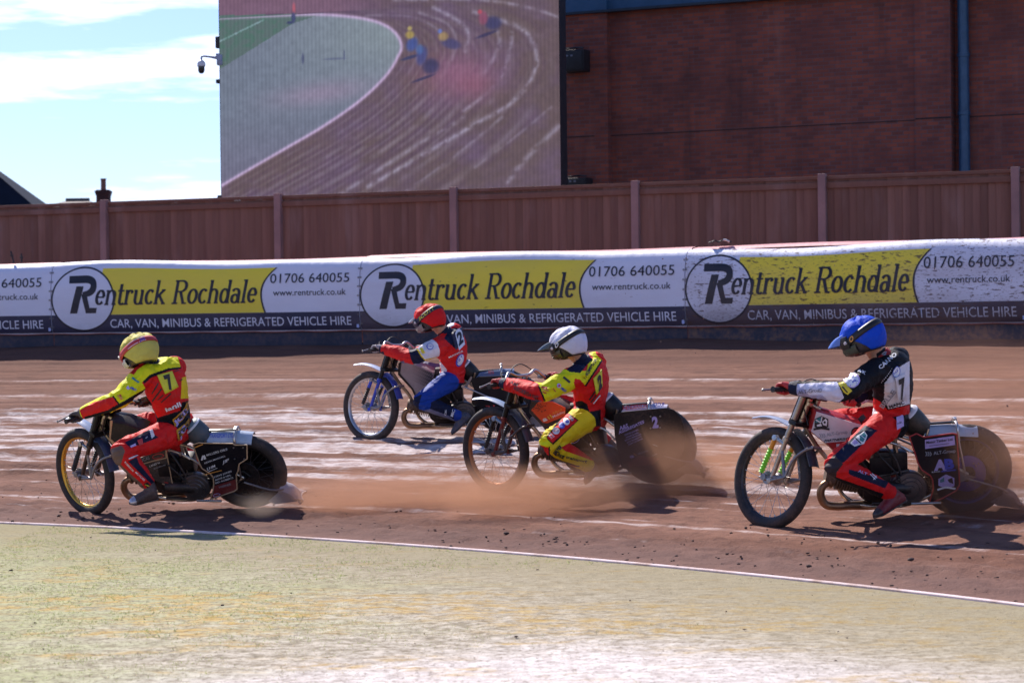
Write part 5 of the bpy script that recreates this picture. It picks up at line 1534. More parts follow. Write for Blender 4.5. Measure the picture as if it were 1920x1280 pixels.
# ---- third bike
bike('R3', 'dusty speedway bike with an orange tank panel and a solid black rear wheel cover', dict(
    fork=mat('maroon_fork', (.16, .03, .035), .35, .5, dirt=.12), rim_f=orange_rim, rim_r=black_rim, gaiter=rubber_clean, shock=blackp, shock_top=mat('blue_grey_top', (.25, .36, .50), .35, .5), link=mat('dark_link', (.07, .06, .06), .4, .5, dirt=.2),
    guard_f=mat('blue_grey_mudguard', (.30, .38, .52), .3, dirt=.1, coat=.4), guard_f2=mat('dark_mudguard', (.03, .05, .10), .35, dirt=.15),
    tank=z2([(915, 60), (1010, 78), (1180, 78), (1400, 175), (1347, 300), (1200, 450), (1110, 495), (1060, 420), (880, 230), (890, 120)], 860, 740, 6.735), tank_m=mat('soot_tank', (.022, .020, .020), .4, dirt=.2),
    tank_panels=[('orange_panel', z2([(915, 190), (1010, 85), (1175, 82), (1347, 165), (1347, 268), (1120, 357), (1065, 350)], 860, 740, 6.735), .097, orange_plate)],
    tank_text=[('Allied', 1036.5, 777, 1054, 769, 4.5, O_), ('Mobility', 1037.5, 783, 1060, 772.5, 4.8, W_), ('a', 1019, 790, 1027, 787, 8, W_, 0, .04), (line(1027, 780, 1031, 785, 1.8), Y_), (line(1031, 777, 1036, 783, 1.8), Y_)]
      + [(ellipse(1000 + random.uniform(0, 26), 755 + random.uniform(0, 16), random.uniform(.5, 1.6), random.uniform(.4, 1.0), 0, 7), K_) for _ in range(40)],
    cap=(1002, 748), hump=(1141, 758), hump_m=mat('blue_grey_seat', (.36, .44, .50), .45, dirt=.12), hump_side=blackp,
    rmud=[(1165, 763), (1205, 758.5), (1251, 760)], rbracket=(1219, 754), guard_r=mat('white_pink_mudguard', (.66, .60, .70), .3, dirt=.1, coat=.4), rmud_text=[('HENDERSON', (1168, 768), (1214, 763), R_), ('GROUP', (1225, 762), (1246, 761.5), B_)],
    guard=z2([(140, 250), (240, 215), (800, 165), (900, 190), (985, 280), (1030, 400), (1045, 540), (1020, 700), (960, 830), (850, 930), (700, 990), (500, 1010), (330, 960), (230, 900), (190, 700), (150, 500)], 1130, 740, 6.737), guard_m=mat('cover_black', (.016, .014, .016), .42, dirt=.12, spec=.3),
    guard_panels=[('red_panel', z2([(310, 860), (470, 765), (720, 800), (640, 880), (330, 905)], 1130, 740, 6.737), mat('faded_red_plate', (.30, .045, .035), .5, dirt=.3))],
    bolts=[(1220, 780.5), (1238, 780), (1220, 802.5), (1238, 801.5)],
    guard_text=[('2', 1223.5, 801, 1235, 800, 20, P_, 0, .06), ('A&S', 1162, 806, 1179, 799.5, 7.0, P_, .2, .03), ('AGGREGATES', 1160.5, 813.5, 1209, 792, 5.5, P_, .2, .03),
                ('STEVE JONES', 1172, 816.5, 1197.5, 806, 2.8, P_), ('ANNE & NEIL', 1174, 821, 1198.5, 811, 2.8, P_), ('KEVIN MASCALL', 1172.5, 826.5, 1203.5, 813.5, 2.8, P_), ('KEV ROBERTS', 1176.5, 830.5, 1203.5, 818.5, 2.8, P_), ('JOHN THOMSON', 1178.5, 834.5, 1205.5, 822.5, 2.8, P_),
                ('a', 1182, 858.5, 1190, 856, 7, P_, 0, .04), (line(1189, 849, 1194, 854, 1.6), O_), ('Mobility', 1197, 852, 1216, 845, 4, G_), (line(1224, 832, 1233, 835.5, 1.6), G_), (line(1223, 853.5, 1232.5, 849.5, 1.6), G_)],
    text_m=TEXT_M, lower=z2([(420, 640), (660, 520), (720, 620), (790, 760), (560, 700)], 1000, 740, 7.11), lower_m=mat('soot_panel', (.03, .024, .024), .5, dirt=.3), lower_text=ringmarks(1078, 824.5, 9.5, 5, 1.0, P_, -.45),
    deflector=[(1294, 864), (1283, 884), (1316, 878)]))
# ---- fourth bike, right
def blue_disc(k, root):
    mb = MB(); mb.lathe([(.055, .098), (.125, .092), (.128, .084), (.055, .080)], (0, 0, RR), (0, 1, 0), 48)
    mb.build('hub_disc', mat('blue_hub', (.03, .03, .30), .35, .5, dirt=.15), root)
    mb = MB(); mb.prism([(.09, RR + .05), (.0, RR - .0), (-.055, RR - .02), (.02, RR - .035), (.09, RR - .06)], .122, .116, bev=.001); mb.build('axle_plate', alloy, root)
crest = lambda x, y, s: [([(x - 13 * s, y - 8 * s), (x, y - 14 * s), (x + 13 * s, y - 8 * s), (x + 13 * s, y + 7 * s), (x, y + 11 * s), (x - 13 * s, y + 7 * s)], K_),
    ([(x - 11 * s, y - 7 * s), (x - 1 * s, y - 12 * s), (x - 1 * s, y - 2 * s), (x - 11 * s, y - 1 * s)], T_), (line(x - 11 * s, y - 7 * s, x - 1 * s, y - 1 * s, 2 * s), W_), (line(x + 1 * s, y - 12 * s, x - 1 * s, y - 2 * s, 2 * s), W_),
    ([(x + 1 * s, y - 3 * s), (x + 8 * s, y - 9 * s), (x + 11 * s, y - 5 * s), (x + 10 * s, y + 5 * s), (x + 3 * s, y + 3 * s)], W_), (ellipse(x + 6 * s, y - 2 * s, 2.2 * s, 2.4 * s, 0, 10), K_),
    ([(x - 9 * s, y + 3 * s), (x - 1 * s, y), (x + 1 * s, y + 5 * s), (x - 8 * s, y + 6 * s)], W_), (line(x - 15 * s, y + 11 * s, x, y + 8.5 * s, 4 * s), K_), (line(x, y + 8.5 * s, x + 15 * s, y + 11 * s, 4 * s), K_)]
def chevrons(x, y, s, mi): return [(line(x + 4 * i * s, y - 3 * s, x + 4 * i * s + 3 * s, y + 1 * s, 1.3 * s), mi) for i in range(3)] + [(line(x + 4 * i * s + 3 * s, y + 1 * s, x + 4 * i * s, y + 5 * s, 1.3 * s), mi) for i in range(3)]
bike('R4', 'nearest speedway bike with a white tank panel, red edged guard and green shock gaiter', dict(
    fork=mat('champagne_fork', (.50, .42, .36), .3, .85, dirt=.18), rim_f=black_rim, rim_r=mat('blue_rim', (.03, .05, .22), .35, .5, dirt=.25), gaiter=mat('lime_gaiter', (.22, .75, .03), .4, dirt=.12), shock=mat('orange_shock', (.65, .26, .03), .35, .4, dirt=.1), sleeve=mat('champagne_sleeve', (.40, .33, .28), .3, .85, dirt=.15), shock_top=mat('pale_top', (.45, .52, .60), .35, .5),
    guard_f=mat('grey_blue_mudguard', (.42, .46, .58), .3, dirt=.1, coat=.4), guard_f2=mat('black_mudguard', (.03, .035, .05), .35, dirt=.15),
    tank=z2([(785, 48), (1255, 188), (1262, 240), (1010, 470), (985, 470), (900, 390), (735, 262)], 1380, 760, 5.332), tank_m=red_plate,
    tank_panels=[('white_panel', z2([(805, 62), (1250, 195), (1255, 235), (1130, 352), (890, 372), (752, 258)], 1380, 760, 5.332), .097, lilac_plate),
                 ('sponsor_plate', z2([(1005, 385), (1090, 380), (1040, 455), (1005, 455)], 1380, 760, 5.332), .098, lilac_plate)],
    tank_text=[('ALT-Group', 1550, 817.5, 1589, 811.5, 6.5, G_, 0, .01), ('PARTNERSHIP', 1545, 828, 1595, 823, 4.2, K_, .3, .03)] + crest(1540, 793, 1.0) + chevrons(1536, 815, 1.0, G_) + [(ellipse(1606, 811, 11, 11.5, 0, 24), K_)]
        + [(ellipse(1606, 811, 8.6, 9, 0, 24), R_), (ellipse(1606, 808, 2.6, 2.6, 0, 10), K_), (ellipse(1603.5, 812, 2.6, 2.6, 0, 10), K_), (ellipse(1608.5, 812, 2.6, 2.6, 0, 10), K_), (line(1606, 811, 1606, 817, 1.6), K_)],
    cap=(1545, 772), hump=(1708, 785), hump_m=mat('bright_seat_face', (.75, .70, .72), .4, dirt=.05), hump_side=mat('black_gold_seat', (.02, .02, .015), .45, dirt=.1),
    rmud=[(1730, 800), (1780, 797), (1832, 798.5)], rbracket=(1790, 792), guard_r=mat('grey_white_mudguard', (.42, .45, .52), .3, dirt=.12, coat=.4),
    guard=z2([(250, 325), (325, 292), (400, 330), (700, 290), (745, 300), (760, 520), (775, 825), (740, 885), (600, 965), (455, 1025), (500, 870), (495, 780), (470, 730), (380, 670), (340, 600), (310, 500)], 1660, 760, 5.565), guard_m=navy_plate, edge=red_edge,
    guard_panels=[('sponsor_plate', z2([(412, 358), (720, 315), (728, 410), (415, 452)], 1660, 760, 5.565), mat('lilac_plate', (.46, .36, .70), .45, dirt=.1))],
    guard_text=[('Motor Timber Ltd', 1737, 831.5, 1786, 825, 5.2, K_, 0, .02), (line(1742, 835.5, 1780, 830.5, .8), K_), ('ALT-Group', 1750.5, 852, 1791.5, 847, 6.5, G_, 0, .012), ('A', 1751, 880.5, 1775, 879.5, 19, P_, 0, .06), ('B', 1771, 878, 1789, 877, 18, B_, 0, .06),
                ('RACE', 1747, 885.5, 1762.5, 884, 2.6, W_), (line(1765, 883, 1792, 880, 2.4), B_)] + chevrons(1735, 849, 1.0, G_)
                + [([(1759, 897), (1773, 888), (1789, 895), (1789, 910), (1773, 915), (1759, 909)], P_), ([(1762, 899), (1770, 893), (1770, 902), (1762, 904)], T_), ([(1776, 898), (1785, 894), (1787, 906), (1779, 903)], K_), (line(1757, 917, 1773, 912, 3.5), W_), (line(1773, 912, 1791, 915, 3.5), W_)],
    text_m=TEXT_M, extra=blue_disc,
    deflector=[(1884, 920), (1868, 944), (1913, 939)], deflector_m=mat('grey_plastic', (.26, .23, .24), .6, dirt=.35)))

# ================================================================== RIDERS
def nrm(v): v = np.asarray(v, float); return v / (np.linalg.norm(v) + 1e-12)
def loft(secs, n=28):
    """secs: (centre, side axis, half width, front axis, half depth)"""
    V, F = [], []
    for c, a, ra, b, rb in secs:
        for i in range(n):
            q = 2 * PI * i / n; cs, sn = math.cos(q), math.sin(q)
            e = 2.4
            x = math.copysign(abs(cs) ** (2 / e), cs); y = math.copysign(abs(sn) ** (2 / e), sn)
            V.append(np.asarray(c) + a * (ra * x) + b * (rb * y))
    m = len(secs)
    for j in range(m - 1):
        for i in range(n):
            l = (i + 1) % n
            F.append((j * n + i, j * n + l, (j + 1) * n + l, (j + 1) * n + i))
    F.append(tuple(range(n - 1, -1, -1))); F.append(tuple((m - 1) * n + i for i in range(n)))
    return V, F
def remesh(V, F, vox, smooth=3, fac=.5):
    me = bpy.data.meshes.new('r'); me.from_pydata([tuple(map(float, v)) for v in V], [], [tuple(f) for f in F]); me.update()
    bm = bmesh.new(); bm.from_mesh(me); bmesh.ops.recalc_face_normals(bm, faces=bm.faces); bm.to_mesh(me); bm.free()
    o = bpy.data.objects.new('r', me); COL.objects.link(o)
    r = o.modifiers.new('r', 'REMESH'); r.mode = 'VOXEL'; r.voxel_size = vox
    if smooth: s = o.modifiers.new('s', 'SMOOTH'); s.iterations = smooth; s.factor = fac
    dg = bpy.context.evaluated_depsgraph_get()
    m2 = bpy.data.meshes.new_from_object(o.evaluated_get(dg))
    bpy.data.objects.remove(o); bpy.data.meshes.remove(me)
    n = len(m2.vertices); A = np.empty(n * 3); m2.vertices.foreach_get('co', A); A = A.reshape(-1, 3)
    Nn = np.empty(n * 3); m2.vertices.foreach_get('normal', Nn); Nn = Nn.reshape(-1, 3)
    FF = [tuple(p.vertices) for p in m2.polygons]
    bpy.data.meshes.remove(m2)
    return A, Nn, FF
def seg_dist(P, a, b):
    d = b - a; t = np.clip(((P - a) @ d) / (d @ d), 0, 1)
    return np.linalg.norm(P - a - t[:, None] * d, axis=1), t

skin = mat('skin', (.52, .27, .18), .5, dirt=.05)
goggle_lens = mat('goggle_lens', (.03, .028, .03), .08, dirt=.0)
sole_m = mat('boot_sole', (.04, .035, .035), .7, dirt=.35)

def glove(parent, org, wrist, grip, axis, m, out):
    """a hand closed round the bar: palm, four unequal fingers and a thumb"""
    axis = nrm(axis); g = np.asarray(grip, float)
    fwd = nrm((g - wrist) - axis * ((g - wrist) @ axis))       # from wrist towards the bar
    up = nrm(np.cross(axis, fwd)); 
    if up[2] < 0: up = -up
    mb = MB(); R = .0165
    kn = g + up * .030 - fwd * .022                            # knuckle line behind and above the bar
    V, F = [], []
    def add(V2, F2):
        b = len(V); V.extend(V2); F.extend([tuple(i + b for i in f) for f in F2])
    # palm from the wrist to the knuckles
    secs = []
    for t, w, d in ((0, .030, .026), (.3, .034, .024), (.65, .042, .022), (1.0, .044, .019)):
        c = wrist * (1 - t) + (kn) * t
        secs.append((c, axis, w, nrm(up - fwd * .3), d))
    add(*loft(secs, 18))
    for i, (off, ln, r) in enumerate(((.034, .92, .0105), (.012, 1.0, .011), (-.010, .95, .0108), (-.031, .80, .0095))):
        P = []
        for a in np.linspace(0, 250 * ln, 9):
            q = math.radians(118 - a)                          # over the top and round the front
            rr = R + .0125 + .004 * (a < 60)
            P.append(g + axis * (off * out) + fwd * (math.cos(q) * rr) + up * (math.sin(q) * rr))
        mbf = MB(); mbf.tube([kn + axis * off * out - fwd * .01] + P, [r * 1.1] + [r * 1.05, r, r * 1.06, r, r * .98, r * 1.02, r * .95, r * .9, r * .75], 10, sub=2)
        add(mbf.v, mbf.f)
    tb = wrist * .62 + kn * .38 - axis * out * .030
    mbf = MB(); mbf.tube([tb, tb * .5 + g * .5 - axis * out * .038 - up * .010 , g - axis * out * .040 - up * .020 + fwd * .008, g - axis * out * .026 - up * .026 + fwd * .026], [.016, .0145, .0125, .010], 10, sub=4)
    add(mbf.v, mbf.f)
    A, _, FF = remesh(V, F, .0042, 2, .4)
    return mesh_obj('glove', A - org, FF, m, parent, angle=0)

def boot(parent, org, ankle, heel, toe, m, knee, toe_m=None, lateral=None, shaft=True):
    """a calf-high racing boot"""
    V, F = [], []
    def add(V2, F2):
        b = len(V); V.extend(V2); F.extend([tuple(i + b for i in f) for f in F2])
    d = nrm(toe - heel); L = np.linalg.norm(toe - heel)
    s = nrm(lateral - d * (lateral @ d)); u = nrm(np.cross(d, s))
    if u @ (ankle - heel) < 0: u = -u
    secs = []
    for t, w, h, lift in ((0.0, .028, .026, .03), (.06, .036, .040, .036), (.22, .040, .050, .045), (.45, .042, .046, .042), (.65, .048, .036, .032), (.83, .047, .027, .024), (.95, .034, .020, .019), (1.0, .018, .012, .016)):
        secs.append((heel + d * L * t + u * lift, s, w, u, h))
    add(*loft(secs, 20))
    A0 = heel + d * L * .22 + u * .05
    top = ankle + nrm(knee - ankle) * .09
    mb = MB(); mb.tube([A0, ankle, top], [.050, .049, .056], 18, sub=4); add(mb.v, mb.f)
    A, _, FF = remesh(V, F, .007, 3, .5)
    n = len(A); cz = np.array([A[list(f)].mean(0) for f in FF])
    hgt = (cz - heel) @ u; al = ((cz - heel) @ d) / L
    mi = np.where(hgt < .006, 1, 0)
    if toe_m is not None: mi = np.where((al > .80) & (hgt > .004), 2, mi)
    o = mesh_obj('boot', A - org, FF, [m, sole_m] + ([toe_m] if toe_m is not None else []), parent, mi, angle=0)
    # sole
    V, F = [], []
    secs = []
    for t, w in ((-.01, .026), (.05, .036), (.25, .038), (.45, .038), (.66, .047), (.84, .045), (.96, .032), (1.01, .014)):
        c = heel + d * L * t + u * (.004 + (.006 if t > .95 else 0))
        secs.append((c, s, w, u, .008))
    V2, F2 = loft(secs, 16)
    mesh_obj('sole', [v - org for v in V2], F2, sole_m, o, angle=50)
    return o

def helmet(parent, org, c, fwd, side, up, size, cv, shell, strap_m, mouth_m, peak=None, strap_text=None, strap_tilt=.35, lens=goggle_lens, tear=True, crease=.010):
    """cloth-covered helmet with goggles; fwd/side/up are the head's own axes"""
    W, L, H = .118 * size, .138 * size, .130 * size
    c = np.asarray(c, float)
    def pt(az, el, k=1.0):
        """az 0 = straight ahead, growing to the left; el up"""
        ce, se = math.cos(el), math.sin(el); ca, sa = math.cos(az), math.sin(az)
        f, s_, u_ = ce * ca, ce * sa, se
        e = 2.35; nn = (abs(f) ** e + abs(s_) ** e + abs(u_) ** e) ** (1 / e)
        f, s_, u_ = f / nn, s_ / nn, u_ / nn
        back = 1.06 if f < 0 else 1.0
        if u_ < 0: f *= (1.0 + .12 * u_) ; s_ *= (1 + .10 * u_)
        return c + (fwd * (f * L * back) + side * (s_ * W) + up * (u_ * H)) * k
    def skin_fn(az_el, k=1.0): return pt(*az_el, k)
    # shell with its chin bar
    NA, NE = 48, 26
    V, F = [], []
    for j in range(NE + 1):
        el = -PI * .26 + (PI * .76) * j / NE
        for i in range(NA): V.append(pt(2 * PI * i / NA, el, .965))
    for j in range(NE):
        for i in range(NA):
            l = (i + 1) % NA; az = 2 * PI * (i + .5) / NA; az = (az + PI) % (2 * PI) - PI; el = -PI * .26 + PI * .76 * (j + .5) / NE
            if abs(az) < .95 and -.28 < el < .26: continue      # the eye port
            F.append((j * NA + i, j * NA + l, (j + 1) * NA + l, (j + 1) * NA + i))
    F.append(tuple(NE * NA + i for i in range(NA)))
    hl = mesh_obj('helmet', [v - org for v in V], F, shell, parent, angle=60)
    s = hl.modifiers.new('thick', 'SOLIDIFY'); s.thickness = .012; s.offset = -1
    # chin bar
    V, F = [], []
    nA = 26; prof = [(-.62, .97), (-.66, 1.08), (-.52, 1.20), (-.34, 1.19), (-.22, 1.10), (-.22, .98)]
    for i in range(nA):
        az = -1.25 + 2.5 * i / (nA - 1); taper = math.cos(az * .95) ** .5 if abs(az) < 1.6 else 0
        for el, k in prof: V.append(pt(az, el, .97 + (k - .97) * max(.12, taper)))
    m = len(prof)
    for i in range(nA - 1):
        for j in range(m): F.append((i * m + j, i * m + (j + 1) % m, (i + 1) * m + (j + 1) % m, (i + 1) * m + j))
    mesh_obj('chin_guard', [v - org for v in V], F, mouth_m, hl, angle=60)
    # coloured cloth cover, pulled tight in soft facets
    V, F = [], []; NE2 = 30; NA2 = 72
    rng = np.random.default_rng(int(abs(c[0]) * 1000) % 9999)
    ph = rng.uniform(0, 6, 6)
    for j in range(NE2 + 1):
        for i in range(NA2):
            az = 2 * PI * i / NA2; a = (az + PI) % (2 * PI) - PI
            lo = -.66
            if abs(a) < 1.9: lo = .28 - .94 * (abs(a) / 1.9) ** 2.6          # open at the face
            el = lo + (PI / 2 - .02 - lo) * (j / NE2) ** .9
            P = pt(az, el, 1.0)
            w = (abs(math.sin(az * 2.0 + ph[0] + el * 1.5)) ** .7 - .5) * crease * 1.7 + (abs(math.sin(az * 3 + ph[1] - el * 3)) - .5) * crease * 1.0
            w *= .25 + .75 * max(0, math.sin(max(el, 0)))
            V.append(P + nrm(P - c) * (.006 + w))
    for j in range(NE2):
        for i in range(NA2):
            l = (i + 1) % NA2
            F.append((j * NA2 + i, j * NA2 + l, (j + 1) * NA2 + l, (j + 1) * NA2 + i))
    F.append(tuple(NE2 * NA2 + i for i in range(NA2)))
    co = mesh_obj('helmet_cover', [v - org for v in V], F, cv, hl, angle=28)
    s = co.modifiers.new('thick', 'SOLIDIFY'); s.thickness = .004; s.offset = -1
    # goggles: frame, lens, strap
    V, F = [], []; nA = 24
    ring_ = [(-.26, 1.0), (-.25, 1.10), (.0, 1.13), (.22, 1.08), (.25, 1.0)]
    for i in range(nA):
        az = -1.0 + 2.0 * i / (nA - 1)
        for el, k in ring_: V.append(pt(az, el, k - .02))
    m = len(ring_)
    for i in range(nA - 1):
        for j in range(m - 1): F.append((i * m + j, i * m + j + 1, (i + 1) * m + j + 1, (i + 1) * m + j))
    gg = mesh_obj('goggles', [v - org for v in V], F, strap_m, hl, angle=60)
    s = gg.modifiers.new('thick', 'SOLIDIFY'); s.thickness = .008
    V, F = [], []
    for i in range(nA):
        az = -.78 + 1.56 * i / (nA - 1)
        for el in (-.17, -.08, .0, .09, .15): V.append(pt(az, el, 1.125))
    for i in range(nA - 1):
        for j in range(4): F.append((i * 5 + j, i * 5 + j + 1, (i + 1) * 5 + j + 1, (i + 1) * 5 + j))
    ln = mesh_obj('lens', [v - org for v in V], F, lens, gg, angle=60)
    if tear:
        mb = MB()
        for sg in (1, -1):
            q = pt(sg * .92, -.02, 1.16); mb.lathe([(0, .010), (.010, .009), (.011, -.012), (0, -.014)], q - org, nrm(pt(sg * .92, -.02, 1.3) - pt(sg * .92, -.02, 1.0)), 14)
        mb.build('tear_off_post', mat('pale_plastic', (.62, .56, .60), .3, dirt=.05), gg)
    def strap_pt(az, v, k):
        t = math.sin((abs(az) - 1.0) / (PI - 1.0) * PI / 2) if abs(az) > 1.0 else 0
        return pt(az, -.02 + strap_tilt * t + v, k)
    V, F = [], []; nS = 60; hw = .155
    for i in range(nS):
        az = 1.0 + (2 * PI - 2.0) * i / (nS - 1); a = (az + PI) % (2 * PI) - PI
        for v in (-hw, -hw * .4, hw * .4, hw): 
            P = strap_pt(a, v, 1.0); V.append(P + nrm(P - c) * (.014 if abs(v) < hw else .010))
    F = [(i * 4 + j, i * 4 + j + 1, (i + 1) * 4 + j + 1, (i + 1) * 4 + j) for i in range(nS - 1) for j in range(3)]
    sp = mesh_obj('goggle_strap', [v - org for v in V], F, strap_m, gg, angle=60)
    s = sp.modifiers.new('thick', 'SOLIDIFY'); s.thickness = .004
    if strap_text:
        V, F, MI = [], [], []
        for item in strap_text:
            if item[0] == 'text':
                _, tx, a0, a1, mi = item; TV, TF = text2d(tx, .1, .03)
            else:
                _, a0, a1, mi = item; TV = np.array([(i / 8, j) for i in range(9) for j in (-.1, 1.1)]); TF = [(2 * i, 2 * i + 2, 2 * i + 3, 2 * i + 1) for i in range(8)]
            b = len(V)
            for x, y in TV:
                P = strap_pt(a0 + (a1 - a0) * x, (y - .5) * hw * 1.35, 1.0); V.append(P + nrm(P - c) * (.0185 if item[0] == 'text' else .0172))
            F += [tuple(i + b for i in f) for f in TF]; MI += [mi] * len(TF)
        mesh_obj('lettering', [v - org for v in V], F, TEXT_M, sp, MI, smooth=False)
    if peak is not None:
        plen, drop, pm = peak
        V, F = [], []; nA = 18; nL = 9
        for side_ in (0, 1):
            for i in range(nA):
                az = -.95 + 1.9 * i / (nA - 1)
                for j in range(nL):
                    t = j / (nL - 1)
                    B = pt(az, .40, 1.02); 
                    fall = 1 - .55 * (abs(az) / .95) ** 2.2
                    P = B + fwd * (plen * t * fall) - side * ((B - c) @ side) * .25 * t - up * (drop * t * t + .004 * side_) + up * .012 * (1 - (az / .95) ** 2) * t
                    V.append(P)
        k = nA * nL
        for side_ in (0, 1):
            for i in range(nA - 1):
                for j in range(nL - 1):
                    q = (side_ * k + i * nL + j, side_ * k + i * nL + j + 1, side_ * k + (i + 1) * nL + j + 1, side_ * k + (i + 1) * nL + j)
                    F.append(q)
        for i in range(nA - 1): F.append((i * nL + nL - 1, (i + 1) * nL + nL - 1, k + (i + 1) * nL + nL - 1, k + i * nL + nL - 1))
        for i in (0, nA - 1):
            for j in range(nL - 1): F.append((i * nL + j, i * nL + j + 1, k + i * nL + j + 1, k + i * nL + j))
        mesh_obj('peak', [v - org for v in V], F, pm, hl, angle=40)
    return hl

def rider(k, label, S):
    J = {n: (at(*v) if len(v) == 3 and not n.startswith('l_') else np.asarray(v)) for n, v in S['J'].items()}
    bk = BIKE[k]
    gl = wpt(k, steer(k)(GRIP)); gr = wpt(k, steer(k)(GRIP * np.array([1, -1, 1])))
    axl = nrm(wpt(k, steer(k)(GRIP + np.array([0, .1, 0]))) - gl)       # along the bar, to the left
    J['rk'] = wpt(k, S.get('rk', (.86, -.22, .66))); J['ra'] = wpt(k, S.get('ra', (.44, -.20, .30)))
    pel = (J['lh'] + J['rh']) / 2; she = (J['ls'] + J['rs']) / 2
    org = np.array([pel[0], pel[1], float(ground(pel[0], pel[1]))])
    root = empty('person', Matrix.Translation(org)); tag(root, label, 'person', 'racers on the speedway bikes')
    # ---- one body
    V, F = [], []
    def add(V2, F2):
        b = len(V); V.extend(V2); F.extend([tuple(i + b for i in f) for f in F2])
    lat0, lat1 = nrm(J['lh'] - J['rh']), nrm(J['ls'] - J['rs'])
    spine = she - pel
    P = [pel, pel + spine * .33, pel + spine * .66, she, J['nk']]
    hump = S.get('hump', .035)
    secs = []; G = S.get('girth', 1.0)
    for t, w, d, hp in ((-.20, .105, .095, -.3), (-.08, .150, .120, -.1), (.08, .160, .125, .0), (.30, .148, .116, .5), (.52, .162, .126, 1.0), (.75, .184, .132, 1.1), (.92, .186, .124, .95), (1.03, .165, .112, .9), (1.12, .125, .095, .75), (1.19, .085, .075, .6)):
        lat = nrm(lat0 * (1 - np.clip(t, 0, 1)) + lat1 * np.clip(t, 0, 1))
        sp = nrm(spine); lat = nrm(lat - sp * (lat @ sp)); fr = nrm(np.cross(lat, sp))
        c = pel + spine * t - fr * hump * hp
        secs.append((c, lat, w * G, fr, d * G))
    fr_top = secs[-2][3]
    add(*loft(secs, 32))
    def limb(pts, rad, sub=6, n=18):
        mb = MB(); mb.tube(pts, rad, n, sub=sub); add(mb.v, mb.f)
    LW = gl - axl * .0 - nrm(gl - J['le']) * .075 + np.array([0, 0, .012]); RW = gr - nrm(gr - J['re']) * .075 + np.array([0, 0, .012])
    a = S.get('arm', 1.0)
    sh_in = lambda s, o: s + (she - s) * .35
    limb([sh_in(J['ls'], 0), J['ls'], J['ls'] * .5 + J['le'] * .5, J['le'], J['le'] * .45 + LW * .55, LW], [.085 * a, .090 * a, .082 * a, .071 * a, .064 * a, .047 * a])
    limb([sh_in(J['rs'], 0), J['rs'], J['rs'] * .5 + J['re'] * .5, J['re'], J['re'] * .45 + RW * .55, RW], [.085 * a, .088 * a, .078 * a, .067 * a, .060 * a, .045 * a])
    g = S.get('leg', 1.0)
    limb([J['lh'] * .7 + pel * .3, J['lh'], J['lh'] * .5 + J['lk'] * .5, J['lk'], J['lk'] * .55 + J['la'] * .45, J['la']], [.105 * g, .116 * g, .100 * g, .080 * g, .076 * g, .056 * g])
    limb([J['rh'] * .7 + pel * .3, J['rh'], J['rh'] * .5 + J['rk'] * .5, J['rk'], J['rk'] * .55 + J['ra'] * .45, J['ra']], [.105 * g, .114 * g, .098 * g, .080 * g, .074 * g, .056 * g])
    for q in ('lk', 'rk'):       # padded kneecap
        h, an = J[q[0] + 'h'], J[q[0] + 'a']; o_ = nrm(J[q] - (h + an) / 2)
        mb = MB(); mb.lathe([(0, .078), (.045, .062), (.066, .02), (.06, -.04), (0, -.06)], J[q] + o_ * .012, o_, 18); add(mb.v, mb.f)
    hd = J['hd']
    limb([she + (J['nk'] - she) * .2, J['nk'], hd * .45 + J['nk'] * .55, hd], [.085, .066, .058, .085], 5)
    mb = MB(); mb.lathe([(0, .10), (.06, .085), (.085, .03), (.085, -.03), (.055, -.085), (0, -.1)], hd, nrm(hd - J['nk']), 20); add(mb.v, mb.f)
    A, Nn, FF = remesh(V, F, S.get('vox', .0060), 5, .5)
    # ---- folds in the cloth, deepest at the bends
    Q = A * np.array([1, 1, 1.0])
    jo = np.minimum.reduce([np.linalg.norm(A - J[q], axis=1) for q in ('le', 're', 'lk', 'lh', 'ls')] + [np.linalg.norm(A - (pel + spine * .22), axis=1) - .04])
    amp = .0050 + .0115 * np.exp(-(jo / .12) ** 2)
    d = np.empty(len(A))
    for i, p in enumerate(A):
        v = Vector(p * 9.0); w = noise.noise_vector(v * .6) * .9
        n1 = noise.noise(Vector((p[0] * 10, p[1] * 10, p[2] * 17)) + w * 1.2)
        d[i] = (1 - abs(n1) * 2.4)
    A = A + Nn * ((d - .35) * amp)[:, None]
    # ---- which limb each face belongs to
    FA_ = np.array([A[list(f)].mean(0) for f in FF])
    segs = [('torso', pel, pel + spine * .9, .155), ('torso', J['rs'], J['ls'], .10), ('neck', J['nk'] + (hd - J['nk']) * .15, hd, .075),
            ('larm', J['ls'] + (J['le'] - J['ls']) * .10, J['le'], .080), ('larm', J['le'], LW, .062), ('rarm', J['rs'] + (J['re'] - J['rs']) * .10, J['re'], .080), ('rarm', J['re'], RW, .06),
            ('lleg', J['lh'] + (J['lk'] - J['lh']) * .12, J['lk'], .10), ('lleg', J['lk'], J['la'], .075), ('rleg', J['rh'] + (J['rk'] - J['rh']) * .12, J['rk'], .10), ('rleg', J['rk'], J['ra'], .075)]
    best = np.full(len(FA_), 1e9); lim = np.array(['torso'] * len(FA_), dtype=object)
    for nm, p, q, r in segs:
        dd, _ = seg_dist(FA_, p, q); dd = dd / r
        w = dd < best; best[w] = dd[w]; lim[w] = nm
    px = proj(FA_)
    mats = list(S['mats'].values()); names = list(S['mats'].keys())
    mi = np.zeros(len(FA_), int)
    for nm in ('torso', 'neck', 'larm', 'rarm', 'lleg', 'rleg'):
        sel = lim == nm
        mi[sel] = names.index(S['base'][nm])
        for col, poly in S['pat'].get(nm, []):
            ins = inside(px[sel, 0], px[sel, 1], poly)
            idx = np.where(sel)[0][ins]; mi[idx] = names.index(col)
    body = mesh_obj('body', A - org, FF, mats, root, mi, angle=0)
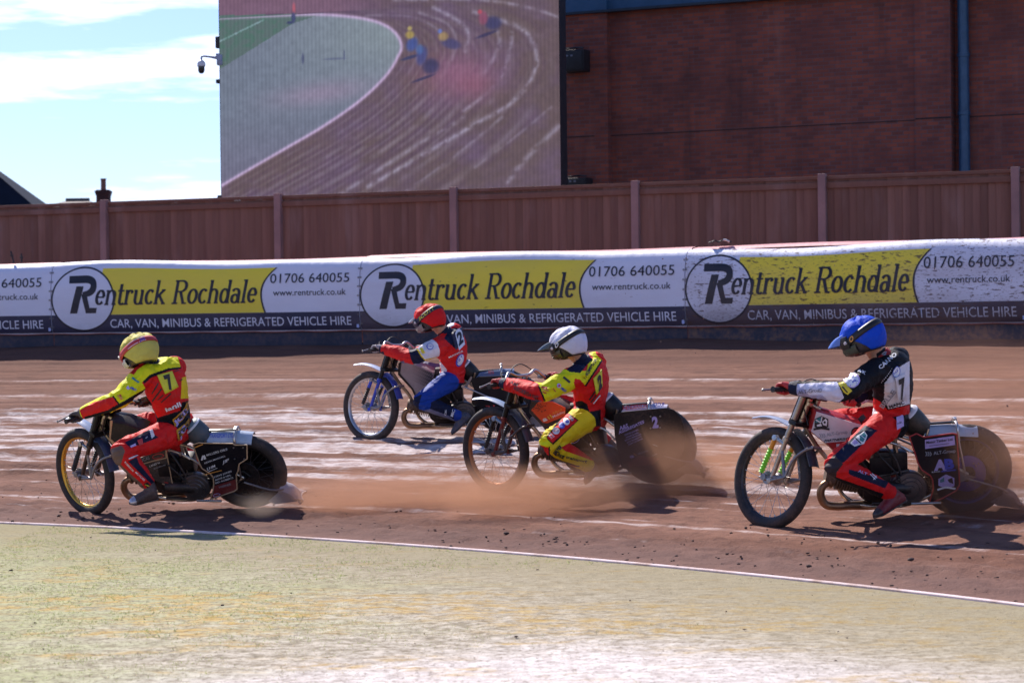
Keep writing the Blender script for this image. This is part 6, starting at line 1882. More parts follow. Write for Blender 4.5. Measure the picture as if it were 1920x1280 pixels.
    bvh = BVHTree.FromPolygons([Vector(p) for p in A], FF)
    # ---- badges, lettering and number bib laid on the suit
    def cast(x, y):
        d_ = Vector(ray(x, y)).normalized()
        h = bvh.ray_cast(Vector(C_O), d_)
        return (np.array(h[0]), np.array(h[1])) if h[0] is not None else (None, None)
    def decal(name, items, lift=.006):
        V, F, MI = [], [], []
        for it_i, it in enumerate(items):
            if isinstance(it[0], str):
                s, x0, y0, x1, y1, cap, mi_ = it[:7]; sh = it[7] if len(it) > 7 else 0; bo = it[8] if len(it) > 8 else .015
                TV, TF = text2d(s, sh, bo)
                u = np.array([x1 - x0, y1 - y0], float); n = np.array([u[1], -u[0]]) / np.hypot(*u) * cap
                pts = [np.array([x0, y0]) + u * a_ + n * b_ for a_, b_ in TV]
            else:
                poly, mi_ = it[0], it[1]
                c_ = np.mean(np.array(poly), 0); pts = [c_]
                m_ = len(poly); fine = []
                for i in range(m_):
                    p0, p1 = np.array(poly[i]), np.array(poly[(i + 1) % m_]); st = max(1, int(np.hypot(*(p1 - p0)) / 3))
                    fine += [p0 + (p1 - p0) * j / st for j in range(st)]
                m_ = len(fine); R_n = 4
                pts += [c_ + (p - c_) * (r + 1) / R_n for r in range(R_n) for p in fine]
                TF = [(0, 1 + i, 1 + (i + 1) % m_) for i in range(m_)] + [(1 + r * m_ + i, 1 + (r + 1) * m_ + i, 1 + (r + 1) * m_ + (i + 1) % m_, 1 + r * m_ + (i + 1) % m_) for r in range(R_n - 1) for i in range(m_)]
            hits = [cast(*q) for q in pts]
            ok = [h[0] is not None for h in hits]
            if not any(ok): continue
            dep = np.array([(h[0] @ C_F) if h[0] is not None else np.nan for h in hits]); med = np.nanmedian(dep)
            b = len(V); mp = {}
            for i, h in enumerate(hits):
                if h[0] is None or abs(dep[i] - med) > .12: continue
                mp[i] = len(V)
                n_ = h[1] if h[1] @ C_F < 0 else -h[1]
                V.append(h[0] + n_ * (lift + .0005 * it_i) - org)
            for f in TF:
                if all(i in mp for i in f): F.append(tuple(mp[i] for i in f)); MI.append(mi_)
        if F: return mesh_obj(name, V, F, S['ink'], root, MI, smooth=False)
    for nm, items, lift in S.get('decals', []): decal(nm, items, lift)
    if S.get('bib'):            # stiff square number bib on the back
        quad, face, num, seg, fm, nm_m = S['bib']
        C4 = []
        cs = [cast(*q) for q in quad]; cen = cast(*np.mean(np.array(quad), 0))
        n_ = nrm(np.mean([h[1] for h in cs + [cen] if h[1] is not None], 0)); p0 = cen[0] + n_ * .012
        for q in quad:
            d_ = ray(*q); t = ((p0 - C_O) @ n_) / (d_ @ n_); C4.append(C_O + d_ * t)
        def bil(u, v, l=0.0): return (C4[0] * (1 - u) * v + C4[1] * u * v + C4[2] * u * (1 - v) + C4[3] * (1 - u) * (1 - v)) + n_ * l
        V = [bil(i / 6, j / 6, .004 * math.sin(i / 6 * PI)) - org for j in range(7) for i in range(7)]
        F = [(j * 7 + i, j * 7 + i + 1, (j + 1) * 7 + i + 1, (j + 1) * 7 + i) for j in range(6) for i in range(6)]
        bb = mesh_obj('number_bib', V, F, fm, root, smooth=True)
        s = bb.modifiers.new('thick', 'SOLIDIFY'); s.thickness = .006
        V, F, MI = [], [], []
        for (tx, u0, u1, v0, v1, mi_, bo) in num:
            TV, TF = text2d(tx, 0, bo); b = len(V)
            V += [bil(u0 + (u1 - u0) * x, v0 + (v1 - v0) * y, .0085 + .0015 * mi_) - org for x, y in TV]; F += [tuple(i + b for i in f) for f in TF]; MI += [mi_] * len(TF)
        mesh_obj('number', V, F, nm_m, bb, MI, smooth=False)
    # ---- gloves, boots, collar
    glove(root, org, LW, gl, axl, S['glove'], 1); glove(root, org, RW, gr, axl, S['glove'], -1)
    for sd, w0, w1 in (('l', J['le'], LW), ('r', J['re'], RW)):
        mb = MB(); dd = nrm(w1 - w0); mb.tube([w1 - dd * .045, w1 - dd * .01, w1 + dd * .02], [.053, .049, .042], 16); mb.build('glove_cuff', S.get('cuff', S['glove']), root, X=lambda p: p - org)
    lat = nrm(J['lh'] - J['rh'])
    boot(root, org, J['la'], J['lheel'], J['ltoe'], S['boot'], J['lk'], S.get('toecap'), lateral=nrm(np.array(bk['M'] @ np.array([0, 1.0, 0])) + lat * .2))
    rh_, rt_ = wpt(k, S.get('rheel', (.36, -.21, .215))), wpt(k, S.get('rtoe', (.62, -.22, .20)))
    boot(root, org, J['ra'], rh_, rt_, S['boot'], J['rk'], None, lateral=np.array(bk['M'] @ np.array([0, 1.0, 0])))
    ax = nrm(J['nk'] - she + (hd - J['nk']) * .4); mb = MB()
    cb = J['nk'] - ax * .015
    mb.tube([cb - ax * .05, cb - ax * .02, cb + ax * .01, cb + ax * .03], [.098, .088, .078, .071], 22, sub=2)
    mb.build('collar', S['collar'], root, X=lambda p: p - org)
    # ---- helmet
    H = S['helmet']; f2 = H['fwd']      # screen direction of the face plus how far it turns away
    fw = nrm(C_R * f2[0] + C_U * f2[1] + C_F * f2[2]); upv = nrm(C_U + C_R * H.get('lean', 0) - C_F * H.get('tip', 0)); upv = nrm(upv - fw * (upv @ fw)); sd = np.cross(upv, fw)
    helmet(root, org, hd, fw, sd, upv, H['size'], H['cover'], H['shell'], H['strap'], H['mouth'], H.get('peak'), H.get('strap_text'), H.get('tilt', .35), crease=H.get('crease', .010))
    if S.get('extra'): S['extra'](root, org, J, cast)
    return root

red = cloth('red_kevlar', (.72, .016, .016)); yellow = cloth('lime_yellow_kevlar', (.82, .80, .012)); gold_y = cloth('golden_kevlar', (.88, .64, .015)); black = cloth('black_kevlar', (.008, .008, .012), .04)
navy = cloth('navy_kevlar', (.009, .013, .042), .05); whitek = cloth('white_kevlar', (.80, .76, .80)); blue = cloth('blue_kevlar', (.010, .050, .32)); greyk = cloth('grey_kevlar', (.075, .070, .075)); muddy = cloth('muddy_kevlar', (.17, .105, .085), .5)
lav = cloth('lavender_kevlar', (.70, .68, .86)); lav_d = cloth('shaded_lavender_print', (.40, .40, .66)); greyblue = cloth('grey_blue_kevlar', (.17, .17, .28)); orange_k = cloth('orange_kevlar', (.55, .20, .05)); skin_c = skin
INK = TEXT_M
shell_dark = mat('dark_shell', (.02, .02, .026), .3, dirt=.1)
shell_white = mat('white_shell', (.6, .58, .60), .3, dirt=.1)
def Z(pts, x, y, s): return [(x + a / s, y + b / s) for a, b in pts]
def A1(*p): return Z(p, 130, 600, 6.4)
def A2(*p): return Z(p, 200, 780, 7.109)
def A0(*p): return Z(p, 80, 600, 3.368)

# ---------------------------------------------------------------- leader: yellow helmet
def jcb(root, org, J, cast): pass
rider('R1', 'rider in a yellow helmet on the leading bike, yellow number 7 on the back', dict(
    J=dict(lh=(318, 812, 17.84), rh=(340, 796, 18.10), ls=(268, 706, 17.64), rs=(328, 689, 17.92), nk=(290, 689, 17.76), hd=(262, 661, 17.68), le=(221, 749, 17.52), re=(302, 752, 18.25),
           lk=(229, 846, 17.50), la=(279, 908, 17.64), lheel=(296, 934, 17.66), ltoe=(243, 945, 17.58)),
    hump=.03, leg=1.0, arm=1.0,
    mats=dict(red=red, yellow=yellow, gold=gold_y, black=black, navy=navy, grey=greyk, muddy=muddy, white=whitek, skin=skin, orange=orange_k),
    base=dict(torso='red', neck='navy', larm='yellow', rarm='yellow', lleg='red', rleg='red'),
    pat=dict(
        torso=[('yellow', A1((700, 760), (890, 742), (975, 668), (1190, 588), (1340, 572), (1300, 440), (1050, 440), (820, 590))),
               ('black', A1((880, 738), (965, 655), (1185, 578), (1340, 560), (1345, 582), (1195, 604), (985, 690), (900, 760))),
               ('gold', A1((1350, 690), (1440, 660), (1440, 935), (1338, 945))),
               ('grey', A1((870, 985), (935, 985), (1000, 1060), (1065, 1180), (1040, 1260), (985, 1120))),
               ('black', A1((1035, 1178), (1330, 1085), (1350, 985), (1450, 960), (1450, 1300), (1310, 1330), (1000, 1360), (1020, 1260))),
               ('black', A0((690, 640), (830, 605), (850, 700), (745, 730), (700, 720))),
               ('gold', A0((672, 648), (712, 655), (725, 700), (690, 712)))],
        larm=[('gold', A1((940, 870), (945, 980), (590, 1110), (470, 1130), (600, 1050))),
              ('red', A1((525, 915), (602, 1025), (480, 1100), (170, 1200), (120, 1080), (300, 980))),
              ('black', A1((515, 918), (530, 905), (612, 1012), (598, 1030))),
              ('black', A1((925, 815), (945, 872), (600, 1052), (480, 1112), (190, 1190), (180, 1160), (460, 1078), (590, 1005))),
              ('red', A1((905, 760), (1000, 700), (1000, 990), (938, 985), (945, 860)))],
        lleg=[('navy', A2((240, 350), (560, 180), (690, 285), (420, 385), (310, 412))), ('white', A2((570, 180), (610, 170), (640, 260), (600, 300))),
              ('muddy', A2((20, 560), (60, 430), (200, 385), (245, 460), (190, 640), (60, 660))), ('muddy', A2((60, 640), (185, 640), (330, 780), (470, 900), (520, 1010), (400, 990), (110, 730))),
              ('navy', A2((285, 600), (400, 545), (440, 640), (640, 880), (720, 960), (640, 1010), (595, 905))), ('white', A2((650, 890), (760, 920), (740, 1020), (650, 1030)))]),
    ink=INK + [cloth('orange_belt', (.60, .28, .03))],
    decals=[('suit_lettering', [(line(297, 718, 285, 738, 2.2), K_), (line(303, 728, 286, 752, 2.6), K_), (line(306, 740, 296, 749, 1.8), K_), (line(320, 737, 302, 754, 2.0), K_), (line(326, 697, 335, 694, 1.5), K_), (line(335, 714, 341, 711, 1.5), K_),
               ('ianli', 312, 771, 339, 760, 8, W_, 0, .03), ('PRO', 243, 729, 254.5, 733, 4.2, B_, .2, .05), ([(236, 728), (240, 723), (244, 729), (240, 731)], P_), (line(248, 709, 260, 717, 3.2), T_),
               (line(224, 739, 226, 745, 3), R_), (line(220, 742, 229, 748, 2.0), O_),
               ([(323, 785), (341, 769), (349, 752), (352, 770), (340, 788), (327, 801)], 9), ([(326, 786), (342, 771), (349, 757), (351, 769), (339, 786), (328, 797)], K_), ('JCB', 328, 799, 352, 769, 8.5, P_, .2, .04),
               ([(330, 806), (345, 794), (352, 780), (353, 797), (342, 812), (332, 826)], 9), ([(333, 809), (345, 798), (351, 788), (352, 796), (342, 810), (334, 820)], K_), ('JC', 335, 822, 350, 800, 8, P_, .2, .04)], .005),
            ('leg_lettering', [('RYBROOK', 233, 866, 250, 884, 3.2, W_, 0, .02), ('MOTORS', 253, 885, 270, 901, 3.2, W_, 0, .02), (line(241, 860, 258, 853, 2.4), W_), ([(270, 906), (276, 903), (281, 909), (284, 913), (277, 914)], K_), (line(272, 907, 282, 912, 1.6), Y_),
               (line(244, 838, 254, 833, 4), P_), ([(257, 826), (266, 822), (268, 832), (260, 835)], R_), (line(272, 822, 276, 819, 2), G_)], .005)],
    bib=([(294.8, 703), (323, 695), (335, 725), (310, 738.5)], None, [('7', .30, .74, .12, .88, 0, .06)], None, mat('lime_bib', (.72, .70, .03), .5, dirt=.1), [black_ink, white_ink]),
    glove=mat('pale_glove', (.045, .045, .06), .6, dirt=.3), boot=mat('worn_boot', (.07, .04, .034), .5, dirt=.3), toecap=mat('steel_toe', (.55, .5, .55), .3, .6, dirt=.25), collar=navy,
    helmet=dict(fwd=(-.72, -.28, .62), lean=-.06, size=1.04, cover=cloth('yellow_cover', (.62, .53, .11)), shell=shell_dark, strap=mat('red_strap', (.50, .03, .04), .5, dirt=.1), mouth=shell_white, tilt=.55, crease=.012,
                strap_text=[('box', 1.75, 2.35, W_), ('box', 2.4, 2.8, W_), ('text', 'pro', 2.45, 2.75, B_)]),
    extra=None))

def B1(*p): return Z(p, 680, 560, 7.527)
def B2(*p): return Z(p, 640, 660, 7.11)
# ---------------------------------------------------------------- second: red helmet
rider('R2', 'rider in a red helmet, red and white top and blue trousers', dict(
    J=dict(lh=(842, 713, 22.42), rh=(856, 706, 22.72), ls=(825, 649, 22.27), rs=(851, 622, 22.62), nk=(832, 622, 22.42), hd=(806, 599, 22.34), le=(775, 668, 22.10), re=(836, 662, 22.95),
           lk=(790, 751, 22.25), la=(862, 781, 22.42), lheel=(884, 781, 22.46), ltoe=(849, 815, 22.38)),
    hump=.04, leg=.93,
    mats=dict(red=red, navy=navy, white=whitek, blue=blue, black=black, grey=greyblue, skin=skin, gold=gold_y),
    base=dict(torso='red', neck='skin', larm='red', rarm='red', lleg='blue', rleg='grey'),
    pat=dict(
        torso=[('navy', B1((1150, 560), (1200, 470), (1290, 405), (1420, 430), (1420, 520), (1300, 700))), ('white', B1((1160, 330), (1230, 290), (1300, 300), (1290, 370), (1220, 420), (1160, 380))),
               ('white', B1((990, 870), (1080, 870), (1190, 1000), (1200, 1190), (1110, 1190), (1050, 1090))), ('red', B1((1040, 880), (1075, 880), (1110, 1020), (1090, 1110), (1115, 1150), (1085, 1150), (1060, 1060), (1085, 990))),
               ('white', B2((1225, 120), (1300, 110), (1330, 380), (1290, 390))), ('navy', B1((900, 1130), (1010, 1100), (1060, 1190), (900, 1280))), ('navy', B1((1100, 1195), (1450, 1180), (1450, 1300), (1100, 1300)))],
        neck=[('navy', B1((940, 560), (1100, 480), (1160, 420), (1200, 380), (1250, 480), (1100, 620), (960, 640)))],
        larm=[('white', B1((770, 700), (850, 620), (1000, 560), (1150, 640), (1160, 790), (1000, 850), (860, 860), (830, 800))),
              ('navy', B1((640, 690), (770, 690), (830, 800), (880, 870), (1140, 800), (1140, 880), (950, 890), (720, 930), (680, 850))), ('gold', B1((762, 712), (785, 712), (835, 800), (880, 855), (1140, 800), (1140, 815), (880, 872), (820, 810)))],
        lleg=[('navy', B2((940, 620), (1075, 560), (1030, 720), (1040, 800), (960, 790))), ('navy', B2((1180, 760), (1200, 665), (1500, 520), (1500, 900), (1430, 855))), ('grey', B2((1040, 785), (1180, 755), (1440, 850), (1500, 900), (1560, 1000), (1400, 970), (1180, 880))),
              ('blue', B2((1035, 700), (1060, 630), (1280, 425), (1450, 410), (1440, 530), (1200, 665), (1175, 760), (1040, 790)))]),
    ink=INK,
    decals=[('suit_lettering', [('MANCE', 842, 671, 868, 659, 3.0, W_, 0, .015), (ellipse(862, 675, 6.5, 12.5, .35), B_), (ellipse(863, 674.5, 5, 10.5, .35), W_), ('NKP', 858.5, 681, 868, 667, 4.0, B_, .1, .03),
                (ellipse(806, 650, 6.5, 6, 0), B_), (ellipse(806.3, 649.6, 5.2, 4.8, 0), W_), ('TPI', 802, 651.5, 810, 651, 3, B_), ([(786, 654), (791, 652), (797, 661), (792, 664)], Y_)], .004),
            ('leg_lettering', [('cat', 836, 778, 837, 768, 4.2, W_, 0, .02), ('MIC', 849, 781, 853, 768.5, 5.6, W_, .1, .03)], .005)],
    bib=([(847, 624), (866, 612), (871.5, 640), (855, 656)], None, [('2', .22, .92, .02, .86, 0, .16), ('2', .30, .84, .08, .80, 1, .05)], None, mat('navy_bib', (.016, .02, .055), .5, dirt=.1), [white_ink, black_ink]),
    glove=mat('grey_glove', (.40, .36, .38), .6, dirt=.2), cuff=navy, boot=mat('blue_black_boot', (.05, .055, .085), .5, dirt=.35), collar=navy,
    helmet=dict(fwd=(-.86, -.30, .34), lean=.05, size=1.06, cover=cloth('red_cover', (.72, .012, .014)), shell=shell_dark, strap=mat('navy_strap', (.012, .016, .05), .5, dirt=.05), mouth=mat('silver_mouth', (.22, .22, .22), .3, dirt=.1), tilt=.62,
                strap_text=[('text', 'SCOTT', 1.25, 2.35, Y_)], peak=(.085, .03, mat('pale_peak', (.50, .55, .60), .3, dirt=.05)))))

def C1(*p): return Z(p, 980, 600, 8.0)
def C2(*p): return Z(p, 1000, 740, 7.11)
# ---------------------------------------------------------------- third: white helmet
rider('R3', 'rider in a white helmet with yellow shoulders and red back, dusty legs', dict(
    J=dict(lh=(1094, 786, 18.08), rh=(1113, 780, 18.36), ls=(1079, 706, 17.90), rs=(1116, 680, 18.26), nk=(1090, 678, 18.06), hd=(1066, 647, 17.98), le=(1017, 735, 17.76), re=(1080, 722, 18.62),
           lk=(1032, 829, 17.86), la=(1106, 874, 18.06), lheel=(1124, 884, 18.08), ltoe=(1100, 908, 18.02)),
    hump=.035,
    mats=dict(red=red, yellow=yellow, gold=gold_y, black=black, navy=navy, skin=skin, muddy=muddy),
    base=dict(torso='red', neck='skin', larm='yellow', rarm='red', lleg='gold', rleg='red'),
    pat=dict(
        torso=[('yellow', C1((560, 830), (720, 760), (960, 760), (980, 660), (1060, 560), (920, 410), (1070, 410), (1105, 520), (1195, 600), (940, 985), (860, 890), (790, 875), (755, 930))), ('navy', C1((640, 770), (720, 670), (850, 640), (920, 440), (980, 500), (1035, 580), (950, 690), (865, 790))),
               ('black', C1((1185, 590), (1200, 612), (950, 1000), (925, 985))), ('black', C2((560, 90), (640, 75), (720, 125), (745, 225), (900, 195), (900, 420), (720, 420), (600, 340))), ('yellow', C2((400, 120), (450, 70), (480, 120), (610, 330), (560, 320), (430, 240)))],
        neck=[('navy', C1((640, 720), (760, 640), (860, 560), (940, 440), (1000, 540), (980, 720), (760, 780)))],
        larm=[('red', C1((-300, 700), (235, 950), (330, 1215), (200, 1260), (-300, 1100))), ('black', C1((228, 990), (250, 980), (345, 1210), (320, 1222))), ('black', C1((640, 1130), (830, 1070), (835, 1150), (650, 1180))), ('red', C1((760, 920), (900, 880), (900, 1080), (815, 1075)))],
        rarm=[('black', C1((280, 780), (420, 780), (420, 930), (280, 930)))],
        lleg=[('black', C2((430, 215), (605, 335), (265, 665), (165, 575))), ('red', C2((445, 235), (585, 342), (258, 640), (182, 572))), ('yellow', C2((60, 680), (120, 540), (165, 560), (245, 660), (220, 700))),
              ('red', C2((370, 700), (480, 640), (860, 830), (860, 900), (420, 745))), ('red', C2((60, 660), (205, 705), (205, 800), (290, 870), (600, 960), (300, 960), (100, 800))), ('black', C2((200, 700), (225, 680), (225, 790), (300, 850), (620, 950), (600, 965), (290, 875), (205, 800))),
              ('red', C2((850, 820), (960, 860), (960, 1000), (850, 900)))]),
    ink=INK,
    decals=[('suit_lettering', [('THOMPSON', 1096, 712, 1121, 673, 5.6, K_, 0, .03), ('PRO', 1050, 729, 1060, 734.5, 4.4, B_, .2, .05), (ellipse(1047.5, 723, 3.6, 4, .4), P_), (ellipse(1047.5, 723, 1.6, 2, .4), R_), (line(1056, 707, 1068, 717, 4.2), K_),
                (line(1015, 726, 1026, 728, 3), R_), (line(1018, 730, 1028, 732, 3), O_), (line(1018, 734, 1024, 737, 2), R_), (line(1036, 727, 1041, 734, 1.6), R_), (line(1105, 748, 1115, 733, 2.4), K_), (line(1108, 753, 1118, 738, 2.2), K_), (line(1112, 755, 1124, 740, 1.8), W_),
                ('AGGREGATES', 962, 728, 1009, 748.5, 6.0, K_, 0, .03), ('A&S', 958, 719, 972, 725, 5, K_, 0, .03)], .005),
            ('leg_lettering', [(ellipse(1042.5, 808, 6.4, 6.4, .3), W_), ('RED', 1038, 810, 1047, 809, 4, R_, 0, .04), (ellipse(1053.5, 798, 5.6, 6.4, .3), B_), (ellipse(1062, 790.5, 6, 6.5, -.4), W_), (ellipse(1063.5, 791, 3.6, 3, -.4), B_), (line(1068, 781, 1074, 789, 5), G_), ('LAND', 1028, 816, 1034, 823, 3, W_), ('ROVER', 1030, 813, 1038, 821, 3, W_),
                ('Bull', 1048, 834, 1036, 848, 7, K_, .1, .04), ('Duct', 1040, 851, 1056, 858.5, 8, K_, .1, .04), ('transport', 1060, 857, 1099, 867, 5, K_, .1, .03)], .005)],
    bib=([(1113, 709.5), (1128.6, 692), (1130, 724), (1118.5, 740)], None, [('2', .30, .84, .10, .86, 0, .08)], None, mat('lime_bib', (.72, .70, .03), .5, dirt=.1), [black_ink, white_ink]),
    glove=mat('red_black_glove', (.42, .02, .025), .6, dirt=.15), cuff=navy, boot=mat('dusty_boot', (.13, .09, .075), .6, dirt=.6), collar=navy,
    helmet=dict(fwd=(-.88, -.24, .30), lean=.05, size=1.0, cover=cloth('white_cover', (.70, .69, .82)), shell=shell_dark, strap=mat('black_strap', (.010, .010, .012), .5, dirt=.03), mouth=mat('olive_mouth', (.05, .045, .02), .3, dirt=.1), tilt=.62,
                strap_text=[('text', 'O', 1.12, 1.34, W_)], peak=(.125, .045, mat('slate_peak', (.055, .085, .12), .3, dirt=.1)))))

def D1(*p): return Z(p, 1410, 580, 5.819)
def D2(*p): return Z(p, 1540, 780, 7.11)
# ---------------------------------------------------------------- fourth: blue helmet
rider('R4', 'rider in a blue helmet with black shoulders and white forearms', dict(
    J=dict(lh=(1662, 796, 15.48), rh=(1681, 786, 15.76), ls=(1641, 697, 15.30), rs=(1682, 673, 15.58), nk=(1649, 667, 15.46), hd=(1618, 634, 15.38), le=(1583, 734, 15.12), re=(1628, 738, 15.85),
           lk=(1570, 872, 15.24), la=(1672, 926, 15.42), lheel=(1698, 938, 15.45), ltoe=(1640, 972, 15.36)),
    hump=.030, arm=.95, leg=.95, girth=.98,
    mats=dict(black=black, red=red, white=whitek, lav=lav, lavd=lav_d, navy=navy, skin=skin, muddy=cloth('dusty_black_kevlar', (.045, .034, .040), .2), grey=greyk),
    base=dict(torso='black', neck='skin', larm='black', rarm='lav', lleg='red', rleg='red'),
    pat=dict(
        torso=[('white', D1((1450, 800), (1560, 660), (1670, 590), (1720, 560), (1720, 1030), (1490, 1085), (1440, 960))), ('red', D1((1270, 935), (1400, 1005), (1480, 1098), (1720, 1040), (1720, 1150), (1500, 1190), (1490, 1400), (1150, 1400), (1150, 1200))), ('white', D1((1240, 1010), (1320, 1060), (1375, 1140), (1395, 1260), (1330, 1240), (1250, 1170))),
               ('black', D1((1490, 1178), (1720, 1140), (1720, 1400), (1480, 1400)))],
        neck=[('red', D1((1150, 640), (1230, 560), (1340, 530), (1360, 560), (1300, 640))), ('black', D1((1360, 480), (1480, 390), (1560, 420), (1500, 560), (1360, 600)))],
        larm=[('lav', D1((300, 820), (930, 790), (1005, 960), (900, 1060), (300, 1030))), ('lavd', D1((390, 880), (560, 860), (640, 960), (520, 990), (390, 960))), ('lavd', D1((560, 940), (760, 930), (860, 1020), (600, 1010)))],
        rarm=[('black', D1((940, 700), (1400, 640), (1400, 1000), (1000, 960)))],
        lleg=[('navy', D2((585, 118), (745, 190), (290, 625), (165, 525))), ('muddy', D2((40, 650), (165, 515), (292, 630), (205, 750), (195, 850), (40, 800))), ('navy', D2((365, 705), (500, 740), (900, 870), (850, 960), (370, 775))), ('black', D2((180, 800), (250, 830), (835, 1035), (780, 1120), (200, 900)))],
        rleg=[('grey', D2((470, 40), (560, -30), (600, 20), (520, 110)))]),
    ink=INK,
    decals=[('suit_lettering', [('CARNO', 1649, 693, 1682, 667, 7.0, W_, 0, .03), (ellipse(1597, 713, 15, 14, .3), P_), (ellipse(1596, 712.5, 13, 12.4, .3), W_), ('TPI', 1590, 714, 1605, 720, 6, B_, .1, .02),
                ([(1571, 720), (1583, 717), (1596, 733), (1590, 739), (1583, 735)], Y_), (line(1579, 725, 1590, 735, 2.4), K_), ('ALT-Group', 1498, 737, 1542, 733, 6.0, K_, 0, .0), (ellipse(1679, 698, 7, 10.5, .3), B_), (ellipse(1679, 698, 6, 9.3, .3), W_), ('NKP', 1675, 703, 1684, 694, 4, B_, .1, .02),
                ('BELLE', 1657, 764, 1679, 733, 8.5, G_, 0, .03), ('MANC', 1668, 764, 1694, 755, 6.5, K_, 0, .04), (ellipse(1657, 664, 5, 5, 0), G_), (ellipse(1657, 664, 3, 3, 0), K_), ('NK', 1609, 699, 1621, 704, 4.6, W_, .3, .04)]
                + [(ellipse(1650 + i * 2.3, 714 - i * 2.7, .8, .8, 0, 6), W_) for i in range(9)] + [([(1678, 784), (1690, 780), (1690, 799), (1678, 805)], P_), ('nk', 1680, 796, 1688, 792, 4, K_)], .008),
            ('leg_lettering', [([(1594, 832), (1607, 818), (1621, 809), (1626, 817), (1620, 832), (1602, 837)], W_), ([(1596, 831), (1602, 824), (1610, 830), (1603, 835)], P_), ([(1612, 817), (1620, 811), (1624, 817), (1618, 829), (1612, 826)], T_), (line(1604, 822, 1614, 832, 2.2), K_), (line(1612, 815, 1622, 823, 1.6), W_),
                ('ALT', 1607, 884, 1624, 891, 4.6, P_, 0, .02), (line(1630, 889, 1640, 899, 1.4), W_), (line(1633, 888, 1643, 897, 1.4), W_), (line(1636, 899, 1642, 893, 1.4), W_), (line(1610, 919, 1616, 921, 3.4), P_)], .005)],
    bib=([(1679, 708), (1697, 699), (1697, 748), (1685, 755)], None, [('7', .22, .86, .10, .88, 0, .05)], None, mat('white_bib', (.74, .70, .74), .5, dirt=.06), [black_ink, white_ink]),
    glove=mat('red_glove', (.50, .022, .03), .55, dirt=.12), cuff=navy, boot=mat('maroon_boot', (.20, .014, .022), .45, dirt=.25), toecap=mat('black_toe', (.03, .025, .03), .4, dirt=.2), collar=cloth('red_collar', (.35, .03, .03)),
    helmet=dict(fwd=(-.88, -.30, .26), lean=.06, size=1.04, cover=cloth('blue_cover', (.006, .070, .60)), shell=shell_dark, strap=mat('black_strap', (.010, .010, .012), .5, dirt=.03), mouth=mat('dark_green_mouth', (.03, .045, .03), .4, dirt=.15), tilt=.58,
                strap_text=[('text', 'O', 1.12, 1.32, O_)], peak=(.105, .06, mat('blue_white_peak', (.10, .20, .62), .3, dirt=.05)))))

# ================================================================== DUST
def dust(name, label, c, size, dens, seed=0, col=(.60, .335, .215), edge=.35, rise=1.0, nscale=3.0):
    """a cloud of shale dust: thick near the ground, thinning upwards and to its rim"""
    m = bpy.data.materials.new(name); m.use_nodes = True; nt = m.node_tree; nt.nodes.clear()
    out = N(nt, 'ShaderNodeOutputMaterial'); pv = N(nt, 'ShaderNodeVolumePrincipled'); nt.links.new(pv.outputs[0], out.inputs['Volume'])
    pv.inputs['Color'].default_value = (*col, 1); pv.inputs['Anisotropy'].default_value = .25
    tc = N(nt, 'ShaderNodeTexCoord').outputs['Object']
    ln = N(nt, 'ShaderNodeVectorMath', operation='LENGTH'); nt.links.new(tc, ln.inputs[0])
    off = N(nt, 'ShaderNodeVectorMath', operation='MULTIPLY_ADD'); nt.links.new(tc, off.inputs[0]); off.inputs[1].default_value = (size[0] * nscale, size[1] * nscale, size[2] * nscale * 1.3); off.inputs[2].default_value = (seed * 3.1, seed * 1.7, seed)
    n1 = noise_n(nt, off.outputs[0], 1.0, 4, .55)
    body = ramp(nt, M_(nt, 'SUBTRACT', 1.0, M_(nt, 'ADD', ln.outputs['Value'], M_(nt, 'MULTIPLY', M_(nt, 'SUBTRACT', n1, .5), 1.1))), 0.0, edge + .25)
    sp = N(nt, 'ShaderNodeSeparateXYZ'); nt.links.new(tc, sp.inputs[0])
    hgt = M_(nt, 'POWER', M_(nt, 'SUBTRACT', 1.0, M_(nt, 'MULTIPLY', M_(nt, 'ADD', sp.outputs[2], 1.0), .5), True), rise)
    d = M_(nt, 'MULTIPLY', M_(nt, 'MULTIPLY', body, hgt), M_(nt, 'ADD', M_(nt, 'MULTIPLY', n1, 1.4), -.1, True))
    nt.links.new(M_(nt, 'MULTIPLY', d, dens), pv.inputs['Density'])
    bm = bmesh.new(); bmesh.ops.create_icosphere(bm, subdivisions=3, radius=1.0)
    me = bpy.data.meshes.new(name); bm.to_mesh(me); bm.free(); me.materials.append(m)
    o = bpy.data.objects.new(name, me); COL.objects.link(o)
    o.location = c; o.scale = size
    tag(o, label, 'dust', None, 'stuff')
    return o
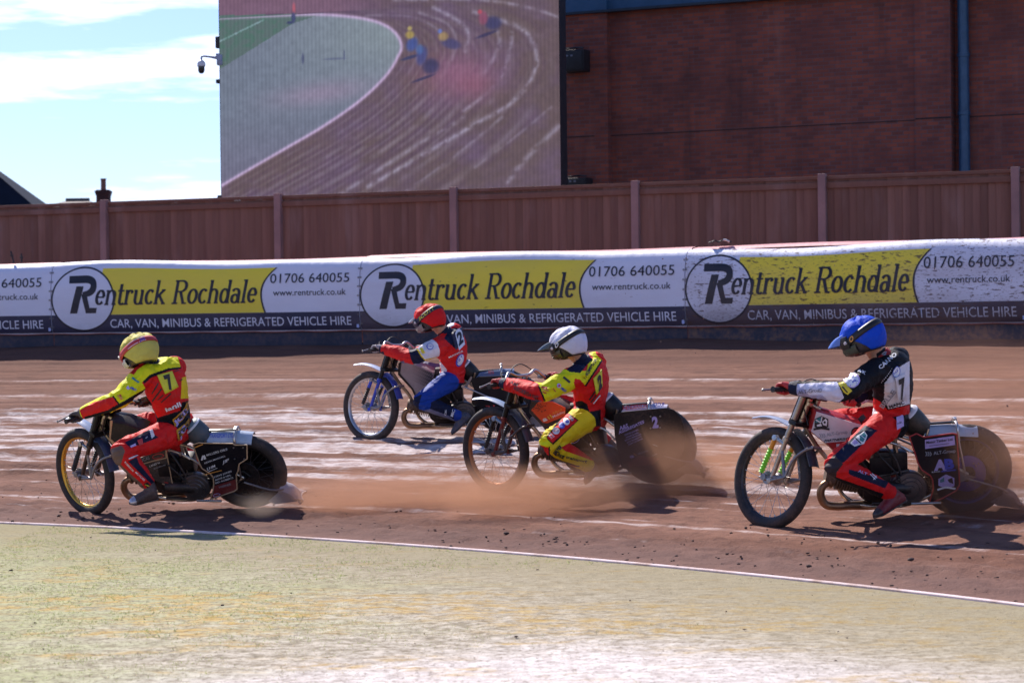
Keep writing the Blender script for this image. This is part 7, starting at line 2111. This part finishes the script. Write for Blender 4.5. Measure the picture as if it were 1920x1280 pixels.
def dust_px(px, py, Y, rx, ry, rz, dens, label, **kw):
    c = at(px, py, Y); dust('dust_cloud', label, c, (rx, ry, rz), dens, **kw)
dust_px(800, 930, 17.9, 1.75, .50, .36, 7.5, 'low brown dust trailing along the track behind the leading bike', seed=1, rise=1.0)
dust_px(1240, 880, 17.75, .85, .45, .44, 8.0, 'thick brown dust thrown up round the back wheel of the third bike', seed=2, rise=.9)
dust_px(1010, 925, 17.0, 1.05, .38, .28, 8.0, 'brown dust drifting in front of the third bike', seed=5, rise=1.0)
dust_px(1440, 895, 18.3, 1.4, .55, .40, 6.5, 'soft brown dust spreading along the track behind the third bike', seed=8, rise=1.0)
dust_px(1890, 905, 15.6, .75, .45, .58, 5.0, 'brown dust spraying off the back wheel of the nearest bike', seed=3, rise=.8)
dust_px(1800, 760, 17.6, 1.5, .8, .75, .60, 'thin high dust hanging behind the nearest bike', seed=4, rise=.3)
dust_px(488, 945, 17.2, .24, .15, .13, 4.0, 'small pale puff of dust under the leading bike', seed=6, rise=.9, col=(.75, .62, .52))

def spray():
    """lumps of shale in the air"""
    mb = MB(); rng = np.random.default_rng(17)
    ico = bmesh.new(); bmesh.ops.create_icosphere(ico, subdivisions=1, radius=1.0)
    IV = np.array([v.co for v in ico.verts]); ico.verts.index_update(); IF = [[v.index for v in f.verts] for f in ico.faces]; ico.free()
    for i in range(150):
        if i < 60: x, y, Y = rng.uniform(1000, 1900), rng.uniform(480, 760), rng.uniform(20, 28)
        elif i < 110: x, y, Y = rng.normal(1860, 60), rng.normal(900, 60), 15.6
        else: x, y, Y = rng.normal(1270, 60), rng.normal(870, 45), 18.2
        c = at(x, y, Y)
        if c[2] < float(ground(c[0], c[1])) + .02: continue
        mb.add(c + IV * (1 + rng.normal(0, .2, (len(IV), 1))) * rng.uniform(.003, .008), IF)
    o = mb.build('flying_shale', mat('flying_clod', (.22, .13, .10), .9, dirt=0), angle=0); tag(o, 'bits of shale flying through the air', 'shale', None, 'stuff')
spray()
